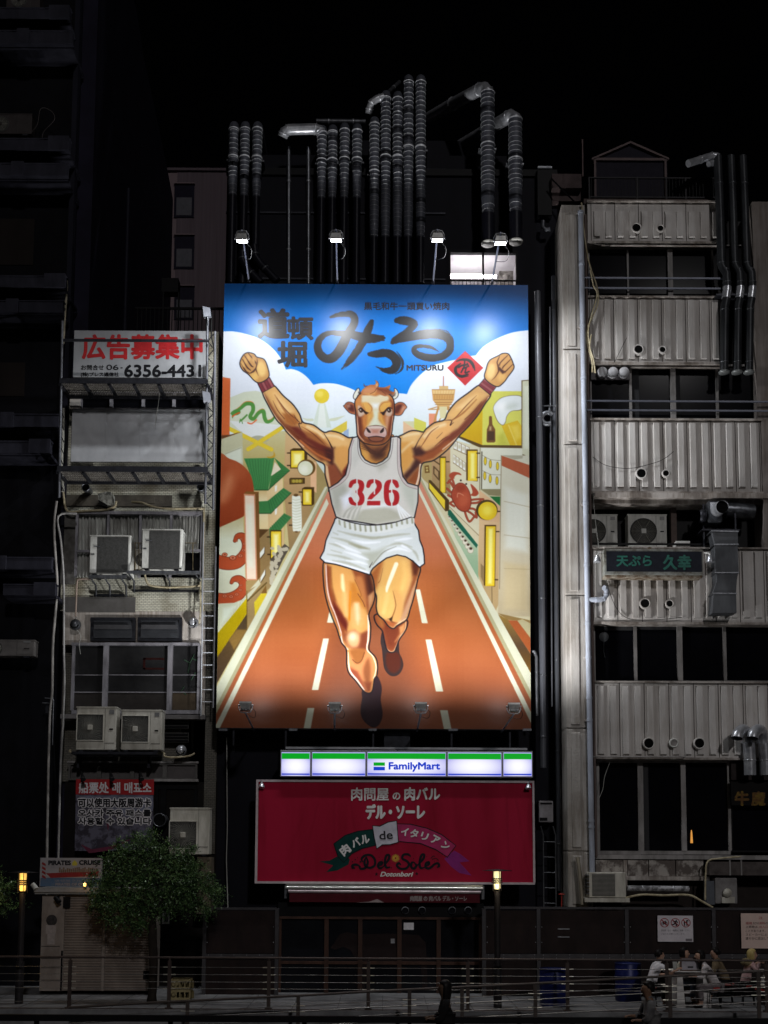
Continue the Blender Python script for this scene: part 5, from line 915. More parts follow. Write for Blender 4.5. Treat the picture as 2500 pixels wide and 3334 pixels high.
def pstroke(mb, pts, w, Y, z=zk):
 """flat pen stroke on a board; w in picture pixels"""
 pts = z(*pts); ws = list(w) if isinstance(w, (list, tuple)) else [w] * len(pts)
 q = spline([(x, y, k) for (x, y), k in zip(pts, ws)], False, 6); n = len(q); L = []; Rr = []
 for i in range(n):
  d = q[min(i + 1, n - 1)][:2] - q[max(i - 1, 0)][:2]; d = d / (np.hypot(*d) + 1e-6); nn = np.array([-d[1], d[0]]) * max(q[i][2], .6) / 2
  L.append(P(*(q[i][:2] + nn), Y)[:]); Rr.append(P(*(q[i][:2] - nn), Y)[:])
 mb.add(L + Rr, [(i, i + 1, n + i + 1, n + i) for i in range(n - 1)], False)
for s in (((440, 130), (420, 180), (430, 230), (480, 250), (530, 220), (530, 160), (490, 115), (430, 115), (390, 150), (400, 190)), ((440, 130), (455, 190), (430, 250), (380, 260), (360, 235)), ((560, 225), (600, 215), (610, 190), (580, 195), (565, 230), (590, 255), (625, 235)), ((625, 235), (680, 160), (685, 115), (655, 120), (640, 190), (655, 245), (700, 240)),
  ((920, 130), (890, 105), (840, 110), (830, 150), (880, 180), (900, 215), (870, 255), (810, 260), (770, 225), (790, 200), (815, 220)), ((960, 190), (930, 195), (925, 240), (955, 258), (980, 225), (955, 190)), ((985, 230), (1050, 160), (1065, 110), (1035, 115), (1015, 190), (1025, 250), (1070, 245)), ((1075, 235), (1110, 215), (1115, 190), (1085, 200), (1080, 240), (1110, 258), (1150, 235), (1170, 215), (1210, 200), (1225, 230), (1200, 245)),
  ((380, 240), (330, 215), (290, 225), (295, 250), (320, 250))):
 pstroke(m, s, [3.5] + [8] * (len(s) - 2) + [3.5], YL)
for x, y, r_ in ((290, 185, 7), (320, 160, 7), (345, 140, 5), (375, 185, 10), (410, 95, 4), (580, 135, 4), (610, 165, 5), (710, 250, 6), (680, 240, 6), (950, 150, 5), (1090, 125, 4), (1175, 185, 5), (1130, 210, 5)):
 (cx, cy), = zk((x, y)); rr = r_ / 3.3; m.add([P(cx + rr * math.cos(t), cy + rr * math.sin(t), YL)[:] for t in np.linspace(0, 2 * math.pi, 8, endpoint=False)], [list(range(8))], False)
pstroke(m, ((1135, 150), (1160, 125), (1180, 125)), 2.5, YL); pstroke(m, ((1150, 160), (1190, 148), (1220, 170)), 2.5, YL)
m.build('script_lettering', KN, rs_)
for cx, cy in ((548, 318), (984, 314)):
 m = MB(); m.add([P(*zk((cx + (22 if k % 2 == 0 else 9) * math.sin(k * math.pi / 5), cy - (22 if k % 2 == 0 else 9) * math.cos(k * math.pi / 5)))[0], YL)[:] for k in range(10)], [list(range(10))], False); m.build('star', KN, rs_)
m = MB()
for k in range(16):
 a = k * math.pi / 8; pstroke(m, ((755 + 10 * math.cos(a), 145 + 10 * math.sin(a)), (755 + 30 * math.cos(a), 145 + 30 * math.sin(a)), (755 + 46 * math.cos(a), 145 + 44 * math.sin(a))), [1, 2, .6], YL)
m.build('sunburst', mat('sun_yellow', (.75, .5, .05), .5), rs_)
m = MB(); (a, b_), (c, d) = zk((588, 292), (948, 345)); letters(m, 'Dotonbori', a, b_, c, d, YL, .06, shear=.3); m.build('place_lettering', M_LETW, rs_)
for i, (x, y) in enumerate(((852, 2556), (1720, 2560))):
 t = thing('spot_lamp', ('left' if i == 0 else 'right') + ' small unlit spot lamp on the top corner of the red signboard', 'lamp', P(x, y, YS - .1), 'spot lamps on the red signboard')
 c = P(x, y, YS - .12); m = MB(); m.tube([P(x + (6 if i else -2), 2541, YS - .03), P(x, 2548, YS - .12), c], .012, 6); m.build('bracket', M_STEELD, t)
 m = MB(); m.tube([c + Vector((0, .03, .05)), c, c + Vector((0, -.02, -.06))], [.025, .055, .07], 12); m.build('lamp_head', M_STEEL, t)
# awning
aw = thing('awning', 'rolled dark red awning with chrome bars under the red signboard', 'awning', P(1250, 2938, -.2))
m = MB(); m.pbox(930, 2880, 1572, 2886, -.3, .3); m.tube([P(930, 2890, -.32), P(1572, 2893, -.32)], .035, 10); m.build('cassette_bar', mat('bright_bar', (.7, .71, .66), .22, .7), aw)
m = MB(); m.tube([P(938, 2902, -.5), P(1565, 2905, -.5)], .036, 10); m.build('front_bar', mat('dusty_bar', (.5, .43, .44), .4, .5, c2=(.3, .25, .26), scale=4), aw)
m = MB(); m.pbox(942, 2908, 1562, 2938, -.49, .012); vl = m.build('valance', mat('awning_cloth', (.1, .008, .016), .8, c2=(.07, .005, .01), scale=5), aw)
m = MB(); letters(m, '肉問屋 の 肉バル デル・ソーレ', 1335, 2916, 1520, 2934, -.493, .04); m.build('lettering', mat('awning_letter', (.42, .38, .38), .7), vl)
m = MB(); m.pprism([(1160, 2938), (1200, 2936), (1228, 2927), (1250, 2938)], -.492, .004); m.build('worn_patch', mat('bare_cloth', (.5, .42, .42), .8), vl)
m = MB(); m.pbox(926, 2882, 934, 2925, -.3, .3); m.pbox(1568, 2884, 1577, 2928, -.3, .3); m.build('side_bracket', M_STEELD, aw)
# dark shopfront
sf = thing('shopfront', 'dark closed restaurant front with brown timber door frames behind the railing', 'shopfront', P(1250, 3240, -.2))
WD = mat('dark_timber', (.06, .026, .016), .6, c2=(.03, .013, .008), scale=6, streak=6)
m = MB(); m.pbox(905, 2985, 1575, 2993, -.3, .1)
for x in (908, 1062, 1172, 1300, 1428, 1566): m.pbox(x - 7, 2993, x + 7, 3242, -.29, .09)
m.pbox(905, 3130, 1575, 3140, -.27, .06); m.build('door_frame', WD, sf)
for i, (a, b_) in enumerate(((915, 1055), (1069, 1165), (1179, 1293), (1307, 1421), (1435, 1559))):
 m = MB(); m.pbox(a, 2994, b_, 3240, -.22, .03); m.build('door_pane', M_GLASSD, sf)
m = MB(); cow = zoomer(600, 2850, 1.508)((715, 355), (730, 340), (760, 290), (800, 278), (850, 290), (1000, 285), (1150, 292), (1185, 330), (1190, 420), (1195, 560), (1170, 560), (1160, 430), (1060, 420), (900, 420), (885, 560), (850, 560), (845, 420), (815, 365), (780, 350), (740, 365))
m.pprism(cow, -.226, .003); m.build('cow_decal', mat('faded_decal', (.02, .013, .013), .7), sf)
m = MB(); m.pbox(1314, 3004, 1347, 3027, -.24, .008); m.build('paper_notice', mat('paper', (.85, .85, .9), .8), sf)
m = MB(); m.pbox(1272, 3056, 1285, 3071, -.24, .008); m.build('door_plate', mat('plate', (.3, .3, .32), .4), sf)
m = MB(); m.pbox(905, 2940, 1575, 2984, -.25, .2); m.build('fascia', M_BLACK, sf)
for i, (x, n) in enumerate(((1319, 'first'), (1374, 'second'), (1472, 'third'), (1524, 'fourth'))):
 c = P(x, 2964, -.3); t = thing('spot_lamp', f'small round unlit spot lamp under the awning, {n} from the left', 'lamp', c, 'spot lamps under the awning')
 m = MB(); m.lathe([(.075, -.02), (.085, 0), (.075, .03), (.06, .06)], c, 18, 'y'); m.build('rim', M_STEEL, t)
 m = MB(); m.lathe([(0, .01), (.07, .012)], c, 18, 'y'); m.build('glass', M_GLASSD, t)
# pipes and boxes between the billboard and the pale ribbed building
def vpipe(label, pts, w, Y, m=None, rings=5, group='dark pipes right of the billboard', name='drain_pipe'):
 r = w / 2 * m_per_px(pts[0][0], pts[0][1], Y); X = np.mean([PX(x, y, Y) for x, y in pts[:1]])
 return pipe_thing(name, label, 'pipe', [P(x, y, Y) for x, y in pts], r, m or M_PIPED, 12, rings, group, M_STEELD)
M_PIPEG = mat('grey_pipe', (.1, .105, .12), .35, .2, c2=(.06, .063, .075), scale=4, streak=5)
vpipe('thick dark pipe running down beside the billboard edge', [(1749, 950), (1757, 1500), (1765, 2100), (1768, 2500)], 21, .35, M_PIPEG, 6)
vpipe('thinner dark pipe running down between thick pipe and pale pillar', [(1801, 900), (1806, 1500), (1812, 2100), (1820, 2900)], 14, .6, M_PIPEG, 8)
vpipe('very thin conduit line left of the thinner dark pipe', [(1790, 1000), (1797, 2300)], 5, .5, M_PIPEG, 6)
vpipe('short bent pipe hugging the lower right billboard edge', [(1731, 2120), (1740, 2122), (1746, 2140), (1748, 2330)], 10, .2, M_STEELD, 2)
t = thing('valve', 'dark curled pipe elbow on the narrow wall right of the billboard', 'pipe', P(1782, 1362, .35)); c = P(1782, 1362, .4)
m = MB(); m.tube([c + Vector((.14 * math.cos(a), 0, .14 * math.sin(a))) for a in np.linspace(.6, 5.2, 14)], .055, 10); m.build('elbow', M_STEELD, t); m = MB(); m.tube([c + Vector((.05, .05, .16)), c + Vector((.05, .05, .33)), c + Vector((-.16, .05, .33)), c + Vector((.25, .05, .33))], .015, 6); m.build('bracket', M_STEELD, t)
t = thing('water_heater', 'small pale grey gas water heater on the dark wall right of the red sign', 'heater', P(1778, 2680, .85)); m = MB(); m.pbox(1754, 2607, 1801, 2677, .6, .3, .02); m.build('case', mat('heater_grey', (.3, .29, .31), .45, c2=(.2, .19, .2), scale=5), t); m = MB(); m.pbox(1759, 2613, 1797, 2619, .59, .02); m.pbox(1757, 2662, 1782, 2672, .592, .02); m.build('vent_slot', M_BLACK, t)
t = thing('ladder', 'thin black steel ladder at the foot of the dark gap', 'ladder', P(1785, 2950, .7)); m = MB()
for x in (1768, 1808): m.tube([P(x - 8, 2690, .5), P(x, 2720, .55), P(x + 2, 2955, .55)], .02, 6)
m.build('rail', M_STEELD, t); m = MB()
for k in range(5): m.tube([P(1769, 2740 + 50 * k, .55), P(1809, 2741 + 50 * k, .55)], .012, 6)
m.build('rung', M_STEELD, t)
t = thing('roof_structure', 'dark boxy chimney stack at the top right of the black building', 'chimney', P(1775, 700, 1)); m = MB(); m.pbox(1750, 548, 1796, 700, .8, 1); m.build('stack', M_BLACK, t); m = MB(); m.pbox(1751, 541, 1797, 546, .75, 1); m.build('cap', M_STEELD, t); m = MB(); m.tube([P(1768, 720, .7), P(1766, 740, .7), P(1776, 748, .7), P(1790, 746, .7)], .05, 8); m.build('spout', M_PIPEG, t)
tag(MB().tube([P(738, 2400, .7), P(740, 2700, .7), P(737, 2800, .7), P(742, 2960, .7)], .012, 6).build('hanging_cable', M_WIRE), 'thin pale cable hanging left of the red signboard', 'cable')
# ------------------------------------------------------------------ ribbed pale building on the right
YF = 0.0
M_RIB = mat('pale_ribbed_render', (.68, .655, .635), .75, c2=(.53, .505, .485), scale=1.6, amt=.65, streak=4, grime=.2, bump=.35, bscale=30)
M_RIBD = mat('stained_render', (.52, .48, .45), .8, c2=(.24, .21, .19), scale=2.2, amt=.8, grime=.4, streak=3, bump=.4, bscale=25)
M_WFRAME = mat('aged_window_frame', (.3, .285, .28), .5, c2=(.17, .16, .155), scale=4, amt=.7, streak=3)
M_WIND = mat('dark_window_glass', (.005, .005, .007), .12, c2=(.003, .003, .004), scale=.8, spec=.006)
M_HOLE_SHADE = mat('hole_shade', (.006, .006, .006), .9)  # near-black sheet for openings, their inner shade put into the colour
M_DOWNP = mat('blue_grey_downpipe', (.42, .46, .55), .65, c2=(.27, .29, .34), scale=3, amt=.8, streak=5)
rb = thing('ribbed_building', 'pale concrete building with vertical ribs, dark windows and pipes at the right', 'building', P(2150, 3240, YF))
XR = PX(2700, 2000, YF)
# body behind, side wall, right hand wall strip
m = MB(); m.box(PX(1905, 1700, .7), XR, .7, 9, GZ, PZ(2100, 662, YF) - .05); m.build('core_wall', M_BLACK, rb)
m = MB(); xl, xr = PX(1838, 1700, -.1), PX(1905, 1700, -.1)
bnd = [(690, 1136), (1140, 1445), (1449, 1935), (1939, 2370), (2374, 2770), (2774, 2955)]
for a, b_ in bnd:
 z0, z1 = PZ(1860, b_, -.1), PZ(1860, a, -.1); m.bbox(xl, xr, -.1, 1.1, z0, z1, .02)
 xa, xb = xl + .1, xl + .31; m.bbox(xa, xb, -.14, -.09, z0 + .07, z1 - .08, .02)
m.box(xl + .004, xr + .08, -.06, 1.1, PZ(1860, 2955, -.1), PZ(1860, 665, -.1)); m.build('corner_pillar', mat('pillar_render', (.5, .475, .45), .8, c2=(.34, .32, .295), scale=1.3, amt=.7, streak=5, grime=.4, bump=.4, bscale=24), rb)
# spandrel rows: (top, bottom, left px, right px, rib top, rib bottom)
ROWS = [(662, 788, 1913, 2345, 690, 778), (972, 1181, 1916, 2349, 976, 1173), (1370, 1601, 1925, 2482, 1376, 1590), (1788, 2026, 1933, 2640, 1794, 2014), (2224, 2466, 1934, 2640, 2231, 2460)]
for i, (a, b_, l, r, ra, rb_) in enumerate(ROWS):
 z0, z1 = PZ(2150, b_, YF), PZ(2150, a, YF); x0, x1 = PX(l, (a + b_) / 2, YF), PX(r, (a + b_) / 2, YF)
 m = MB(); m.box(x0, x1, YF, .7, z0, z1)
 k = 0; x = PX((1931, 1927, 1929, 1937, 1944)[i], (a + b_) / 2, YF); st = .2845; rz0, rz1 = PZ(2150, rb_, YF), PZ(2150, ra, YF)
 while x < x1 - .16:
  w = .155; d = .068; sl = .014
  v = [(x, 0, rz0), (x + w, 0, rz0), (x + w, 0, rz1), (x, 0, rz1), (x + sl, -d, rz0 + .03), (x + w - sl, -d, rz0 + .03), (x + w - sl, -d, rz1 - .03), (x + sl, -d, rz1 - .03)]
  v = [(p, q + YF - .001 * (q == 0), s) for p, q, s in v]
  m.add(v, [(4, 5, 6, 7), (0, 4, 7, 3), (5, 1, 2, 6), (0, 1, 5, 4), (7, 6, 2, 3)], False)
  x += st; k += 1
 m.build('ribbed_panel', M_RIB, rb)
 m = MB(); x = PX((1931, 1927, 1929, 1937, 1944)[i], (a + b_) / 2, YF) - .05
 while x < x1: m.box(x - .008, x + .008, YF - .003, YF, z0, z1); x += 2 * st
 m.build('panel_joint', mat('joint_dark', (.06, .05, .045), .9), rb)
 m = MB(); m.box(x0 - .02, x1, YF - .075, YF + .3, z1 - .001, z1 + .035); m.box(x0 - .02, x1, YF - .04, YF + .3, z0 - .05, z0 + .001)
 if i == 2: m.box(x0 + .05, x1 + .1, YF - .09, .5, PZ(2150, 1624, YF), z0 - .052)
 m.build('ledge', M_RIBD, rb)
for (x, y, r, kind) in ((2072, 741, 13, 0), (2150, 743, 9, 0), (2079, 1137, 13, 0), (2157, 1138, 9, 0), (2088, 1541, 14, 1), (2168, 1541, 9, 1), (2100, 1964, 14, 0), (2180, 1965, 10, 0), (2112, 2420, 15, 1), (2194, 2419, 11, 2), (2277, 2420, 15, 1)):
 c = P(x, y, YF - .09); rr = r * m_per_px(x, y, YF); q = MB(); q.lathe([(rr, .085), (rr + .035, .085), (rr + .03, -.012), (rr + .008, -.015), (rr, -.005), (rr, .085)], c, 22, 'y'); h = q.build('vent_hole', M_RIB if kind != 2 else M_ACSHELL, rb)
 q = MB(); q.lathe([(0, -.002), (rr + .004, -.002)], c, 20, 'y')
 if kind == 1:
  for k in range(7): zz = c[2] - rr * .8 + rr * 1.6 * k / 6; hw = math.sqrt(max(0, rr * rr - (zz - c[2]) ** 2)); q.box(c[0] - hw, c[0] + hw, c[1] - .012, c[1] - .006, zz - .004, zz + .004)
 q.build('vent_disc', M_HOLE_SHADE if kind != 2 else mat('disc', (.3, .28, .27), .6), h)  # flush black disc stands in for the dark inside an open vent
def window(pts, y0, y1, Yw=.22, w=5, wide=(), frame=M_WFRAME, bt=5, parent=rb):
 """row of sliding panes between pixel columns pts"""
 for a, b_ in zip(pts[:-1], pts[1:]):
  my = (y0 + y1) / 2; q = MB(); q.pbox(a, y0, b_, y0 + bt, Yw, .06); q.pbox(a, y1 - bt - 1, b_, y1, Yw, .06)
  q.pbox(a, y0 + bt, a + (w if a not in wide else 8), y1 - bt - 1, Yw - (.03 if a in wide else 0), .06 + (.03 if a in wide else 0)); q.pbox(b_ - (w if b_ not in wide else 8), y0 + bt, b_, y1 - bt - 1, Yw - (.03 if b_ in wide else 0), .06 + (.03 if b_ in wide else 0))
  f = q.build('window', frame, parent)
  q = MB(); q.pbox(a + 1, y0 + 1, b_ - 1, y1 - 1, Yw + .065, .01); q.build('pane', M_WIND, f)
window((1916, 2044, 2182, 2320, 2455), 797, 968, wide=(2182,), bt=3, w=3)
window((1922, 2053, 2192, 2335, 2470, 2640), 1186, 1368, wide=(2192,), w=4)
window((1933, 2069, 2214, 2360, 2520, 2640), 2032, 2222, wide=(2214,))
window((1943, 2086, 2226, 2379), 2472, 2782, wide=(2226,), w=9, bt=11)
window((2381, 2640), 2625, 2775, w=4, frame=M_BLACK)
M_CURT = mat('dim_curtain', (.05, .05, .052), .9, c2=(.022, .022, .024), scale=5, streak=12)
for a, b_, c, d in ((2056, 2080, 1192, 1362), (2196, 2214, 1192, 1362), (1936, 2066, 2036, 2052), (2072, 2206, 2036, 2050), (2218, 2354, 2036, 2044), (2092, 2112, 2486, 2770), (2190, 2332, 800, 812), (1930, 2040, 800, 824)): MB().pbox(a, c, b_, d, .27, .008).build('curtain', M_CURT, rb)
q = MB(); c = P(1966, 2073, .26); q.lathe([(0, 0), (.1, 0), (.115, .01)], c, 20, 'y'); q.tube([c + Vector((0, 0, -.1)), c + Vector((-.01, 0, -.35)), c + Vector((.02, 0, -.5))], .006, 4); q.build('pane_fan', mat('pane_fan', (.06, .065, .07), .5), rb)
# recessed plant balcony
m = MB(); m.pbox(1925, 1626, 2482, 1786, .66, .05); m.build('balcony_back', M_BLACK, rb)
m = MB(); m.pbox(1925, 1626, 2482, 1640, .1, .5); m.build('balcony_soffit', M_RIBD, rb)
m = MB(); m.pbox(2185, 1640, 2203, 1790, .4, .2); m.build('balcony_post', mat('rust_post', (.12, .09, .08), .8), rb)
# right end strip, plain wall upper right
m = MB(); m.box(PX(2455, 900, YF), XR, .02, .7, PZ(2400, 1365, YF), PZ(2400, 655, YF)); m.box(PX(2482, 1600, YF), XR, -.05, .7, PZ(2490, 1790, YF), PZ(2490, 1368, YF)); m.box(PX(2640, 2000, YF), XR, -.04, .72, GZ, PZ(2490, 1790, YF) - .002); m.build('end_wall', mat('plain_render', (.3, .27, .25), .8, c2=(.22, .195, .185), scale=2, streak=3, grime=.4), rb)
# foot band with stains, beam under
m = MB(); m.pbox(1940, 2784, 2640, 2798, -.1, .6); m.build('sill', M_WFRAME, rb)
m = MB()
for a, b_ in ((1940, 2030), (2044, 2110), (2113, 2198), (2201, 2290)): m.pbox(a, 2799, b_, 2852, -.04, .6)
m.build('stone_band', mat('stained_stone', (.44, .41, .38), .85, c2=(.13, .11, .1), scale=2.6, amt=.9, bump=.5, bscale=18), rb)
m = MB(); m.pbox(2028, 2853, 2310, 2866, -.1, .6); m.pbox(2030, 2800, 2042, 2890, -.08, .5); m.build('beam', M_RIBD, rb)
m = MB(); m.pbox(1850, 2955, 1885, 3245, -.05, .8); m.pbox(1940, 2866, 2640, 3245, .2, .4); m.build('base_wall', mat('dark_base', (.03, .024, .022), .8), rb)
# roof: parapet wall and shed
m = MB(); m.pbox(1900, 648, 2345, 664, .05, .3); m.build('parapet', mat('brown_parapet', (.1, .075, .07), .8), rb)
sh = thing('roof_shed', 'dark rooftop shed with a shallow gable and pale trim', 'shed', P(2053, 650, 2.5))
m = MB(); m.pprism([(1935, 640), (2172, 640), (2172, 520), (2053, 468), (1935, 520)], 2.5, 2); m.build('wall', mat('shed_wall', (.022, .02, .03), .7), sh)
m = MB(); M_TRIM = mat('shed_trim', (.17, .125, .125), .7)
m.pprism([(1927, 520), (2053, 466), (2178, 520), (2178, 514), (2053, 459), (1927, 514)], 2.42, .2); m.pbox(1930, 514, 2175, 522, 2.44, .1); m.pbox(1934, 522, 1941, 645, 2.44, .1); m.pbox(2164, 522, 2171, 645, 2.44, .1); m.build('trim', M_TRIM, sh)
t = thing('roof_railing', 'low black railing along the roof of the ribbed building', 'railing', P(2120, 650, .2)); m = MB(); m.pbox(1917, 577, 2345, 581, .2, .04); m.pbox(1917, 640, 2345, 644, .2, .04)
for x in (1919, 2075, 2170, 2233, 2340): m.pbox(x - 3, 577, x + 2, 650, .19, .05)
m.build('rail', mat('railing_black', (.03, .028, .032), .5), t); m = MB()
for k in range(38): m.pbox(1925 + 11 * k, 581, 1926.5 + 11 * k, 640, .21, .015)
m.build('bar', M_BLACK, t)
t = thing('roof_beam', 'brown concrete beam block joining the two roofs above the pale pillar', 'beam', P(1845, 660, .5)); m = MB(); m.pbox(1797, 566, 1893, 612, .6, 1.6); m.pbox(1797, 613, 1890, 655, .8, 1.6); m.build('block', mat('brown_block', (.09, .065, .065), .8, c2=(.05, .036, .036), scale=4), t); m = MB(); m.tube([P(1795, 582, .5), P(1868, 655, .3)], .02, 6); m.build('stay', M_BLACK, t)
tag(MB().tube([P(1896, 455, .6), P(1897, 575, .6)], .018, 6).build('antenna_mast', mat('mast', (.2, .14, .14), .6)), 'thin upright mast on the roof above the pale pillar', 'mast')
# handrails in front of windows
for (y0, y1, xa, xb, n) in ((905, 938, 1903, 2370, 'upper window row'), (1306, 1336, 1907, 2540, 'second window row')):
 t = thing('window_guard', f'two black horizontal guard rails across the {n} of the ribbed building', 'railing', P(xa, y1, -.08), 'window guard rails')
 for y in (y0, y1): m = MB(); m.pbox(xa, y - 2.5, xb, y + 2.5, -.16, .035); m.build('rail', mat('rail_blue_black', (.06, .065, .085), .4, .4), t)
 m = MB(); m.box(PX(xa + 12, y0, -.1), PX(xa + 15, y0, -.1), -.15, .05, PZ(xa, y1 + 12, -.1), PZ(xa, y0 - 12, -.1)); m.build('bracket', M_DARKMETAL, t)
t = thing('window_guard', 'black single guard rail before the air conditioners on the recessed balcony', 'railing', P(1925, 1770, 0), 'window guard rails'); m = MB(); m.pbox(1922, 1768, 2330, 1774, 0, .04); m.build('rail', M_BLACK, t)
# exhaust discs in the second window row
for i, x in enumerate((1961, 1996, 2032)):
 c = P(x, 1211, .05); t = thing('exhaust_disc', f'round white exhaust cover in the window, {("left", "middle", "right")[i]} of three', 'vent', c, 'round exhaust covers'); m = MB(); m.lathe([(0, -.05), (.1, -.045), (.118, -.02), (.12, .16)], c, 24, 'y'); m.build('cover', mat('cover_white', (.62, .62, .65), .5, c2=(.48, .48, .5), scale=6), t)
 m = MB(); m.lathe([(.121, .03), (.128, .035), (.121, .04)], c, 24, 'y'); m.build('rim', M_STEELD, t)
t = thing('window_board', 'grey board behind the three round white exhaust covers', 'board', P(1995, 1240, .15)); m = MB(); m.pbox(1924, 1190, 2050, 1236, .16, .05); m.build('sheet', mat('grey_board', (.16, .15, .16), .6), t)
# three insulated flues with kinks
for i, (xa, xb) in enumerate(((2348, 2361), (2390, 2403), (2429, 2442))):
 n = ('left', 'middle', 'right')[i]; Yq = -.25
 t = thing('flue', f'black insulated flue with silver collar, {n} of three at the top right', 'flue', P(xb, 1215, Yq), 'flues at the top right'); r = .1
 m = MB(); m.tube([P(xa - 12, 510, Yq), P(xa - 4, 700, Yq), P(xa, 855, Yq), P(xa + 3, 868, Yq), P(xb + 4, 890, Yq), P(xb + 6, 935, Yq)], r, 14); m.tube([P(xb + 4, 972, Yq), P(xb - 2, 1000, Yq), P(xb - 4, 1214, Yq)], r, 14); m.build('pipe', mat('flue_black', (.045, .048, .052), .4, .3, c2=(.02, .021, .024), scale=6, streak=4), t)
 m = MB(); m.tube([P(xb + 6, 935, Yq), P(xb + 6, 945, Yq), P(xb + 2, 972, Yq)], r * 1.04, 16); m.build('silver_collar', M_STEEL, t)
 m = MB()
 for y, x in ((600, xa - 7), (858, xa + 1), (880, xb), (920, xb + 6), (1010, xb - 2), (1180, xb - 4)): c = P(x, y, Yq); m.lathe([(r, -.012), (r + .012, 0), (r, .012)], c, 16)
 m.build('seam', M_STEELD, t)
 m = MB(); c = P(xb - 4, 1214, Yq); m.lathe([(0, -.01), (r * 1.25, -.008), (r * 1.3, .02), (r, .05)], c, 18); m.build('end_cap', mat('cap_grey', (.3, .32, .32), .4, .4), t)
 m = MB(); m.box(c[0] - .14, c[0] + .14, Yq, YF, c[2] + 1.9, c[2] + 1.94); m.build('wall_bracket', M_DARKMETAL, t)
pipe_thing('silver_elbow', 'bright silver elbow pipe pointing left from the flue tops at the upper right', 'pipe', [P(2336, 515, -.25), P(2332, 508, -.25), P(2318, 508, -.25), P(2300, 513, -.3), P(2240, 533, -.5)], .085, M_STEEL, rings=3)
pipe_thing('silver_elbow', 'short silver stub pipe below the bright elbow at the flue tops', 'pipe', [P(2340, 525, -.2), P(2320, 530, -.2), P(2306, 534, -.25)], .07, M_STEEL, rings=1)
# downpipe and its branch
dp = thing('downpipe', 'tall blue grey downpipe beside the pale pillar', 'pipe', P(1928, 2845, -.2)); m = MB(); m.tube([P(1890, 690, -.2), P(1928, 2845, -.2)], .062, 14); m.build('pipe', M_DOWNP, dp); m = MB()
for k, y in enumerate((692, 860, 1062, 1232, 1440, 1640, 1840, 2030, 2140, 2272, 2345, 2672, 2692)): x = 1890 + 38 * (y - 690) / 2155; a, b_ = P(x, y - 4, -.2), P(x, y + 4, -.2); m.tube([a, b_], .071, 14)
m.build('seam', M_DOWNP, dp); m = MB()
for y in (1062, 1640, 2140, 2345): x = 1890 + 38 * (y - 690) / 2155; c = P(x, y, -.2); m.box(c[0] - .1, c[0] + .02, -.15, -.05, c[2] - .02, c[2] + .02)
m.build('clip', M_RIBD, dp)
pipe_thing('branch_pipe', 'pale grey branch pipe with an upturned elbow joining the downpipe', 'pipe', [P(1915, 1953, -.2), P(1955, 1953, -.2), P(1968, 1949, -.2), P(1974, 1938, -.2), P(1974, 1920, -.22), P(1966, 1913, -.3)], .058, M_DOWNP, rings=4, ringm=M_DOWNP)
tag(MB().tube([P(1905, 700, -.12), P(1941, 2790, -.12)], .03, 8).build('conduit', mat('brown_conduit', (.16, .12, .11), .6, c2=(.09, .065, .06), scale=4, streak=5)), 'thin brown conduit running down just right of the downpipe', 'pipe')
HG = 'hoses hanging left of the flat panels'
for i, (pts, n) in enumerate((([(1893, 660), (1902, 760), (1912, 830), (1925, 880), (1942, 930), (1948, 980), (1930, 1030), (1912, 1070), (1912, 1120), (1925, 1170), (1934, 1212)], 'long pale hose looping past the handrails'), ([(1922, 880), (1932, 930), (1944, 960), (1925, 1030), (1915, 1080), (1920, 1130), (1928, 1180), (1928, 1212)], 'second pale hose twisting beside the long hose'), ([(1925, 1090), (1920, 1130), (1932, 1170), (1938, 1214)], 'short yellowish hose end of the bundle'))):
 m = MB(); m.tube(spline([P(x, y, -.16 - .03 * i) for x, y in pts], False, 5), .018, 7); tag(m.build('hose', M_TAPE), n, 'hose', HG)
WG = 'loose wires on the ribbed building'
for pts, n in (([(1930, 1488), (1965, 1512), (2010, 1523), (2060, 1524), (2120, 1510), (2160, 1495), (2193, 1470)], 'thin dark wire sagging across the third ribbed panel'), ([(1928, 1570), (1933, 1640), (1941, 1720), (1950, 1788)], 'pale wire hanging from the third panel to the tempura sign'), ([(1972, 1880), (1985, 1930), (2010, 1985), (2050, 2015), (2130, 2018), (2220, 2010)], 'thin dark wire curling below the tempura sign'), ([(1985, 2482), (1968, 2530), (1962, 2570), (1945, 2610)], 'pale wire dangling across the lower left window'), ([(2040, 1100), (2000, 1180)], 'short stray wire at the second panel')):
 m = MB(); m.tube(spline([P(x, y, -.1) for x, y in pts], False, 5), .007, 5); tag(m.build('wire', M_WIRE if 'pale' in n else M_RUBBER), n, 'wire', WG)
m = MB(); m.tube([P(1930, 2464, -.14), P(2230, 2464, -.14), P(2233, 2456, -.14)], .016, 6); tag(m.build('conduit', M_WFRAME), 'level pale conduit under the lowest ribbed panel', 'pipe')
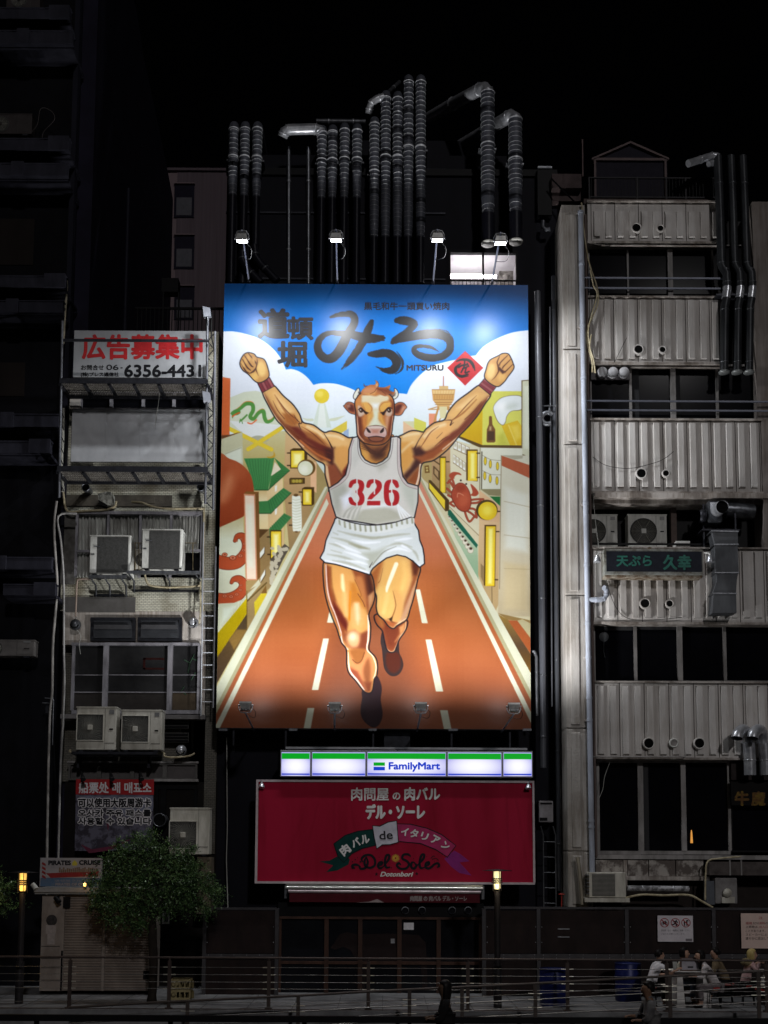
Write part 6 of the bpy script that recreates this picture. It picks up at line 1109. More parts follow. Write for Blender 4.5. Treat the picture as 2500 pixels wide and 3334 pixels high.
# ------------------------------------------------------------------ air conditioners
def ac_unit(name, label, group, px0, py0, px1, py1, Y, depth=.34, fan=(.38, .5, .33), square=False, body=M_ACBODY, badge=True, back=False):
 """outdoor unit: case with panel lines, fan grille (round or square), hub, badge, feet"""
 my, mx = (py0 + py1) / 2, (px0 + px1) / 2; x0, x1, z0, z1 = PX(px0, my, Y), PX(px1, my, Y), PZ(mx, py1, Y), PZ(mx, py0, Y); w, h = x1 - x0, z1 - z0
 t = thing(name, label, 'air conditioner', ((x0 + x1) / 2, Y, z0), group)
 m = MB(); m.bbox(x0, x1, Y, Y + depth, z0 + .03, z1, .018); m.box(x0 - .008, x1 + .008, Y - .008, Y + depth + .005, z1 - .03, z1 - .004); m.build('case', body, t)
 m = MB(); m.box(x0 + w * .08, x0 + w * .18, Y, Y + depth, z0 - .005, z0 + .03); m.box(x1 - w * .18, x1 - w * .08, Y, Y + depth, z0 - .005, z0 + .03); m.build('foot', M_DARKMETAL, t)
 if back:
  m = MB(); m.box(x0 + w * .18, x1 - w * .05, Y - .012, Y - .003, z0 + .06, z1 - .05); m.build('coil', M_GRILLE, t); m = MB()
  for k in range(26): xx = x0 + w * .19 + (w * .75) * k / 25; m.box(xx, xx + .004, Y - .016, Y - .012, z0 + .06, z1 - .05)
  m.build('fin', mat('coil_fin', (.1, .1, .098), .5), t)
  m = MB(); m.box(x0 + .015, x0 + w * .17, Y - .014, Y, z0 + .05, z1 - .04); m.build('side_panel', body, t); m = MB(); m.box(x0 + w * .1, x0 + w * .25, Y - .03, Y - .014, z0 + h * .7, z0 + h * .72); m.box(x0 + .03, x0 + w * .12, Y - .022, Y - .014, z0 + h * .5, z0 + h * .53); m.build('catch', M_STEELD, t)
  return t
 cx, cz, r = x0 + w * fan[0], z0 + h * fan[1], min(w, h) * fan[2]
 m = MB(); m.lathe([(0, .008), (r, .008), (r + .012, -.004), (r + .02, .0)], (cx, Y - .012, cz), 32, 'y') if not square else m.box(cx - r, cx + r, Y - .014, Y - .002, cz - r, cz + r); m.build('fan_recess', M_GRILLE, t)
 m = MB()
 if square:
  for a in range(36):
   th = a * math.pi / 18; R1 = r * .97 / max(abs(math.cos(th + .5)), abs(math.sin(th + .5))); p = [Vector((cx + rr * math.cos(th + .5 * (rr / r) ** 1.0), Y - .022, cz + rr * math.sin(th + .5 * (rr / r)))) for rr in np.linspace(r * .16, min(R1, r * 1.2), 6)]; p = [q for q in p if abs(q.x - cx) <= r and abs(q.z - cz) <= r]
   if len(p) > 1: m.tube(p, .0035, 4, caps=False)
  m.build('guard_wire', mat('guard_wire', (.3, .29, .25), .5), t); m = MB()
  for e in ((cx - r - .02, cx + r + .02, cz + r, cz + r + .02), (cx - r - .02, cx + r + .02, cz - r - .02, cz - r), (cx - r - .02, cx - r, cz - r, cz + r), (cx + r, cx + r + .02, cz - r, cz + r)): m.bbox(e[0], e[1], Y - .035, Y + .001, e[2], e[3], .006)
  m.build('guard_frame', body, t)
 else:
  for k in range(1, 10): rr = r * k / 10; m.tube([(cx + rr * math.cos(a), Y - .02, cz + rr * math.sin(a)) for a in np.linspace(0, 2 * math.pi, 25)], .003, 4, caps=False)
  for k in range(6): a = k * math.pi / 3; m.tube([(cx, Y - .02, cz), (cx + r * math.cos(a), Y - .02, cz + r * math.sin(a))], .004, 4, caps=False)
  m.build('guard_wire', mat('guard_wire', (.3, .29, .25), .5), t)
 m = MB(); m.bbox(cx - r * .2, cx + r * .2, Y - .04, Y - .014, cz - r * .2, cz + r * .2, .02); m.build('hub', body, t)
 m = MB(); xx = x0 + w * (.72 if fan[0] < .5 else .2); m.box(xx, xx + .006, Y - .004, Y, z0 + .05, z1 - .04); m.box(xx + .02, x1 - .03, Y - .005, Y, z0 + h * .18, z0 + h * .19); m.build('panel_line', M_GRILLE, t)
 if badge: m = MB(); m.box(x1 - w * .18, x1 - w * .06, Y - .006, Y - .001, z1 - h * .17, z1 - h * .07); m.build('badge', mat('ac_badge', (.2, .2, .2), .4), t); m = MB(); m.box(x1 - w * .17, x1 - w * .08, Y - .012, Y - .001, z0 + h * .48, z0 + h * .51); m.build('handle', M_BLACK, t)
 return t
BG = 'outdoor units on the recessed balcony'
ac_unit('air_conditioner', 'shaded outdoor unit cut off at the left end of the recessed balcony', BG, 1885, 1674, 2010, 1786, .3, body=M_ACSHELL)
ac_unit('air_conditioner', 'shaded outdoor unit with round fan in the middle of the recessed balcony', BG, 2044, 1674, 2171, 1786, .3, fan=(.4, .5, .36), body=M_ACSHELL)
tag(MB().pbox(2200, 1761, 2247, 1792, .05, .3, .01).build('white_box', M_WHITE), 'small white box behind the tempura sign on the balcony edge', 'box')
# tempura sign
ts = thing('hanging_sign', 'black rectangular box sign with green brushed Japanese writing', 'sign', P(2130, 1876, -.45))
m = MB(); m.pbox(1967, 1788, 2289, 1872, -.42, .4, .012); m.build('box', mat('sign_case', (.26, .27, .25), .5, c2=(.12, .11, .09), scale=4, amt=.8), ts)
m = MB(); m.pbox(1974, 1795, 2285, 1861, -.43, .012); m.build('face', mat('sign_face', (.016, .018, .026), .5, spec=.05), ts)
m = MB(); M_GRT = mat('green_brush', (.015, .13, .1), .5, c2=(.008, .08, .06), scale=8)
letters(m, '天ぷら', 2006, 1808, 2122, 1845, -.434, .05); m.build('lettering', M_GRT, ts); m = MB(); letters(m, '久幸', 2158, 1806, 2251, 1856, -.434, .05); m.build('lettering', M_GRT, ts)
m = MB(); m.pbox(1968, 1872, 2286, 1878, -.4, .36); m.pbox(2112, 1780, 2120, 1790, -.3, .2); m.build('rusty_tray', mat('rust', (.3, .27, .22), .8, c2=(.12, .08, .05), scale=7, amt=.8), ts)
for i, (x, n) in enumerate(((1944, 'left'), (2312, 'right'))):
 c = P(x, 1822, -.5); t = thing('sign_lamp', f'small hooded lamp at the {n} end of the tempura sign', 'lamp', c, 'lamps of the tempura sign')
 m = MB(); m.tube([P(x + (20 if i == 0 else -20), 1800, -.42), P(x + (6 if i == 0 else -6), 1801, -.46), P(x, 1806, -.48)], .014, 6); m.build('arm', M_WHITE, t)
 m = MB(); m.tube([c + Vector((0, 0, .1)), c + Vector((0, 0, .05)), c + Vector((0, 0, -.03)), c + Vector((0, 0, -.06))], [.03, .06, .085, .09], 14); m.build('shade', M_STEEL, t)
# fan unit and zigzag duct
fu = thing('exhaust_fan', 'silver exhaust fan with open round mouth on the recessed balcony', 'fan', P(2335, 1725, -.1)); c = P(2330, 1665, -.1)
m = MB(); m.bbox(c[0] - .22, c[0] + .12, -.25, .25, c[2] - .3, c[2] + .22, .05); m.tube([P(2362, 1660, .1), P(2400, 1662, .1), P(2450, 1668, .15)], .19, 14); m.build('case', mat('fan_steel', (.18, .19, .21), .35, .8, c2=(.08, .085, .095), scale=8, amt=.7), fu)
m = MB(); m.tube([P(2330, 1668, -.1), P(2338, 1656, -.35), P(2352, 1650, -.62)], [.17, .15, .15], 18, caps=False); m.build('mouth', M_STEEL, fu); m = MB(); m.lathe([(0, 0), (.14, 0)], P(2350, 1651, -.56), 18, 'y'); m.build('mouth_shade', M_HOLE_SHADE, fu)
m = MB(); c2 = P(2287, 1682, -.1); m.lathe([(.13, -.08), (.17, -.04), (.17, .04), (.13, .08), (0, .08)], c2, 18, 'x'); m.build('motor', M_DARKMETAL, fu); m = MB()
for x in (2292, 2395): m.pbox(x - 3, 1640, x + 2, 1790, -.05, .05)
m.pbox(2285, 1722, 2410, 1727, -.1, .5); m.build('stand', M_DARKMETAL, fu)
zd = thing('zigzag_duct', 'grey sheet metal duct stepping down over the ribbed panels', 'duct', P(2360, 2000, -.5))
ZS_ = [((2318, 1728), (2402, 1730), (2402, 1770), (2326, 1770)), ((2327, 1772), (2401, 1772), (2405, 1862), (2330, 1862)), ((2331, 1864), (2403, 1864), (2399, 1888), (2396, 1930), (2322, 1928), (2334, 1890)), ((2323, 1931), (2396, 1932), (2398, 1994), (2319, 1996))]
for i, q in enumerate(ZS_): m = MB(); m.pprism([(a, b_) for a, b_ in q], -.42 - .02 * (i % 2), .36); m.build('duct_section', mat('sheet_metal', (.1, .105, .115), .6, .1, c2=(.055, .058, .065), scale=3, amt=.6, streak=3), zd)
for q in ZS_: (a, b_), (c, d) = q[0], q[1]; m = MB(); m.pprism([(a - 3, b_ - 2), (c + 3, d - 2), (c + 3, d + 2), (a - 3, b_ + 2)], -.45, .4); m.build('flange', M_STEELD, zd)
# paired silver exhausts lower right
for i, x in enumerate((2405, 2455)):
 n = ('left', 'right')[i]; t = thing('exhaust_elbow', f'silver exhaust elbow with open dark mouth, {n} one of the pair', 'pipe', P(x + 30, 2470, -.3), 'paired exhaust elbows')
 m = MB(); m.tube(spline([P(x + 26, 2418, -.1), P(x + 24, 2385, -.2), P(x + 12, 2376, -.42), P(x - 2, 2388, -.56), P(x - 6, 2404, -.6)], False, 4), .13, 18, caps=False); m.build('elbow', M_STEEL, t)
 m = MB(); c = P(x - 4, 2399, -.585); d = (P(x - 6, 2404, -.6) - P(x - 2, 2388, -.56)).normalized(); u = d.orthogonal().normalized(); w = d.cross(u); m.add([c + (u * math.cos(a) + w * math.sin(a)) * .126 for a in np.linspace(0, 2 * math.pi, 18, endpoint=False)], [list(range(18))], False); m.build('mouth_shade', M_HOLE_SHADE, t)
 m = MB(); m.tube([P(x + 32, 2420, -.2), P(x + 36, 2474, -.2), P(x + 36, 2476, -.2), P(x + 37, 2524, -.2)], .135, 18); m.build('barrel', M_STEEL, t); m = MB(); c = P(x + 36, 2476, -.2); m.lathe([(.135, -.02), (.15, 0), (.135, .02)], c, 18); m.build('collar', M_STEEL, t)
t = thing('restaurant_sign', 'black sign with glowing dim yellow kanji behind the lower right window', 'sign', P(2440, 2622, .05)); m = MB(); m.pbox(2380, 2545, 2640, 2622, .05, .1); m.build('panel', mat('black_gloss', (.006, .005, .005), .3), t); m = MB(); letters(m, '牛', 2391, 2575, 2439, 2624, .046, .06); letters(m, '魔', 2445, 2576, 2492, 2624, .046, .05); m.build('lettering', mat('dull_yellow', (.15, .09, .005), .6, c2=(.09, .035, .003), scale=9, amt=.8), t)
t = thing('window_board', 'dark board above the yellow kanji sign behind the paired exhausts', 'board', P(2440, 2540, .1)); m = MB(); m.pbox(2380, 2478, 2640, 2540, .12, .06); m.build('sheet', mat('brown_board', (.035, .028, .027), .7), t)
lamp_c = P(2252, 2722, .6); t = thing('interior_lamp', 'small orange hanging lamp glowing inside the lower window', 'lamp', lamp_c); m = MB(); m.lathe([(.008, .14), (.018, .08), (.028, -.1), (.03, -.16), (.0, -.16)], P(2251, 2722, .27), 12); m.build('glass', emis('amber_lamp', (1, .42, .08), .6), t)
# window air conditioner, pipes and meter at the foot
wa = thing('window_unit', 'aged window air conditioner with louvred grille at the foot of the downpipe', 'air conditioner', P(1978, 2925, -.4))
m = MB(); m.pbox(1918, 2840, 2038, 2922, -.45, .5, .015); m.build('case', M_ACBODY, wa); m = MB(); m.pbox(1928, 2845, 2002, 2917, -.46, .02); m.build('grille', M_GRILLE, wa); m = MB()
for k in range(17): m.pbox(1929, 2847 + 4.1 * k, 2001, 2848.8 + 4.1 * k, -.475, .02)
m.build('louvre', mat('louvre_grey', (.3, .29, .26), .5), wa); m = MB()
for k in range(6): m.pbox(1912, 2848 + 12 * k, 1918, 2851 + 12 * k, -.44, .4)
m.build('side_grille', M_STEELD, wa); m = MB(); m.pbox(1905, 2924, 2050, 2937, -.5, .55); m.build('shelf', M_ACBODY, wa)
pipe_thing('insulated_pipe', 'thick level grey pipe running right from the window unit', 'pipe', [P(2041, 2892, -.3), P(2242, 2894, -.3)], .065, mat('scuffed_pipe', (.4, .4, .42), .5, c2=(.1, .1, .105), scale=8, amt=.85), rings=2)
for pts, n, r in (([(2035, 2923), (2090, 2913), (2160, 2915), (2240, 2914), (2280, 2932), (2320, 2955)], 'taped hose drooping under the thick level pipe', .028), ([(2296, 2930), (2297, 2850), (2304, 2805), (2340, 2795), (2412, 2789)], 'pale cable rising around the meter box to the sill', .02), ([(1880, 2790), (1888, 2850), (1896, 2945)], 'weathered board leaning against the pillar foot', .045)):
 m = MB(); m.tube(spline([P(x, y, -.35) for x, y in pts], False, 5), r, 6 if r < .04 else 4); tag(m.build('hose' if r < .04 else 'timber_board', M_TAPE if r < .04 else mat('grey_timber', (.4, .36, .28), .8, c2=(.15, .13, .1), scale=12, streak=8)), n, 'hose' if r < .04 else 'board')
mb_ = thing('meter_box', 'grey electric meter box with a round bell at the lower right', 'meter', P(2360, 2945, -.3)); m = MB(); m.pbox(2328, 2858, 2400, 2942, -.3, .4, .015); m.build('case', mat('meter_grey', (.26, .25, .25), .5, c2=(.14, .13, .13), scale=5), mb_); m = MB(); m.lathe([(0, -.08), (.09, -.07), (.105, -.02), (.1, .02)], P(2367, 2907, -.32), 20, 'y'); m.build('bell', M_ACBODY, mb_); m = MB(); m.pbox(2350, 2920, 2392, 2940, -.34, .05); m.build('plate', M_ACBODY, mb_)
m = MB(); m.pbox(2300, 2868, 2326, 2945, -.28, .3); m.build('side_case', mat('blue_grey_box', (.1, .11, .13), .5), mb_)
t = thing('shop_canopy', 'dark stained canopy box above the electric meter', 'canopy', P(2400, 2855, -.4)); m = MB(); m.pbox(2310, 2806, 2640, 2850, -.4, .4); m.build('case', M_RIBD if False else mat('sooty_panel', (.1, .085, .08), .7, c2=(.04, .032, .03), scale=4), t); m = MB()
for x in (2375, 2412): m.pbox(x, 2800, x + 4, 2850, -.42, .03)
m.build('strut', M_WFRAME, t)
tag(MB().lathe([(0, .0), (.07, .0), (.075, .02), (.0, .03)], P(1828, 2913, -.5), 14).add(*(lambda b: (b.v, b.f))(MB().tube([P(1828, 2912, -.5), P(1828, 2960, -.5)], .013, 6))).build('red_valve', mat('faded_red', (.42, .05, .04), .5)), 'red topped valve handle standing above the hoarding', 'valve')
# ------------------------------------------------------------------ left: tiled narrow building with sign scaffold
def brick(name, c, c2, mortar, w=.095, h=.042, bump=.5):
 m = bpy.data.materials.new(name); m.use_nodes = True; nt = m.node_tree; b = nt.nodes['Principled BSDF']; b.inputs['Roughness'].default_value = .55; b.inputs['Specular IOR Level'].default_value = .3
 geo = nt.nodes.new('ShaderNodeNewGeometry'); sp = nt.nodes.new('ShaderNodeSeparateXYZ'); cb = nt.nodes.new('ShaderNodeCombineXYZ'); ad = nt.nodes.new('ShaderNodeMath'); ad.operation = 'ADD'
 nt.links.new(geo.outputs['Position'], sp.inputs[0]); nt.links.new(sp.outputs[0], ad.inputs[0]); nt.links.new(sp.outputs[1], ad.inputs[1]); nt.links.new(ad.outputs[0], cb.inputs[0]); nt.links.new(sp.outputs[2], cb.inputs[1])
 t = nt.nodes.new('ShaderNodeTexBrick'); t.inputs['Scale'].default_value = 1; t.inputs['Brick Width'].default_value = w; t.inputs['Row Height'].default_value = h; t.inputs['Mortar Size'].default_value = .0045; t.inputs['Bias'].default_value = -.2
 t.inputs['Color1'].default_value = (*c, 1); t.inputs['Color2'].default_value = (*c2, 1); t.inputs['Mortar'].default_value = (*mortar, 1); nt.links.new(cb.outputs[0], t.inputs[0])
 nz = nt.nodes.new('ShaderNodeTexNoise'); nz.inputs['Scale'].default_value = 1.6; nz.inputs['Detail'].default_value = 6; nt.links.new(geo.outputs['Position'], nz.inputs[0])
 rp = nt.nodes.new('ShaderNodeValToRGB'); rp.color_ramp.elements[0].position = .3; rp.color_ramp.elements[0].color = (.5, .46, .39, 1); rp.color_ramp.elements[1].position = .52; rp.color_ramp.elements[1].color = (1, 1, 1, 1); nt.links.new(nz.outputs[0], rp.inputs[0])
 mx = nt.nodes.new('ShaderNodeMix'); mx.data_type = 'RGBA'; mx.blend_type = 'MULTIPLY'; mx.inputs[0].default_value = 1; nt.links.new(t.outputs[0], mx.inputs[6]); nt.links.new(rp.outputs[0], mx.inputs[7]); nt.links.new(mx.outputs[2], b.inputs['Base Color'])
 bp = nt.nodes.new('ShaderNodeBump'); bp.inputs['Strength'].default_value = bump; bp.inputs['Distance'].default_value = .01; bp.invert = True; nt.links.new(t.outputs['Fac'], bp.inputs['Height']); nt.links.new(bp.outputs[0], b.inputs['Normal'])
 return m
YT = .9
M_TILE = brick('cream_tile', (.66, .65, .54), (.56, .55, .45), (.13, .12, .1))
M_PLAST = mat('grey_plaster', (.6, .56, .52), .8, c2=(.4, .37, .34), scale=1.8, amt=.7, bump=.25, grime=.45)
M_LOWWALL = mat('near_black_wall', (.012, .01, .009), .8, c2=(.006, .005, .005), scale=2)  # wall base colour set near black
M_WINL = mat('silver_window_frame', (.34, .33, .36), .45, .3, c2=(.2, .195, .215), scale=4, amt=.7, streak=3)
tl = thing('tiled_building', 'narrow cream tiled building with scaffold signs and air conditioners left of the billboard', 'building', P(450, 3240, YT))
m = MB(); m.pbox(208, 1235, 668, 1990, YT, 6); m.pbox(668, 1080, 704, 1990, YT, 6); m.build('tile_wall', M_TILE, tl)
m = MB(); m.pbox(205, 1990, 668, 2100, YT - .01, 6); m.pbox(655, 2100, 668, 2340, YT - .012, .3); m.build('plaster_wall', M_PLAST, tl)
m = MB(); m.pbox(200, 2100, 592, 2545, YT + .3, 6); m.pbox(668, 1990, 706, 2780, YT, 6); m.build('shade_wall', brick('shaded_tile', (.14, .13, .11), (.1, .095, .08), (.03, .03, .026)), tl)  # darker copy of the cream tile, shade put into its colour
m = MB(); m.pbox(200, 2545, 700, 3240, YT + .05, 6); m.build('lower_wall', M_LOWWALL, tl)
m = MB(); m.pbox(210, 1612, 560, 1648, YT - .02, .05); m.pbox(440, 1618, 503, 1638, YT - .03, .05); m.build('stained_band', mat('stained_band', (.16, .14, .11), .8, c2=(.07, .06, .05), scale=3), tl)
m = MB(); m.pbox(206, 1944, 440, 1992, YT - .05, .1); m.build('grey_fascia', mat('grey_fascia', (.13, .125, .12), .7, c2=(.08, .075, .07), scale=3), tl)
def lwin(cols, y0, y1, Yw, w, mat_f, pane=None, bt=5, name='window'):
 for a, b_ in zip(cols[:-1], cols[1:]):
  q = MB(); q.pbox(a, y0, b_, y0 + bt, Yw, .08); q.pbox(a, y1 - bt, b_, y1, Yw, .08); q.pbox(a, y0 + bt, a + w, y1 - bt, Yw - .01, .09); q.pbox(b_ - w, y0 + bt, b_, y1 - bt, Yw - .01, .09); f = q.build(name, mat_f, tl)
  q = MB(); q.pbox(a + 1, y0 + 1, b_ - 1, y1 - 1, Yw + .06, .01); q.build('pane', pane or M_WIND, f)
lwin((262, 362, 466, 566, 680), 1276, 1332, .72, 5, M_WINL)
m = MB(); m.pbox(228, 1270, 262, 1332, .7, .2); m.build('pier', M_PLAST, tl)
# curtained window band
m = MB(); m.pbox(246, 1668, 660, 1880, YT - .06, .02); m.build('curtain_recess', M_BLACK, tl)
cm = MB()
for (a, b_, z) in ((252, 345, 1880), (352, 450, 1880), (458, 552, 1870), (562, 652, 1800)):
 pts = []; n = 40
 for k in range(n + 1):
  x = a + (b_ - a) * k / n; d = .035 * math.sin(k * 1.35 + a) + .018 * math.sin(k * .61)
  pts.append((P(x, 1678, YT - .13 + d), P(x - (6 if z < 1850 and k > 20 else 0), z, YT - .13 + d)))
 cm.add([p[0] for p in pts] + [p[1] for p in pts], [(k, k + 1, n + k + 2, n + k + 1) for k in range(n)], True)
cm.build('curtain', mat('dirty_curtain', (.5, .51, .48), .9, c2=(.2, .195, .18), scale=2.5, amt=.7, streak=3), tl)
lwin((246, 350, 455, 556, 660), 1668, 1882, YT - .3, 5, M_WINL, mat('smoky_glass', (.02, .02, .02), .1, spec=.4) if False else None, 6) if False else None
m = MB(); m.pbox(246, 1664, 662, 1674, YT - .28, .25)
for x in (248, 350, 455, 555, 656): m.pbox(x - 4, 1674, x + 4, 1880, YT - .26, .06)
m.pbox(246, 1790, 300, 1798, YT - .27, .05); m.pbox(620, 1788, 660, 1796, YT - .27, .05); m.build('window_frame', M_WINL, tl)
m = MB(); m.pbox(200, 1672, 245, 1900, YT - .12, .1); m.build('grey_panel', mat('mottled_panel', (.15, .145, .135), .8, c2=(.06, .055, .05), scale=4), tl)
# two awning windows
for a, b_ in ((294, 440), (448, 592)):
 q = MB(); q.pbox(a, 2010, b_, 2018, YT - .1, .1); q.pbox(a, 2078, b_, 2086, YT - .1, .1); q.pbox(a, 2018, a + 10, 2078, YT - .1, .1); q.pbox(b_ - 10, 2018, b_, 2078, YT - .1, .1); f = q.build('awning_window', M_DARKMETAL, tl)
 q = MB(); y = .03; q.add([P(a + 10, 2018, YT - .06), P(b_ - 10, 2018, YT - .06), P(b_ - 10, 2077, YT - .16), P(a + 10, 2077, YT - .16)], [(0, 1, 2, 3)], False); q.build('pane', mat('reflecting_glass', (.05, .053, .06), .22, spec=.5), f)
 q = MB(); q.pbox(a + 12, 2034, b_ - 14, 2048, YT - .17, .01); q.build('blind', mat('grey_blind', (.06, .06, .065), .6), f)
for x0, x1, c in ((232, 342, 0), (342, 552, 1), (552, 650, 2)):
 q = MB(); Yw = .78; bt = 9; q.pbox(x0, 2092, x1, 2092 + bt, Yw, .1); q.pbox(x0, 2312, x1, 2324, Yw, .1); q.pbox(x0, 2101, x0 + 8, 2312, Yw, .1); q.pbox(x1 - 8, 2101, x1, 2312, Yw, .1); f = q.build('display_window', M_WINL, tl)
 q = MB(); q.pbox(x0 + 2, 2096, x1 - 2, 2318, Yw + .11, .01); q.build('pane', mat('tinted_pane', (.03, .03, .031), .14, c2=(.014, .014, .015), scale=1.4, spec=.5), f)
 q = MB(); q.pbox(x0 + 9, 2196, x1 - 9, 2199, Yw + .08, .02); q.pbox(x0 + 9, 2252, x1 - 9, 2255, Yw + .08, .02); q.build('glazing_bar', M_WINL, f)
 q = MB(); q.pbox(x0 + 9, 2257, x1 - 9, 2311, Yw + .095, .01); q.build('lower_panel', mat('brown_panel', (.07, .05, .03) if c == 2 else (.035, .031, .029), .6, c2=(.05, .035, .02), scale=5) if c == 2 else mat('dim_panel', (.035, .031, .029), .6), f)
m = MB(); (a, b_), = (((466, 2140),)); m.pbox(466, 2142, 536, 2148, .885, .004); m.pbox(466, 2142, 473, 2180, .885, .004); m.pbox(466, 2174, 536, 2180, .885, .004); m.build('red_frame', mat('dim_red', (.03, .006, .005), .6), tl)
m = MB()
for pts in (((612, 2190), (618, 2160), (632, 2130)), ((620, 2160), (600, 2148)), ((626, 2145), (640, 2150)), ((600, 2235), (590, 2250), (606, 2262)), ((622, 2215), (636, 2190))): m.tube([P(x, y, .87) for x, y in pts], .012, 5)
m.build('pot_plant', mat('dark_leaf', (.03, .075, .04), .6), tl)
m = MB(); m.pbox(196, 2326, 668, 2340, .7, .3); m.build('sill', mat('dim_sill', (.16, .15, .15), .6), tl)
for k, y in enumerate((2340, 2385)):
 q = MB(); q.pbox(530, y, 614, y + 32, .95, .05); f = q.build('louvre_vent', mat('dim_frame', (.06, .058, .055), .6), tl); q = MB()
 for j in range(3): q.pbox(532, y + 3 + 10 * j, 612, y + 9 + 10 * j, .92, .03)
 q.build('slat', M_BLACK, f)
lwin((222, 322, 430, 536, 642), 2484, 2540, .85, 7, mat('dark_frame', (.1, .095, .09), .6), mat('dim_pane', (.12, .11, .11), .3, c2=(.08, .075, .075), scale=3), 7, 'strip_window')
m = MB(); m.pbox(218, 2478, 646, 2484, .82, .1); m.pbox(470, 2536, 646, 2544, .8, .1); m.build('strip_sill', M_WFRAME, tl)
lwin((505, 530, 640), 2560, 2740, .9, 9, M_BLACK, mat('curtain_dark', (.05, .047, .045), .8, c2=(.02, .02, .02), scale=10, streak=9), 9, 'dark_window')
# exhausts on the wall
def hood(label, x, y, r, Y, kind):
 c = P(x, y, Y); t = thing('exhaust_hood', label, 'vent', c, 'round exhaust pipes of the tiled building'); rr = r * m_per_px(x, y, Y)
 m = MB()
 if kind == 'pipe': m.lathe([(rr * .9, .3), (rr * .95, 0), (rr, -.12), (rr * .9, -.12), (rr * .85, .1)], c, 20, 'y')
 else: m.ball((c[0], c[1], c[2]), rr, 1, 1.1, 1.05, 16)
 m.build('hood', M_STEELD if kind != 'bright' else M_STEEL, t)
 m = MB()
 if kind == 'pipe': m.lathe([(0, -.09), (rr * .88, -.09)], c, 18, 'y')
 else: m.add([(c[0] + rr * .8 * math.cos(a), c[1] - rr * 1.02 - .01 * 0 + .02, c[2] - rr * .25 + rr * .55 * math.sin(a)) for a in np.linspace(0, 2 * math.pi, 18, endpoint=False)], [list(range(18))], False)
 m.build('mouth_shade', M_HOLE_SHADE, t)  # black patch painted as the shade in the hood's mouth
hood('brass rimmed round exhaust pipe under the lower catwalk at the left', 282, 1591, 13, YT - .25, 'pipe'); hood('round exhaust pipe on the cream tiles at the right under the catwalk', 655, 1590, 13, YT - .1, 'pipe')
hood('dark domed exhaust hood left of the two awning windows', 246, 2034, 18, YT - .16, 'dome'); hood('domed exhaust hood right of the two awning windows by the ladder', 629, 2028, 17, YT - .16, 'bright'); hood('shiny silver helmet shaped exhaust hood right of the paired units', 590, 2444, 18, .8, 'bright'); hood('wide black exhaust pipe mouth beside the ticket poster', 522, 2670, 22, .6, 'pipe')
t = thing('duct_box', 'weathered square box vent jutting from the tiles', 'vent', P(340, 1640, YT - .3)); m = MB(); m.pprism([(318, 1608), (345, 1600), (362, 1602), (364, 1640), (350, 1644), (320, 1626)], YT - .4, .4); m.build('hood', mat('worn_metal', (.36, .36, .32), .6, c2=(.1, .1, .09), scale=9, amt=.8), t); m = MB(); m.pprism([(320, 1627), (350, 1645), (348, 1650), (322, 1640)], YT - .41, .3); m.build('mouth_shade', M_HOLE_SHADE, t)
# hoses
HL = 'pale hoses on the tiled building'
for pts, r, n in (([(203, 1560), (206, 1610), (214, 1655), (232, 1668), (270, 1664), (340, 1660), (372, 1650), (378, 1632)], .03, 'taped hose running from the scaffold foot to the box vent'), ([(428, 1634), (460, 1636), (500, 1650), (540, 1656), (600, 1656), (655, 1656), (664, 1668), (662, 1800), (660, 1990)], .028, 'thick pale hose crossing above the curtained window'), ([(472, 1872), (476, 1890), (490, 1906), (540, 1912), (590, 1911), (640, 1908), (650, 1905)], .026, 'yellowish hose drooping under the right wall unit'), ([(300, 1886), (262, 1886), (251, 1895), (248, 1960), (246, 2008)], .022, 'pink beige pipe bending down left of the bracket'), ([(652, 1890), (652, 1990), (648, 2030)], .018, 'thin beige pipe below the right wall bracket'), ([(230, 2440), (240, 2450), (380, 2452), (520, 2448), (535, 2462), (560, 2466), (612, 2462), (634, 2452)], .024, 'taped hose under the paired units ending by the helmet hood')):
 m = MB(); m.tube(spline([P(x, y, YT - .3) for x, y in pts], False, 5), r, 7); tag(m.build('hose', M_TAPE if 'pink' not in n else mat('pink_beige', (.46, .36, .3), .6)), n, 'hose', HL)
for pts, n in (([(250, 2050), (262, 2070), (258, 2100), (262, 2130)], 'thin wire below the left domed hood'), ([(520, 1276), (515, 1320), (510, 1345), (505, 1390)], 'loose pale wire hanging over the blank white board')):
 m = MB(); m.tube(spline([P(x, y, .25) for x, y in pts], False, 5), .007, 5); tag(m.build('wire', M_WIRE), n, 'wire')
# the scaffold with two boards
YSF = -.1
sc_ = thing('sign_scaffold', 'dark steel scaffold with grated catwalks carrying two boards on the tiled building', 'scaffold', P(450, 1640, YSF))
def post(a, b_, Y, w=4, m_=M_DARKMETAL):
 m = MB(); m.tube([P(a[0], a[1], Y), P(b_[0], b_[1], Y)], w * .0072, 6); return m
m = MB()
for a, b_ in (((676, 1030), (668, 1640)), ((700, 1080), (694, 1660)), ((203, 1045), (192, 1620))): m.tube([P(*a, YSF - .15), P(*b_, YSF - .15)], .032, 6)
m.build('post', mat('scaffold_steel', (.13, .135, .155), .5, .4, c2=(.07, .072, .08), scale=6), sc_)
m = MB(); k = 0
for y in range(1085, 1640, 26): a, b_ = (676 - (y - 1030) * .013, 698 - (y - 1080) * .01); m.tube([P(a if k % 2 else b_, y, YSF - .1), P(b_ if k % 2 else a, y + 26, YSF - .1)], .013, 5); k += 1
for y in range(1330, 1600, 40): m.tube([P(196, y, YSF), P(208, y + 30, YSF + .2)], .012, 5)
m.build('lattice', M_DARKMETAL, sc_)
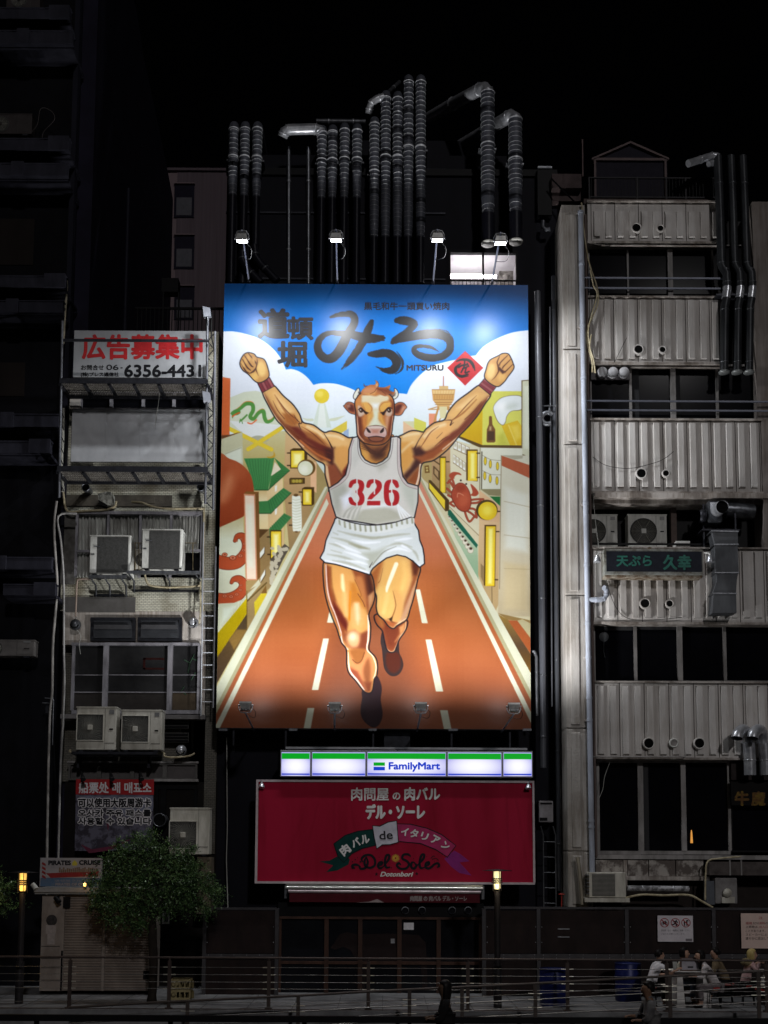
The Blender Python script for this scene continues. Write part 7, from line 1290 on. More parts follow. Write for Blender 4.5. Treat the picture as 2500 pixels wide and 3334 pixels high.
for (y0, y1, yb) in ((1232, 1250, 1276), (1518, 1538, 1562)):
 za, Y0, Y1 = PZ(450, y0, -.36), -.36, .5; xa, xb = PX(204 if y0 < 1400 else 196, y0, YSF), PX(682, y0, YSF)
 m = MB(); m.box(xa, xb, Y0, Y0 + .05, PZ(450, y1 - 3, Y0), za); m.box(xa, xb, Y1 - .05, Y1, za - .16, za - .06)
 for k in range(7): x = xa + (xb - xa) * k / 6; m.box(x - .03, x + .03, Y0 + .05, Y1 - .05, za - .16, za - .1)
 m.build('catwalk_frame', M_DARKMETAL, sc_)
 g = MB(); nx = 84
 for k in range(nx): x = xa + .05 + (xb - xa - .1) * k / (nx - 1); g.box(x - .008, x + .008, Y0 + .05, Y1 - .05, za - .1, za - .08)
 for k in range(6): y = Y0 + .08 + (Y1 - Y0 - .16) * k / 5; g.box(xa + .04, xb - .04, y - .012, y + .012, za - .094, za - .086)
 g.build('grating', mat('rusty_grating', (.12, .11, .1), .6, c2=(.04, .035, .03), scale=8), sc_)
m = MB(); m.pbox(205, 1104, 680, 1111, YSF - .3, .05); m.build('hand_rail', M_DARKMETAL, sc_)
M_BRD = mat('white_board', (.47, .48, .5), .5, c2=(.36, .37, .39), scale=1.5, amt=.6, streak=2)
ab = thing('advert_board', 'white board with large red Japanese characters and a phone number', 'sign', P(460, 1228, .55)); m = MB(); m.pbox(240, 1077, 678, 1229, .56, .06); m.build('board', M_BRD, ab)
m = MB(); letters(m, '広告募集中', 266, 1088, 660, 1171, .556, .042); m.build('red_lettering', mat('red_letter', (.62, .025, .03), .5), ab)
m = MB(); letters(m, 'お問合せ', 264, 1188, 338, 1205, .556, .03); letters(m, '06', 346, 1187, 386, 1205, .556, .03); m.pbox(392, 1196, 399, 1199.5, .556, .004); letters(m, '(株)プレス通信社', 263, 1212, 387, 1228, .556, .035); letters(m, '6356-4431', 404, 1187, 655, 1228, .556, .055); m.build('black_lettering', M_LETK, ab)
wb = thing('blank_board', 'large blank white board between the two catwalks', 'sign', P(455, 1502, .5)); m = MB()
for k in range(4): a = 233 + 111 * k; m.pbox(a, 1333, a + 110.6, 1503, .51, .04)
m.build('board', M_BRD, wb); m = MB(); m.pbox(232, 1332, 678, 1504, .555, .05); m.build('backing_frame', M_DARKMETAL, wb)
for i, (x, y, yt, n) in enumerate(((673, 1018, 1030, 'upper unlit grey floodlight at the head of the scaffold post'), (672, 1294, 1306, 'lower unlit grey floodlight clipped to the scaffold post'))):
 c = P(x, y, YSF - .2); t = thing('scaffold_lamp', n, 'floodlight', c, 'unlit floodlights of the scaffold'); m = MB(); m.add([(c[0] - .09, c[1] - .06, c[2] + .13), (c[0] + .08, c[1] - .06, c[2] + .09), (c[0] + .1, c[1] - .04, c[2] - .09), (c[0] - .06, c[1] - .04, c[2] - .12), (c[0] - .09, c[1] + .08, c[2] + .13), (c[0] + .08, c[1] + .08, c[2] + .09), (c[0] + .1, c[1] + .08, c[2] - .09), (c[0] - .06, c[1] + .08, c[2] - .12)], [(0, 3, 2, 1), (4, 5, 6, 7), (0, 1, 5, 4), (1, 2, 6, 5), (2, 3, 7, 6), (3, 0, 4, 7)], False); m.build('housing', mat('lamp_grey', (.26, .27, .31), .5, c2=(.2, .21, .24), scale=6), t)
 m = MB(); m.tube([c + Vector((.02, 0, -.1)), c + Vector((.03, 0, -.2)), c + Vector((.03, .03, -.3))], .015, 6); m.build('stem', M_STEELD, t)
tag(MB().tube(spline([P(x, y, .2) for x, y in ((690, 1020), (688, 1090), (696, 1130), (700, 1180), (690, 1250), (694, 1340))], False, 5), .018, 6).build('cable_bundle', M_RUBBER), 'tangled dark cable bundle beside the scaffold lamps', 'cable')
# wall air conditioners on brackets
ac_unit('air_conditioner', 'left of the two wall units turned backwards on brackets before the curtains', 'wall units on brackets', 292, 1742, 424, 1872, .2, .5, back=True, body=M_ACSHELL); ac_unit('air_conditioner', 'right and higher of the two wall units turned backwards on brackets', 'wall units on brackets', 462, 1722, 592, 1856, .15, .5, back=True, body=M_ACSHELL)
ac_unit('air_conditioner', 'small unit with round fan half hidden behind the higher wall unit', 'wall units on brackets', 440, 1788, 500, 1858, .6, .25, body=M_ACBODY)
for i, (xs_, y, n) in enumerate((((300, 345, 398), 1872, 'left'), ((424, 540, 640), 1858, 'right'))):
 t = thing('wall_bracket', f'grey steel bracket frame under the {n} wall unit', 'bracket', P(xs_[1], y + 60, .5)); m = MB(); a, b_ = xs_[0] - 12, xs_[2] + 12
 m.pbox(a, y, b_, y + 9, .1, .05); m.pbox(a, y + 4, b_, y + 12, .55, .05); m.build('rail', M_STEELD, t); m = MB()
 for x in xs_: m.tube([P(x - 8, y + 4, .12), P(x + 12, y + 34, .6), P(x + 13, y + 70, .85)], .025, 4); m.tube([P(x - 8, y + 6, .12), P(x + 14, y + 10, .85)], .02, 4)
 m.build('strut', M_STEELD, t); m = MB(); m.pbox(a + 18, y + 62, b_ - 6, y + 68, .8, .06); m.build('wall_rail', M_DARKMETAL, t)
t = thing('small_railing', 'thin rusty railing between the two wall units', 'railing', P(430, 1860, .7)); m = MB(); m.tube([P(424, 1768, .6), P(462, 1768, .6)], .012, 5); m.tube([P(598, 1768, .6), P(640, 1768, .6)], .012, 5)
for x in (428, 440, 452, 628): m.tube([P(x, 1768, .6), P(x, 1856, .6)], .012, 5)
m.build('bar', mat('rusty_bar', (.22, .18, .11), .7), t)
t = thing('ladder', 'long pale steel ladder climbing beside the billboard edge', 'ladder', P(675, 2340, .3)); m = MB(); m.tube([P(663, 1700, .3), P(654, 2330, .3)], .018, 6); m.tube([P(703, 1780, .3), P(694, 2305, .3)], .02, 6); m.build('rail', mat('ladder_steel', (.5, .52, .56), .4, .4), t); m = MB()
for k in range(11): y = 1885 + 40 * k; m.tube([P(661.5 - (y - 1800) * .0145, y, .3), P(701.5 - (y - 1800) * .0155, y, .3)], .011, 6)
m.build('rung', mat('ladder_steel', (.5, .52, .56), .4, .4), t)
PG = 'fan units of the tiled building'
ac_unit('air_conditioner', 'left of the two paired fan units under the display window', PG, 248, 2300, 378, 2446, .15, .4, fan=(.35, .53, .32), square=True); ac_unit('air_conditioner', 'right of the two paired fan units under the display window', PG, 394, 2310, 526, 2446, .15, .4, fan=(.35, .53, .32), square=True)
t = thing('unit_shelf', 'dark steel shelf carrying the two paired fan units', 'shelf', P(380, 2460, .3)); m = MB(); m.pbox(232, 2447, 512, 2456, .1, .6); m.pbox(250, 2456, 258, 2500, .5, .2); m.pbox(480, 2456, 488, 2500, .5, .2); m.build('frame', M_DARKMETAL, t)
ac_unit('air_conditioner', 'tall fan unit on the brown pillar right of the ticket poster', PG, 552, 2629, 682, 2786, .1, .4, fan=(.34, .43, .33), square=True, badge=False)
t = thing('brown_pillar', 'stained brown pillar under the tall fan unit', 'pillar', P(670, 3000, .2)); m = MB(); m.pbox(640, 2790, 686, 2975, .15, .5); m.build('shaft', mat('stained_brown', (.15, .12, .085), .8, c2=(.05, .04, .03), scale=4, streak=3), t)
# pole and pipes at the left edge of the tiled building
for pts, r, n, col in (([(184, 1632), (176, 1720), (182, 1830), (186, 1900), (180, 2000), (172, 2100), (170, 2250), (163, 2320), (158, 2480), (154, 2700), (150, 2950)], .03, 'tall crooked pale pipe at the left corner of the tiled building', (.36, .34, .32)), ([(250, 1672), (190, 1680), (198, 1760), (206, 1860), (208, 1960), (208, 2120), (210, 2220), (205, 2360), (198, 2480), (192, 2700), (188, 2900)], .026, 'thin pale conduit dropping beside the tiled wall', (.42, .41, .4)), ([(217, 905), (216, 960), (210, 1040), (206, 1120)], .03, 'pale pipe above the advert board at the tower edge', (.4, .36, .26)), ([(206, 1330), (204, 1420), (200, 1520), (205, 1600)], .04, 'flaking pale post behind the blank board', (.42, .41, .36))):
 m = MB(); m.tube(spline([P(x, y, .3) for x, y in pts], False, 4), r, 7); tag(m.build('pipe', mat('corner_pipe' + n[:4], col, .5, c2=[x * .5 for x in col], scale=7, amt=.8, streak=3)), n, 'pipe', 'pipes at the left corner')
t = thing('meter_bracket', 'small pipe bracket with a meter at the dark left corner', 'bracket', P(165, 2280, .3)); m = MB(); m.tube([P(146, 2273, .3), P(172, 2274, .3), P(174, 2280, .3), P(171, 2425, .3)], .016, 6); m.tube([P(138, 2289, .3), P(160, 2290, .3)], .02, 6); m.build('tube', M_STEELD, t); m = MB(); m.pbox(148, 2296, 158, 2322, .3, .1); m.build('meter', M_DARKMETAL, t)
# ticket poster
M_PH = mat('night_photo', (.12, .115, .16), .5, c2=(.035, .03, .045), scale=5, amt=.9, detail=9)
pt = thing('ticket_poster', 'poster with a red header over Chinese and Korean text on a harbour photo', 'poster', P(370, 2770, .5)); m = MB(); m.pprism([(248, 2537), (500, 2537), (498, 2720), (480, 2770), (243, 2770)], .55, .02); m.build('sheet', M_PH, pt)
m = MB(); m.pbox(247, 2537, 501, 2587, .545, .004); m.build('red_header', mat('poster_red', (.42, .015, .02), .5), pt); m = MB(); m.pprism([(262, 2748), (300, 2765), (360, 2755), (430, 2730), (360, 2768), (290, 2778)], .545, .003); m.pprism([(346, 2680), (356, 2680), (352, 2705)], .545, .003); m.build('pink_boat', mat('dim_pink', (.14, .02, .05), .6), pt)
m = MB(); m.pprism([(250, 2590), (498, 2590), (497, 2640), (420, 2660), (300, 2612)], .547, .002); m.build('sky_patch', mat('dusk_blue', (.2, .22, .3), .6, c2=(.12, .12, .17), scale=6), pt)
m = MB(); letters(m, '船票处 매 매표소', 256, 2546, 493, 2583, .54, .035); m.build('header_lettering', mat('poster_white', (.8, .77, .8), .6), pt)
mW = MB(); mK = MB()
for s, q, bo in (('可以使用大阪周游卡', (254, 2598, 492, 2629), .06), ('오사카 주유 패스를', (254, 2635, 492, 2658), .07), ('사용할 수 있습니다', (254, 2661, 492, 2685), .07)):
 letters(mW, s, q[0] - 3, q[1] - 3, q[2] + 3, q[3] + 3, .541, bo * 2.6); letters(mK, s, *q, .53, bo * .7)
mW.build('text_outline', mat('poster_white', (.8, .77, .8), .6), pt); mK.build('text_lettering', M_LETK, pt)
for i, x in enumerate((268, 362, 458)):
 c = P(x, 2525, .3); t = thing('poster_lamp', f'small black unlit lamp above the ticket poster, {("left", "middle", "right")[i]} of three', 'lamp', c, 'lamps over the ticket poster'); m = MB(); m.tube([P(x - 3, 2512, .6), c, P(x + 4, 2538, .2)], [.02, .035, .055], 10); m.build('head', mat('lamp_black', (.03, .03, .032), .4), t); m = MB(); m.tube([P(x - 4, 2510, .8), P(x - 3, 2512, .6)], .012, 5); m.build('arm', M_BLACK, t)
# ticket booth
YBO = -1.0
bo = thing('ticket_booth', 'small pale ticket booth with closed roller shutters behind the tree', 'booth', P(310, 3235, YBO)); M_BTH = mat('booth_cream', (.26, .225, .2), .6, c2=(.17, .14, .12), scale=2, amt=.7, streak=2); M_SHU = mat('shutter_cream', (.2, .165, .14), .55, c2=(.13, .105, .09), scale=2, amt=.7, streak=2)
m = MB(); m.pbox(133, 2915, 200, 3226, YBO + .02, 1.2); m.pbox(200, 2915, 490, 3226, YBO + .1, 1.1); m.build('wall', M_BTH, bo); m = MB(); m.pbox(110, 2890, 330, 2905, YBO - .15, 1.3); m.pbox(330, 2892, 500, 2905, YBO - .1, 1.2); m.pbox(113, 2905, 330, 2911, YBO - .1, 1.2); m.build('roof', mat('booth_roof', (.3, .29, .28), .5), bo)
for a, b_ in ((208, 332), (342, 486)):
 m = MB(); n = 36; za, zb = PZ(a, 3225, YBO + .06), PZ(a, 2918, YBO + .06); xa, xb = PX(a, 3070, YBO + .06), PX(b_, 3070, YBO + .06)
 v = []; prof = []
 for k in range(n): prof += [(za + (zb - za) * k / n, 0), (za + (zb - za) * (k + .55) / n, -.018), (za + (zb - za) * (k + .95) / n, -.012)]
 v = [(xa, YBO + .06 + d, z) for z, d in prof] + [(xb, YBO + .06 + d, z) for z, d in prof]; q = len(prof); m.add(v, [(i, i + q, i + q + 1, i + 1) for i in range(q - 1)], False); m.build('roller_shutter', M_SHU, bo)
m = MB(); m.pbox(333, 2918, 341, 3226, YBO + .02, .08); m.pbox(200, 2918, 207, 3226, YBO + .01, .08); m.build('shutter_post', M_BTH, bo); m = MB()
for y in (3080, 3120, 3150, 3190): m.pbox(134, y, 195, y + 1.5, YBO + .012, .01)
m.build('panel_line', M_BLACK, bo); m = MB(); m.pbox(197, 3095, 202, 3225, YBO - .02, .08); m.pbox(205, 2920, 225, 2955, YBO - .05, .1); m.pbox(466, 3160, 487, 3188, YBO + .02, .04); m.build('dark_slot', M_BLACK, bo)
m = MB(); m.lathe([(0, 0), (.12, 0)], P(168, 2996, YBO + .01), 20, 'y'); m.build('round_logo', mat('logo_dark', (.05, .045, .045), .5, c2=(.02, .02, .02), scale=20), bo); m = MB(); m.pbox(149, 3012, 182, 3040, YBO + .008, .01); m.pbox(154, 3040, 178, 3075, YBO + .008, .01); m.build('paper_notice', mat('booth_paper', (.34, .3, .28), .7, c2=(.24, .21, .2), scale=12), bo)
cs = thing('cruise_sign', 'white sign with bold cruise lettering and a long red boat on the booth roof', 'sign', P(230, 2888, YBO)); m = MB(); m.pbox(130, 2793, 330, 2886, YBO, .08); m.build('board', mat('cruise_white', (.34, .32, .33), .6, c2=(.27, .25, .26), scale=3), cs)
m = MB(); m.pbox(131, 2858, 329, 2886, YBO - .004, .004); m.build('blue_water', mat('cruise_blue', (.045, .1, .19), .6, c2=(.1, .13, .18), scale=6), cs); m = MB(); m.pprism([(150, 2843), (200, 2841), (322, 2836), (320, 2852), (165, 2858)], YBO - .006, .003); m.build('red_hull', mat('cruise_red', (.26, .02, .02), .6), cs); m = MB()
rs = np.random.RandomState(5)
for k in range(20): x = 192 + 6.3 * k; m.pbox(x, 2822 + 9 * rs.rand(), x + 5, 2840, YBO - .007 - .0003 * k, .002)
m.build('passengers_print', mat('tan_print', (.2, .13, .08), .7, c2=(.1, .06, .04), scale=15), cs); m = MB()
for k in range(4): m.pprism([(138, 2806 + 14 * k), (148, 2812 + 14 * k), (149, 2820 + 14 * k), (136, 2813 + 14 * k)], YBO - .006, .003)
m.build('red_stripe', mat('cruise_red', (.26, .02, .02), .6), cs); m = MB(); letters(m, 'PIRATES', 157, 2801, 231, 2817, YBO - .006, .09); letters(m, 'CRUISE', 257, 2800, 327, 2816, YBO - .006, .09); m.build('lettering', M_LETK, cs); m = MB(); letters(m, 'PIRATES OF OSAKA', 180, 2874, 300, 2884, YBO - .006, .08); letters(m, '道頓堀クルーズ', 178, 2863, 300, 2871, YBO - .006, .05); m.build('small_lettering', mat('cruise_pale', (.26, .24, .26), .6), cs); m = MB(); m.pprism([(243, 2800), (252, 2810), (250, 2818), (236, 2818), (234, 2810)], YBO - .006, .003); m.build('yellow_bell', mat('bell_yellow', (.5, .42, .05), .6), cs)
t = thing('booth_lamp', 'tiny glowing amber bulb at the right end of the booth roof', 'lamp', P(276, 2880, YBO - .3)); m = MB(); m.ball(P(276, 2880, YBO - .3), .035); m.build('bulb', emis('amber_bulb', (1, .5, .1), 9.0), t); m = MB(); m.tube([P(276, 2886, YBO - .3), P(276, 2892, YBO)], .01, 5); m.build('holder', M_BLACK, t)
for i, (x, y, n) in enumerate(((112, 2886, 'small silver spotlight on the left corner of the booth roof'), (186, 2928, 'small black spotlight under the booth eaves'))):
 c = P(x, y, YBO - .15); t = thing('booth_spot', n, 'lamp', c); m = MB(); m.tube([c + Vector((-.05, 0, .06)), c, c + Vector((.05, -.03, -.06))], [.05, .055, .06], 10); m.build('head', M_ACSHELL if i == 0 else M_BLACK, t); m = MB(); m.tube([c, c + Vector((.02, .1, .1))], .012, 5); m.build('arm', M_BLACK, t)
t = thing('wall_notice', 'small white notice with black marks on the dark wall right of the trunk', 'notice', P(540, 3010, -.4)); m = MB(); m.pbox(528, 2970, 551, 3008, -.4, .02); m.build('sheet', mat('notice_paper', (.3, .29, .29), .7), t); m = MB(); letters(m, '入口', 533, 2976, 547, 3003, -.403, .05); m.build('lettering', M_LETK, t)
# ------------------------------------------------------------------ far left dark tower, rear buildings
YA = 0
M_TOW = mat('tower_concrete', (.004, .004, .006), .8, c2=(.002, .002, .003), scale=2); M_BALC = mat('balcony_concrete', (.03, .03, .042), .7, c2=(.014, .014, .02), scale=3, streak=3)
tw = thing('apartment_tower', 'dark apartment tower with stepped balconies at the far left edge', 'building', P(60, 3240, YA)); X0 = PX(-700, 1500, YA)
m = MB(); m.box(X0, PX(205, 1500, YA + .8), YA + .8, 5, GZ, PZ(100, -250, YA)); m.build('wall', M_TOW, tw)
m = MB(); m.box(PX(236, 300, YA + .7), PX(252, 300, YA + .7), YA + .7, YA + .95, PZ(230, 1750, YA), PZ(230, -250, YA)); m.build('side_wall_light_strip', mat('side_wall_lit_tone', (.014, .014, .022), .7, c2=(.004, .004, .008), scale=.8, streak=6), tw)  # added strip: faint light on the receding side wall, put into colour
for (x0, y0, x1, y1, d) in ((-300, 30, 228, 62, 1), (-300, 104, 236, 142, 0), (-300, 455, 226, 490, 1), (-300, 536, 220, 572, 0), (-300, 902, 214, 936, 1), (-300, 983, 205, 1018, 0), (-300, 1352, 190, 1390, 0), (-300, 1440, 165, 1476, 1), (-300, 1818, 168, 1852, 0), (10, 1906, 182, 1938, 1)):
 my = (y0 + y1) / 2; xa, xb = PX(x0, my, YA), PX(x1, my, YA); za, zb = PZ(x1, y1, YA), PZ(x1, y0, YA); m = MB(); m.box(xa, xb, YA, YA + .14, za, zb); m.box(xa, xb - .03, YA + .14, YA + 1.2, za - .03, za + .05)
 m.box(xb - .5, xb, YA - .07, YA, za - .02, zb + .06) if d else m.box(xb - 1.35, xb - 1.05, YA - .06, YA, za - .02, zb + .05); m.box(xa, xb + .02, YA - .02, YA + .16, zb, zb + .03); m.build('balcony', M_BALC, tw)
for (x0, y0, x1, y1) in ((-120, 712, 110, 862), (-100, 1180, 80, 1290)): m = MB(); m.pbox(x0, y0, x1, y1, YA + .78, .05); m.build('curtained_window', mat('tower_curtain', (.016, .012, .011), .8, c2=(.01, .008, .007), scale=2, streak=6), tw)
AG = 'units on the tower balconies'
for q, n in (((-60, 370, 104, 440), 'dim unit on the tower balcony beside a looping cable'), ((20, -30, 130, 34), 'dim unit cut by the top of the picture on the tower balcony'), ((-90, 2082, 112, 2140), 'dim grey unit on the lowest lit tower balcony')):
 ac_unit('air_conditioner', n, AG, *q, YA + .25, .3, body=mat('tower_unit', (.05, .042, .042), .6, c2=(.035, .03, .03), scale=4) if q[1] < 2000 else mat('tower_unit_grey', (.13, .12, .115), .6), badge=q[1] > 2000)
tag(MB().tube(spline([P(x, y, YA + .3) for x, y in ((104, 430), (122, 405), (130, 360), (145, 352), (170, 365), (178, 388), (160, 410), (142, 430), (137, 454))], False, 5), .009, 5).build('cable', mat('dim_cable', (.07, .06, .06), .6)), 'thin cable looping above a tower balcony', 'cable')
bw = thing('blank_wall_building', 'tall dark building with a blank side wall receding behind the tiled building', 'building', P(440, 3240, 4)); zt2 = PZ(232, -250, 1.2)
XB = -7.42; edge = [(236, -300), (300, -190), (373, 26), (404, 185), (464, 421), (496, 551), (537, 738)]
def on_wall(x, y): Yw = max(1.3, -27 + 27.6 * 0 - XB * F / (1250 - x)); return (XB, Yw, P(x, y, Yw).z)
tp = [on_wall(x, y) for x, y in edge]; tp[0] = (XB, 1.3, tp[0][2]); n = len(tp); bt_ = [(x, y, GZ) for x, y, _ in tp]
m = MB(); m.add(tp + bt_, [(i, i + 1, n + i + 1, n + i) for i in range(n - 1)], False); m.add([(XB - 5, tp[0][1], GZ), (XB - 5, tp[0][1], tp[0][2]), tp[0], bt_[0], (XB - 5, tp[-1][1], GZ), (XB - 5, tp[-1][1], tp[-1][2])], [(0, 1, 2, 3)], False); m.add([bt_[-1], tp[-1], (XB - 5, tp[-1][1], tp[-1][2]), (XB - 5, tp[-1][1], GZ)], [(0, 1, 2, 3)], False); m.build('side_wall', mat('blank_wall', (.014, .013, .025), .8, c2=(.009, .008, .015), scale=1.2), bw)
m = MB(); m.tube([(XB + .06, 5, GZ), (XB + .06, 5, 22)], .06, 6); m.tube([(XB + .06, 9.5, GZ), (XB + .06, 9.5, 19)], .05, 6); m.build('drain', mat('side_drain', (.012, .012, .02), .6), bw)
YR = 12
M_MAU = mat('mauve_cladding', (.18, .135, .145), .8, c2=(.16, .12, .13), scale=1); M_MAUR = mat('mauve_ribs', (.11, .085, .1), .8, c2=(.08, .06, .07), scale=14, streak=40)
rr_ = thing('mauve_building', 'dim mauve clad building with stacked windows behind the scaffold', 'building', P(620, 1100, YR)); m = MB(); m.pbox(430, 552, 568, 1400, YR, 4); m.build('smooth_wall', M_MAU, rr_); m = MB(); m.pbox(568, 554, 745, 1400, YR - .02, 4); m.build('ribbed_wall', M_MAUR, rr_); m = MB(); m.pbox(430, 546, 745, 554, YR - .1, 4); m.build('coping', M_MAUR, rr_)
for y in (597, 764, 930):
 q = MB(); q.pbox(567, y, 632, y + 111, YR - .05, .1); f = q.build('window', mat('rear_window_dark', (.012, .011, .022), .3), rr_); q = MB(); q.pbox(574, y + 46, 624, y + 104, YR - .07, .03); q.build('pane', mat('rear_pane', (.07, .07, .085), .5), f); q = MB(); q.pbox(566, y - 3, 633, y, YR - .12, .15); q.build('sill', M_MAU, f)
t = thing('roof_railing', 'dark railing and stair frame on the roof behind the advert board', 'railing', P(560, 1075, 3)); m = MB(); m.pbox(440, 1000, 740, 1006, 3, .06)
for k in range(22): m.pbox(446 + 14 * k, 1006, 448.5 + 14 * k, 1080, 3, .03)
m.pbox(526, 905, 580, 950, 2.9, .3)
for x in (528, 578): m.pbox(x, 950, x + 5, 1080, 2.9, .06)
m.build('frame', M_BLACK, t)
# ------------------------------------------------------------------ hoarding along the promenade
YH = -.75
M_HOA = mat('hoarding_brown', (.022, .014, .013), .55, c2=(.012, .008, .008), scale=3, amt=.6, streak=2); M_HPO = mat('hoarding_post', (.06, .057, .062), .5, .3, c2=(.036, .034, .037), scale=5)
def hoarding(label, xs_, y0=2958, y1=3246):
 t = thing('hoarding', label, 'fence', P((xs_[0] + xs_[-1]) / 2, y1, YH), 'brown hoardings')
 for a, b_ in zip(xs_[:-1], xs_[1:]):
  m = MB(); m.pbox(a + 5, y0 + 6, b_ - 5, y0 + 146, YH, .05); m.pbox(a + 5, y0 + 166, b_ - 5, y1, YH + .02, .05); p = m.build('panel', M_HOA, t)
  m = MB(); m.pbox(a + 5, y0 + 148, b_ - 5, y0 + 164, YH - .02, .06); m.build('mid_rail', M_HPO, p); m = MB(); n = max(3, int((b_ - a) / 45))
  for k in range(n + 1):
   x = a + 14 + (b_ - a - 28) * k / n
   for y in (y0 + 151, y0 + 161): m.ball(P(x, y, YH - .025), .008, n=6)
  for y in (y0 + 60, y0 + 110):
   for x in (a + 10, b_ - 10): m.ball(P(x, y, YH - .01), .011, n=6)
  m.build('rivet', M_STEEL, p)
 m = MB()
 for x in xs_: m.pbox(x - 6, y0, x + 6, y1, YH - .04, .12)
 m.pbox(xs_[0], y0 - 3, xs_[-1], y0 + 4, YH - .03, .12); m.build('post', M_HPO, t)
 return t
hoarding('short brown hoarding left of the dark shopfront', (664, 900)); hoarding('long brown hoarding right of the shopfront behind the diners', (1576, 1754, 2042, 2326, 2614, 2900))
m = MB(); pn = thing('prohibition_sign', 'white sign with three red crossed out circles on the hoarding', 'sign', P(2198, 3066, YH)); m.pbox(2141, 2981, 2256, 3066, YH - .06, .012); m.build('plate', mat('sign_grey_white', (.7, .66, .7), .45, c2=(.56, .52, .56), scale=5), pn)
M_RED, M_INKB = mat('sign_red', (.38, .03, .04), .5), M_LETK
for i, x in enumerate((2163, 2198.5, 2233)):
 c = P(x, 3004, YH - .064); r = 15 * m_per_px(x, 3004, YH); m = MB(); n = 32; v = [(c[0] + q * math.cos(a), c[1], c[2] + q * math.sin(a)) for q in (r, r * .84) for a in np.linspace(0, 2 * math.pi, n, endpoint=False)]; m.add(v, [(k, (k + 1) % n, n + (k + 1) % n, n + k) for k in range(n)], False)
 u = r * .66; m.add([(c[0] - u - .008, c[1] - .001, c[2] + u - .008), (c[0] - u + .008, c[1] - .001, c[2] + u + .008), (c[0] + u + .008, c[1] - .001, c[2] - u + .008), (c[0] + u - .008, c[1] - .001, c[2] - u - .008)], [(0, 1, 2, 3)], False); m.build('red_circle', M_RED, pn); m = MB(); q = lambda *a: [(x + dx, 3004 + dy) for dx, dy in a]
 def seg(a, b_, w=.014): m.tube([P(*a, YH - .062), P(*b_, YH - .062)], w * .5, 4)
 if i == 0:
  for dx in (-6, 6): cc = P(x + dx, 3007, YH - .062); m.tube([(cc[0] + .03 * math.cos(a), cc[1], cc[2] + .03 * math.sin(a)) for a in np.linspace(0, 6.3, 14)], .004, 4)
  for a, b_ in (((-6, 3), (-2, -4)), ((-2, -4), (5, -4)), ((6, 3), (4, -6)), ((-6, 3), (1, 3)), ((1, 3), (5, -4))): seg(*q(a, b_))
 elif i == 1:
  m.ball(P(x + 3, 2996, YH - .062), .014, n=8)
  for a, b_ in (((2, -5), (-2, 2)), ((-2, 2), (4, 5)), ((4, 5), (2, 11)), ((-2, 2), (-6, 6)), ((-6, 6), (-11, 6)), ((2, -4), (8, -1)), ((1, -4), (-6, -3))): seg(*q(a, b_), .024)
 else:
  m.pbox(x - 7, 2999, x - 3, 3014, YH - .063, .002); m.pbox(x + 1, 2995, x + 5, 3014, YH - .063, .002); seg(*q((3, -9), (8, -5)), .02)
 m.build('pictogram', M_INKB, pn)
m = MB(); letters(m, '自転車・走行・喫煙はご遠慮ください', 2152, 3026, 2246, 3032, YH - .063, .0); letters(m, 'ご協力をお願いいたします。', 2152, 3038, 2230, 3043, YH - .063, 0); m.pbox(2232, 3056, 2253, 3064, YH - .063, .002); m.build('small_lettering', mat('faint_grey', (.2, .18, .2), .6), pn)
nt_ = thing('notice_board', 'cream notice with black and red Japanese warning text at the right edge', 'sign', P(2480, 3088, YH)); m = MB(); m.pbox(2413, 2974, 2650, 3088, YH - .06, .012); m.build('plate', mat('cream_notice', (.66, .5, .44), .5, c2=(.58, .44, .39), scale=4), nt_)
m = MB(); letters(m, '注　意', 2469, 2983, 2512, 2993, YH - .064, .03); letters(m, '雑踏', 2427, 3001, 2449, 3010, YH - .064, .03); letters(m, '雨時', 2472, 3001, 2490, 3010, YH - .064, .03); letters(m, '出入口', 2472, 3013, 2500, 3022, YH - .064, .03); m.build('red_lettering', M_RED, nt_)
m = MB()
for s, q in (('及び大', (2450, 3001, 2471, 3010)), ('の水位', (2491, 3001, 2520, 3010)), ('上昇時は、', (2427, 3013, 2470, 3022)), ('をふさぐ', (2501, 3013, 2535, 3022)), ('ことがあります。', (2427, 3026, 2492, 3035)), ('スピーカーによる案内', (2427, 3038, 2528, 3047)), ('速やかに退出してください', (2427, 3050, 2545, 3060))): letters(m, s, *q, YH - .064, .03)
m.build('black_lettering', M_LETK, nt_)
tag(MB().pbox(1816, 3023, 1854, 3026, YH - .03, .02).pbox(1816, 3049, 1854, 3052, YH - .03, .02).build('latch', M_STEEL), 'two bright latch bars on the hoarding left of the prohibition sign', 'latch')
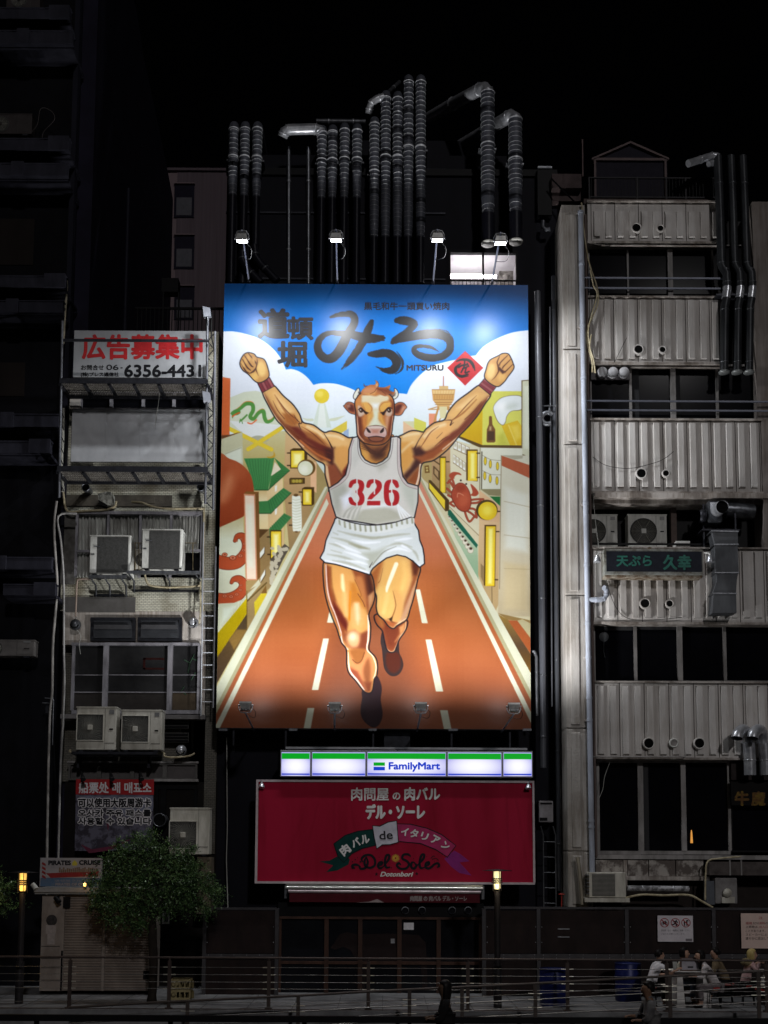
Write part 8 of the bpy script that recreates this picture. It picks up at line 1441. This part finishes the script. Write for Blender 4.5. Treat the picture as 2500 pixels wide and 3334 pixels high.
# ------------------------------------------------------------------ street lamps
M_LGL = emis('lantern_glass', (1.0, .56, .12), 1.0, 9); M_LGW = emis('lantern_glass_pale', (1.0, .83, .42), .8, 9); M_POST = mat('lamp_post', (.035, .032, .034), .45, .4)
def street_lamp(px, ytop, ybase, Y, label, gl, col, watts):
 b = P(px, ybase, Y); X = b.x; zt = PZ(px, ytop, Y); t = thing('street_lamp', label, 'street lamp', (X, Y, GZ), 'street lamps on the promenade')
 m = MB(); m.tube([(X, Y, GZ), (X, Y, GZ + .85)], .085, 12); m.tube([(X, Y, GZ + .85), (X, Y, GZ + .9), (X, Y, zt - .42)], .062, 12); m.build('post', M_POST, t); m = MB(); m.lathe([(.0, .03), (.12, .022), (.3, .0), (.3, -.008), (0, -.01)], (X, Y, zt), 24); m.build('disc_shade', M_POST, t)
 m = MB(); m.lathe([(.05, -.38), (.062, -.36), (.07, -.02), (0, -.015)], (X, Y, zt), 16); m.build('lantern', gl, t); m = MB()
 for z in (-.17, -.21, -.25): m.lathe([(.08, -.016), (.13, 0), (.08, .016)], (X, Y, zt + z), 18)
 for k in range(4): a = k * math.pi / 2 + .4; m.tube([(X + .092 * math.cos(a), Y + .092 * math.sin(a), zt - .42), (X + .092 * math.cos(a), Y + .092 * math.sin(a), zt)], .008, 5)
 m.build('guard_ring', M_POST, t)
 ld = bpy.data.lights.new('lamp_light', 'POINT'); ld.energy = watts; ld.color = col; ld.shadow_soft_size = .12; lo_ = bpy.data.objects.new('lamp_light', ld); COL.objects.link(lo_); lo_.parent = t; lo_.location = (0, -.22, zt - GZ - .25); return t
street_lamp(60, 2840, 3292, -2.6, 'street lamp with amber lantern and flat disc cap by the left edge', M_LGL, (1, .6, .2), 7); street_lamp(1620, 2834, 3300, -2.8, 'street lamp with pale yellow lantern before the red signboard', M_LGW, (1, .84, .55), 9)
# ------------------------------------------------------------------ tree
LM = []
for i, (c, c2) in enumerate((((.07, .14, .045), (.045, .1, .03)), ((.15, .25, .09), (.1, .17, .06)), ((.022, .042, .018), (.012, .026, .01)))):
 LM.append(mat(f'leaf_{("mid", "light", "dark")[i]}', c, .38, c2=c2, scale=9, spec=.5))
def crown(name, parent, blobs, n, s, Yc, seed=4):
 """sprays of pointed leaves set through the crown, leaving gaps between the sprays"""
 rs = np.random.RandomState(seed); m = MB()
 for (px, py, rx, rz) in blobs:
  c = P(px, py, Yc); k = m_per_px(px, py, Yc); C0 = np.array(c)
  for _ in range(int(n * rx * rz / 4000)):
   d = rs.normal(0, 1, 3); d /= np.linalg.norm(d); rad = rs.uniform(.45, 1.08); p0 = C0 + d * np.array((rx * k, rx * k * .8, rz * k)) * rad
   ax = d + rs.normal(0, .5, 3) + np.array((0, 0, -.25)); ax /= np.linalg.norm(ax); tone = rs.choice(3, p=(.45, .33, .22)) if d[2] > -.3 else rs.choice(3, p=(.4, .12, .48)); m.cur = int(tone)
   for j in range(9):
    t = j / 8; q = p0 + ax * (t - .5) * .26 + np.array((0, 0, -.05 * t * t)); sd = np.cross(ax, rs.normal(0, 1, 3)); sd /= np.linalg.norm(sd) + 1e-6
    a = sd * .8 + ax * .6; a /= np.linalg.norm(a); b = np.cross(a, rs.normal(0, 1, 3)); b /= np.linalg.norm(b) + 1e-6; L = s * rs.uniform(.7, 1.25); w = L * rs.uniform(.32, .46); q = q + a * L
    m.add([q - a * L, q + b * w, q + a * L, q - b * w], [(0, 1, 2, 3)], False)
 return m.build(name, LM, parent)
tr = thing('street_tree', 'small bushy street tree with glossy leaves before the ticket booth', 'tree', (PX(493, 3290, -2.2), -2.2, GZ)); bx, bz = PX(493, 3290, -2.2), GZ
BARK = mat('bark', (.03, .024, .02), .9, c2=(.015, .012, .01), scale=12, streak=4, bump=.5)
m = MB(); m.tube(spline([(bx, -2.2, bz), (bx + .02, -2.2, bz + .8), (bx - .02, -2.2, bz + 1.5), (bx + .03, -2.2, bz + 2.1)], False, 4), [.11] + [.09] * 8 + [.06] * 4, 10)
for px, py in ((380, 2880), (440, 2800), (520, 2760), (600, 2830), (640, 2890), (340, 2930)): e = P(px, py, -2.2 + .2 * math.sin(px)); m.tube(spline([(bx, -2.2, bz + 1.75), ((bx + e.x) / 2, -2.15, (bz + 2.0 + e.z) / 2 - .05), e[:]], False, 4), [.05, .045, .04, .035, .03, .025, .02, .015, .012], 6)
m.build('trunk', BARK, tr)
crown('crown', tr, [(405, 2790, 52, 48), (470, 2755, 48, 42), (520, 2790, 40, 30), (480, 2850, 70, 50), (385, 2865, 50, 38), (340, 2895, 46, 42), (590, 2800, 36, 38), (600, 2850, 70, 46), (650, 2890, 52, 38), (690, 2905, 24, 20), (560, 2915, 80, 40), (450, 2930, 74, 42), (370, 2950, 52, 34), (420, 2985, 44, 26), (330, 2925, 34, 26), (640, 2945, 46, 28), (610, 2772, 14, 22), (455, 3008, 20, 16), (500, 2965, 50, 22)] + [(x, y, 17, 15) for x, y in ((292, 2880), (300, 2850), (345, 2800), (385, 2745), (440, 2725), (492, 2712), (545, 2745), (575, 2770), (628, 2765), (655, 2820), (690, 2855), (715, 2905), (700, 2945), (672, 2968), (600, 2962), (545, 2965), (350, 2990), (385, 3005), (470, 3010), (310, 2950), (440, 3015))], 330, .028, -2.2)
t2 = thing('street_tree', 'leafy tree cut off by the left edge beside the amber lamp', 'tree', (PX(-60, 3290, -1.8), -1.8, GZ)); x2 = PX(-60, 3290, -1.8); m = MB(); m.tube([(x2, -1.8, GZ), (x2 + .03, -1.8, GZ + 1.2), (x2, -1.8, GZ + 2.2)], [.1, .08, .05], 9); e = P(40, 2920, -1.8); m.tube([(x2, -1.8, GZ + 1.7), e[:]], [.04, .015], 6); m.build('trunk', BARK, t2)
crown('crown', t2, [(-60, 2860, 70, 60), (10, 2895, 40, 36), (70, 2945, 26, 10), (-20, 2940, 60, 34)], 210, .03, -1.8, 9)
# ------------------------------------------------------------------ railings
M_RAIL = mat('brown_handrail', (.075, .055, .048), .4, .2, c2=(.045, .033, .03), scale=5); M_WCAB = mat('steel_cable', (.24, .23, .22), .35, .7); M_CLMP = mat('bright_clamp', (.75, .72, .62), .3, .6)
YU = -3.3
ur = thing('promenade_railing', 'level brown railing with steel cables along the promenade edge', 'railing', (0, YU, GZ)); z_t = PZ(1250, 3121, YU); m = MB(); m.tube([(-14, YU, z_t), (14, YU, z_t)], .022, 8); m.build('handrail', M_RAIL, ur)
ZC_ = [PZ(1250, y, YU) for y in (3152, 3176, 3200, 3222, 3266)]; m = MB()
for z in ZC_: m.tube([(-14, YU, z), (14, YU, z)], .0055, 5)
m.build('cable', M_WCAB, ur); m = MB(); m.tube([(-14, YU, PZ(1250, 3289, YU)), (14, YU, PZ(1250, 3289, YU))], .018, 6); m.build('bottom_rail', M_RAIL, ur)
pp = m_per_px(1250, 3200, YU); xs_ = [PX(x, 3200, YU) for x in range(227 - 324 * 2, 2900, 324)]
for x in xs_:
 m = MB(); m.box(x - .035, x + .035, YU - .02, YU + .02, GZ, z_t - .06); m.tube([(x, YU, z_t - .06), (x, YU, z_t)], .02, 8); m.box(x - .07, x + .07, YU - .05, YU + .05, GZ, GZ + .03); pst = m.build('post', M_RAIL, ur); m = MB()
 for z in ZC_[:4]: m.tube([(x - .12, YU - .005, z), (x + .12, YU - .005, z)], .011, 6)
 m.build('clamp', M_CLMP, pst)
YRP = -4.3
rp_ = thing('ramp_railing', 'brown sloping railing with cables beside the ramp in the foreground', 'railing', (0, YRP, GZ)); path = [(225, 3280), (500, 3264), (750, 3252), (1000, 3240), (1200, 3228), (1700, 3204), (2100, 3182), (2560, 3157)]; M_RP = mat('ramp_rail', (.07, .056, .05), .4, .2)
m = MB(); m.tube([P(x, y, YRP) for x, y in path], .024, 8); m.build('handrail', M_RP, rp_); m = MB()
for k, dy in enumerate((33, 52, 78, 100)): m.tube([P(x, y + dy, YRP) for x, y in path if not (k == 3 and x > 3000)], .006 if k in (0, 2) else .012, 5)
m.build('cable', M_WCAB, rp_)
for x in (611, 971, 1333, 1504, 1742, 2180, 2468):
 y = float(np.interp(x, [a for a, _ in path], [b_ for _, b_ in path])); a, b_ = P(x, y, YRP), P(x, 3420, YRP); m = MB(); m.box(a.x - .035, a.x + .035, YRP - .02, YRP + .02, b_.z, a.z - .01); pst = m.build('post', M_RP, rp_); m = MB()
 for dy in (33, 52, 78): c = P(x, y + dy, YRP - .01); m.tube([c - Vector((.13, 0, 0)), c + Vector((.13, 0, 0))], .011, 6)
 m.build('clamp', M_CLMP, pst)
fr_ = thing('front_beam', 'black level beam rail in front of the ramp at the bottom', 'railing', (0, -5.5, 0)); m = MB(); z = PZ(1250, 3318, -5.5); m.box(-12, 12, -5.55, -5.45, z - .06, z + .05); m.build('beam', M_BLACK, fr_); m = MB()
for x in np.arange(-11, 12, 2.4): m.box(x - .04, x + .04, -5.44, -5.38, -.75, z - .06)
m.build('post', M_BLACK, fr_)
g = MB(); v = [(-9, -4.6, -.72), (9, -4.6, -.1), (9, -3.46, -.1), (-9, -3.46, -.72)]; g.add(v, [(0, 1, 2, 3)], False); o = g.build('ramp_path', mat('ramp_dark', (.03, .03, .03), .7)); tag(o, kind='structure')
# ------------------------------------------------------------------ crates, drums, diners' furniture
cg = 'crates left on the promenade'; YCR = -2.5
for i, (y0, y1, n) in enumerate(((3222, 3256, 'lower of the two stacked yellowish bottle crates'), (3189, 3221, 'upper of the two stacked yellowish bottle crates'))):
 t = thing('bottle_crate', n, 'crate', P(585, y1, YCR), cg); x0, x1, z0, z1 = PX(553, y0, YCR), PX(618, y0, YCR), PZ(585, y1, YCR), PZ(585, y0, YCR); z0 += GZ - PZ(585, 3256, YCR) if False else 0; M_CR = mat('crate_yellow', (.3, .25, .13), .6, c2=(.22, .18, .09), scale=6); w = .02
 m = MB(); m.box(x0, x1, YCR + .02, YCR + .36, z0, z0 + .015); m.box(x0, x1, YCR, YCR + w, z0, z0 + .05); m.box(x0, x1, YCR, YCR + w, z1 - .05, z1); m.box(x0, x0 + w, YCR + .02, YCR + .36, z0, z1); m.box(x1 - w, x1, YCR + .02, YCR + .36, z0, z1); m.box(x0, x1, YCR + .36, YCR + .38, z0, z1)
 for k in range(5): x = x0 + (x1 - x0) * k / 4; m.box(x - .012, x + .012, YCR + .002, YCR + w, z0 + .05, z1 - .05)
 m.box(x0 + .01, x0 + .14, YCR + .003, YCR + w, z0 + .05, z1 - .05); m.build('frame', M_CR, t); m = MB(); c = ((x0 + .075), YCR - .002, (z0 + z1) / 2); m.lathe([(.03, 0), (.05, -.004), (.03, -.008)], c, 16, 'y'); m.build('emblem', mat('crate_mark', (.2, .16, .08), .6), t); m = MB()
 for k in range(4): m.tube([(x0 + .2 + .08 * k, YCR + .15, z0 + .02), (x0 + .2 + .08 * k, YCR + .15, z1 - .03)], .03, 8)
 m.build('bottle', mat('crate_bottle', (.16, .13, .06), .3), t)
M_BLU = mat('blue_drum', (.008, .014, .1), .4, .1, c2=(.005, .009, .06), scale=4, streak=3); DR = []
for (x0, x1, y0, y1, n) in ((1757, 1846, 3153, 3290, 'dark blue steel drum on the promenade left of the diners'), (2003, 2086, 3135, 3266, 'dark blue steel drum just behind the man in the white shirt')):
 Yd_ = -2.4 if y1 > 3280 else -1.5; xm = PX((x0 + x1) / 2, 3220, Yd_); r = (x1 - x0) / 2 * m_per_px(x0, 3220, Yd_); h = PZ(xm * 0 + x0, y0, Yd_) - GZ; t = thing('oil_drum', n, 'drum', (xm, Yd_, GZ), 'blue steel drums'); m = MB(); prof = [(r * .97, 0), (r, .02)]
 for k in (.33, .66): prof += [(r, h * k - .03), (r + .018, h * k), (r, h * k + .03)]
 prof += [(r, h - .02), (r * .97, h), (r * .93, h - .02), (0, h - .02)]; m.lathe(prof, (xm, Yd_, GZ), 28); m.build('barrel', M_BLU, t); m = MB(); m.lathe([(r * .96, h - .012), (r + .012, h), (r * .96, h + .012)], (xm, Yd_, GZ), 28); m.build('rim', mat('drum_rim', (.03, .04, .12), .35, .3), t)
YP = -2.3
M_TBL = mat('table_white', (.62, .6, .58), .5, c2=(.5, .48, .47), scale=4)
def table(x0, x1, ytop, label):
 xa, xb = PX(x0, ytop, YP), PX(x1, ytop, YP); zt = GZ + .72; t = thing('folding_table', label, 'table', ((xa + xb) / 2, YP, GZ), 'white tables of the diners'); m = MB(); m.bbox(xa, xb, YP - .35, YP + .35, zt - .035, zt, .012); m.build('tabletop', M_TBL, t)
 for sx in (xa + .12, xb - .12): m = MB(); m.add([(sx - .05, YP - .25, zt - .04), (sx + .05, YP - .25, zt - .04), (sx + .05, YP + .25, zt - .04), (sx - .05, YP + .25, zt - .04), (sx - .09, YP - .32, GZ), (sx + .09, YP - .32, GZ), (sx + .09, YP + .32, GZ), (sx - .09, YP + .32, GZ)], [(0, 1, 2, 3), (7, 6, 5, 4), (0, 4, 5, 1), (1, 5, 6, 2), (2, 6, 7, 3), (3, 7, 4, 0)], False); m.build('leg', M_TBL, t)
 m = MB(); m.box(xa + .2, xb - .2, YP - .02, YP + .02, GZ + .25, GZ + .3); m.build('stretcher', M_TBL, t); return xa, xb, zt
tx0, tx1, tz = table(2184, 2306, 3185, 'white table with menu stand and beer among the diners'); table(2482, 2610, 3185, 'white table cut off by the right edge');
mn = thing('menu_stand', 'small dark framed white menu board standing on the table', 'menu', P(2246, 3184, YP - .2)); xc = PX(2246, 3170, YP - .2); m = MB(); m.box(xc - .2, xc + .2, YP - .22, YP - .2, tz + .002, tz + .27); m.build('frame', mat('menu_frame', (.1, .05, .035), .5), mn); m = MB(); m.box(xc - .17, xc + .17, YP - .225, YP - .221, tz + .03, tz + .25); m.build('page', mat('menu_page', (.4, .38, .42), .6), mn); m = MB(); m.box(xc - .05, xc + .06, YP - .24, YP - .226, tz + .07, tz + .095); m.build('clip', M_BLACK, mn)
bg_ = thing('beer_glass', 'glass of amber beer on the table left of the menu stand', 'glass', (PX(2192, 3170, YP), YP - .15, tz)); m = MB(); m.lathe([(0, .002), (.035, .002), (.045, .15), (0, .15)], bg_.location, 14); m.build('beer', mat('beer', (.5, .32, .02), .2), bg_); m = MB(); m.lathe([(.038, 0), (.049, .18), (.046, .18), (.036, .01)], bg_.location, 14); m.build('glass', mat('pale_glass', (.3, .3, .28), .1), bg_)
rk = thing('condiment_rack', 'rack of small condiment jars at the back of the table', 'rack', (PX(2258, 3150, YP + .2), YP + .22, tz)); m = MB(); m.box(rk.location.x - .22, rk.location.x + .22, YP + .15, YP + .3, tz + .001, tz + .05); m.build('tray', mat('wood_tray', (.2, .13, .07), .6), rk)
for k in range(6): m = MB(); m.lathe([(0, .05), (.03, .05), (.03, .15), (.018, .18), (0, .18)], (rk.location.x - .18 + .072 * k, YP + .22, tz), 10); m.build('jar', mat('jar_' + ('tan', 'olive', 'rust')[k % 3], ((.3, .22, .12), (.22, .24, .1), (.3, .12, .07))[k % 3], .4), rk)
dz_ = thing('dish', 'small white dish with food near the right side of the table', 'dish', (PX(2292, 3180, YP), YP - .1, tz)); m = MB(); m.lathe([(0, .002), (.05, .003), (.085, .03), (.08, .032), (.045, .012), (0, .01)], dz_.location, 18); m.build('plate', M_WHITE, dz_); m = MB(); m.ball(dz_.location + Vector((0, 0, .02)), .045, 1, 1, .5, 10); m.build('food', mat('food_brown', (.25, .12, .05), .6), dz_)
def stool(x, Y, label):
 t = thing('round_stool', label, 'stool', (x, Y, GZ), 'red topped stools'); m = MB(); m.lathe([(0, .38), (.15, .38), (.165, .395), (.16, .42), (.12, .43), (0, .43)], (x, Y, GZ), 20); m.build('seat', mat('red_vinyl', (.4, .03, .025), .4), t)
 for k in range(4): a = k * math.pi / 2 + .6; m = MB(); m.tube([(x + .12 * math.cos(a), Y + .12 * math.sin(a), GZ + .38), (x + .17 * math.cos(a), Y + .17 * math.sin(a), GZ)], .011, 6); m.build('leg', M_BLACK, t)
 m = MB(); m.lathe([(.145, .195), (.152, .2), (.145, .205)], (x, Y, GZ), 18); m.build('foot_ring', M_DARKMETAL, t)
# ------------------------------------------------------------------ people
def skin_body(name, nodes, edges, mt_, parent, root=0, sub=2):
 """one continuous surface grown over connected joints; nodes = (point, radius)"""
 off = parent.matrix_basis.translation.copy() if parent is not None else Vector((0, 0, 0))
 me = bpy.data.meshes.new('tmp'); me.from_pydata([tuple(Vector(p) - off) for p, _ in nodes], edges, []); o = bpy.data.objects.new('tmp', me); COL.objects.link(o)
 md = o.modifiers.new('s', 'SKIN'); md.use_smooth_shade = True; md.branch_smoothing = .6
 for i, (_, r) in enumerate(nodes): d = me.skin_vertices[0].data[i]; d.radius = r if isinstance(r, tuple) else (r, r); d.use_root = (i == root)
 s = o.modifiers.new('u', 'SUBSURF'); s.levels = sub; s.render_levels = sub
 dg = bpy.context.evaluated_depsgraph_get(); nm = bpy.data.meshes.new_from_object(o.evaluated_get(dg)); bpy.data.objects.remove(o); bpy.data.meshes.remove(me); nm.name = name
 if not isinstance(mt_, (list, tuple)): mt_ = [mt_]
 for q in mt_: nm.materials.append(q)
 for p in nm.polygons: p.use_smooth = True
 r = bpy.data.objects.new(name, nm); COL.objects.link(r); r.parent = parent; return r
SKIN = mat('skin', (.42, .26, .19), .5, c2=(.36, .21, .15), scale=6); SKIN2 = mat('skin_shade', (.36, .22, .16), .5, c2=(.3, .18, .13), scale=6)
HAIRB = mat('black_hair', (.012, .01, .01), .45, c2=(.006, .005, .005), scale=40, streak=6); HAIRY = mat('blonde_hair', (.5, .4, .16), .5, c2=(.34, .25, .09), scale=40, streak=6)
def person(label, base, facing, top_m, leg_m, hair_m, seat=True, lean=.12, turn=0.0, arms=((.32, .05), (.3, .02)), hair='short', sleeves='short', scale=.88, skin=SKIN, group='diners at the riverside tables', walk=False, hood=None, hem=0.0, bulk=1.0):
 """seated (or walking) figure; facing +1 looks to the right of the picture; arms = (reach forward, raise) per hand"""
 t = thing('person', label, 'person', base, group); scale = 1.0 if walk else scale; lean = lean + (0 if walk else .07); B = Vector(base); f = Vector((math.cos(turn) * facing, math.sin(turn), 0)); s = Vector((-f.y, f.x, 0)); u = Vector((0, 0, 1)); k = scale
 def W(a, b_, c): return B + (f * a + s * b_ + u * c) * k
 hz = .5 if seat else .9
 pelvis = W(0, 0, hz); waist = W(lean * .4, 0, hz + .2); chest = W(lean, 0, hz + .39); neck = W(lean * 1.2 + .02, 0, hz + .53); hb = W(lean * 1.25 + .045, 0, hz + .585); head = W(lean * 1.3 + .045, 0, hz + .67); crown_ = W(lean * 1.25 + .025, 0, hz + .76)
 N = [(pelvis, (.13 * k, .11 * k)), (waist, (.115 * k, .095 * k)), (chest, (.15 * k, .105 * k)), (neck, .05 * k), (hb, .078 * k), (head, .112 * k), (crown_, .088 * k)]; E_ = [(0, 1), (1, 2), (2, 3), (3, 4), (4, 5), (5, 6)]
 kb = k * bulk; TN = [(W(0, 0, hz - .04 - hem), (.16 * kb, .135 * kb)), (W(lean * .2, 0, hz + .1), (.15 * kb, .125 * kb)), (waist, (.148 * kb, .122 * kb)), (chest, (.178 * kb, .132 * kb)), (W(lean * 1.18 + .01, 0, hz + .53), (.095 * k, .085 * k)), (W(lean * 1.2 + .015, 0, hz + .57), .06 * k)]; TE = [(0, 1), (1, 2), (2, 3), (3, 4), (4, 5)]; LN = [(W(0, 0, hz + .02), (.145 * k, .125 * k))]; LE = []
 hands = []
 for sd, (re, ri) in zip((-1, 1), arms):
  sh = W(lean * 1.1, sd * .185, hz + .455); el = W(lean + re * .45, sd * .23, hz + .2 + ri * .4); wr = W(lean + re, sd * .15, hz + .22 + ri); hd = W(lean + re + .075, sd * .135, hz + .225 + ri)
  i = len(N); N += [(sh, .054 * k), (el, .041 * k), (wr, .028 * k), (hd, (.036 * k, .02 * k))]; E_ += [(2, i), (i, i + 1), (i + 1, i + 2), (i + 2, i + 3)]; hands.append((sd, hd, (hd - wr).normalized()))
  j = len(TN); TN += [(sh, .088 * kb), (sh.lerp(el, .62), .068 * kb)]; TE += [(3, j), (j, j + 1)]
  if sleeves == 'long': TN += [(el, .06 * kb), (el.lerp(wr, .9), .045 * kb)]; TE += [(j + 1, j + 2), (j + 2, j + 3)]
  for q in range(4):
   a = hd + s * (-.024 + .016 * q) * k + (hd - wr).normalized() * .015 * k; d = (hd - wr).normalized(); ln = (.07, .08, .076, .06)[q] * k; b0 = len(N); N += [(a + d * ln * .5 - u * .006 * q * .3, .0095 * k), (a + d * ln * .95 - u * (.02 + .006 * q) * k, .0075 * k)]; E_ += [(i + 3, b0), (b0, b0 + 1)]
  b0 = len(N); N += [(wr.lerp(hd, .6) - s * sd * .03 * k + u * .01 * k, .011 * k), (hd - s * sd * .045 * k + u * .005 * k, .009 * k)]; E_ += [(i + 3, b0), (b0, b0 + 1)]
 for sd in (-1, 1):
  st = (.28 * sd if walk else 0)
  if seat: hp, kn, an, to = W(0, sd * .09, hz - .02), W(.42, sd * .12, hz - .03), W(.38, sd * .12, .09), W(.54, sd * .13, .03)
  else: hp, kn, an, to = W(0, sd * .09, hz - .04), W(.08 + st * .5, sd * .09, .48), W(st, sd * .09, .09), W(st + .17, sd * .1, .03)
  i = len(N); N += [(hp, .085 * k), (kn, .058 * k), (an, .038 * k), (to, .034 * k)]; E_ += [(0, i), (i, i + 1), (i + 1, i + 2), (i + 2, i + 3)]; j = len(LN); LN += [(hp, .1 * k), (kn, .074 * k), (an + u * .05 * k, .056 * k)]; LE += [(0, j), (j, j + 1), (j + 1, j + 2)]
 skin_body('body', N, E_, skin, t); skin_body('shirt', TN, TE, top_m, t, root=1); skin_body('trousers', LN, LE, leg_m, t)
 hc = W(lean * 1.28 + .03, 0, hz + .7); m = MB(); bm = bmesh.new(); bmesh.ops.create_uvsphere(bm, u_segments=18, v_segments=12, radius=1)
 for v in list(bm.verts):
  c = v.co; back = -c.x; low = -c.z
  if c.z < (-.05 if hair == 'short' else -1.5) and c.x > -.1 and hair == 'short': c.z = -.05
  r_ = .115 * k; y = c.y; drop = 0
  if hair in ('bob', 'long') and c.z < -.1 and c.x < .35: drop = (-c.z) * (.12 if hair == 'bob' else .24) * k
  if c.x > .3 and c.z < .35: c.x = .3
  if hair == 'short' and c.z < -.5: c.z = -.5
  v.co = hc + f * (c.x * r_ * 1.02 - .012 * k) + s * (y * r_ * .92) + u * (c.z * r_ * 1.05 - drop)
 m.addbm(bm, True); m.build('hair', hair_m, t)
 fc = MB(); fh = W(lean * 1.3 + .045, 0, hz + .665)
 fc.ball(fh + f * .088 * k - u * .008 * k, .017 * k, 1, 1, 1.4, 8)
 for sd in (-1, 1): fc.ball(fh + s * sd * .083 * k, .022 * k, .7, .6, 1.2, 8)
 fc.build('nose', skin, t); fe = MB()
 for sd in (-1, 1): fe.ball(fh + f * .074 * k + s * sd * .034 * k + u * .025 * k, .011 * k, n=8)
 fe.ball(fh + f * .074 * k - u * .045 * k, .012 * k, .6, 1.8, .5, 8); fe.build('eye', mat('dark_eye', (.03, .015, .015), .4), t)
 if not walk:
  sm_ = MB()
  for sd in (-1, 1): q = W(.47, sd * .125, .035); sm_.ball(q, .06 * k, 1.9 if abs(f.x) > .5 else .9, .9 if abs(f.x) > .5 else 1.9, .6, 10)
  sm_.build('shoe', M_BLACK, t)
 if hood: m = MB(); c = W(lean * 1.0 - .06, 0, hz + .5); m.ball(c, .13 * k, 1.15, 1.2, .75, 14); m.build('hood', hood, t)
 return t
def cloth(n, c, c2=None): return mat(n, c, .85, c2=c2 or [x * .7 for x in c], scale=7, amt=.7, bump=.3, bscale=16)
JEAN, DKTR = cloth('dark_jeans', (.025, .03, .05)), cloth('black_trousers', (.02, .018, .018))
def at(px, Y): return (PX(px, 3250, Y), Y, GZ)
STR = bpy.data.materials.new('striped_knit'); STR.use_nodes = True; _n = STR.node_tree; _b = _n.nodes['Principled BSDF']; _b.inputs['Roughness'].default_value = .9; _w = _n.nodes.new('ShaderNodeTexWave'); _w.bands_direction = 'Z'; _w.inputs['Scale'].default_value = 11; _w.inputs['Distortion'].default_value = 1.2; _w.inputs['Detail Scale'].default_value = .4; _g = _n.nodes.new('ShaderNodeNewGeometry'); _r = _n.nodes.new('ShaderNodeValToRGB'); _r.color_ramp.elements[0].position = .5; _r.color_ramp.elements[0].color = (.03, .03, .035, 1); _r.color_ramp.elements[1].position = .56; _r.color_ramp.elements[1].color = (.5, .48, .46, 1); _n.links.new(_g.outputs['Position'], _w.inputs[0]); _n.links.new(_w.outputs[0], _r.inputs[0]); _n.links.new(_r.outputs[0], _b.inputs['Base Color'])
stool(PX(2118, 3250, YP - .25), YP - .25, 'red stool under the man in the white T-shirt'); stool(PX(2211, 3250, YP + .5), YP + .5, 'red stool behind the table under the short haired diner'); stool(PX(2325, 3250, YP - .3), YP - .3, 'red stool with thin black legs right of the table'); stool(PX(2365, 3250, YP + .4), YP + .4, 'red stool under the diner in brown'); stool(PX(2436, 3250, YP + .1), YP + .1, 'red stool under the blonde diner'); stool(PX(2486, 3250, YP - .6), YP - .6, 'red stool under the diner in stripes')
person('person in a white T-shirt reaching across the table, seen from behind left', at(2118, YP - .25), 1, cloth('white_tee', (.8, .78, .82)), DKTR, HAIRB, lean=.1, arms=((.5, .16), (.3, .0)), turn=.25)
person('person with dark bobbed hair and pale green shirt behind the table', at(2200, YP + .5), 1, cloth('pale_shirt', (.55, .53, .44)), cloth('denim_shorts', (.16, .2, .27)), HAIRB, lean=.08, hair='bob', turn=-.35, arms=((.3, .15), (.25, .02)))
person('person with long black hair and loose white shirt leaning over the table', at(2334, YP - .3), -1, cloth('loose_white', (.66, .61, .62)), cloth('grey_skirt', (.2, .17, .18)), HAIRB, lean=.2, hair='long', sleeves='long', arms=((.28, .06), (.24, .0)), hem=.05)
person('person in a brown jacket with dark hair beside the white shirted diner', at(2366, YP + .4), -1, cloth('brown_jacket', (.17, .125, .075)), DKTR, HAIRB, lean=.1, sleeves='long', turn=.4, skin=SKIN2)
person('person with blonde hair and a pink hooded jacket holding a drink', at(2425, YP + .1), 1, cloth('pink_jacket', (.5, .34, .33), (.3, .18, .18)), DKTR, HAIRY, lean=.06, hair='bob', sleeves='long', arms=((.2, .3), (.22, .26)), hood=mat('fur_trim', (.3, .25, .14), .95, c2=(.16, .12, .06), scale=30, bump=1, bscale=60))
person('person in a black and white striped top cut by the right edge', at(2490, YP - .6), 1, STR, JEAN, HAIRB, lean=.1, sleeves='long', arms=((.2, .2), (.25, .1)))
WZ = -.75
person('person in a grey jacket walking on the lower path before the diners', (PX(2122, 3250, -6.4), -6.4, WZ), -1, cloth('grey_jacket', (.12, .115, .115), (.05, .047, .05)), DKTR, HAIRB, seat=False, lean=.03, walk=True, sleeves='long', arms=((.26, -.02), (.2, -.06)), group='people on the lower path', skin=mat('dim_skin', (.2, .11, .07), .5), hem=.1, bulk=1.2)
person('person with long dark hair in black seen as a silhouette on the lower path', (PX(1452, 3260, -6.4), -6.4, WZ), -1, cloth('black_coat', (.012, .011, .011)), DKTR, HAIRB, seat=False, lean=.0, walk=True, hair='long', sleeves='long', arms=((.2, -.05), (.2, -.05)), bulk=1.1, group='people on the lower path', skin=mat('dark_skin_shade', (.1, .06, .04), .5), hem=.15)
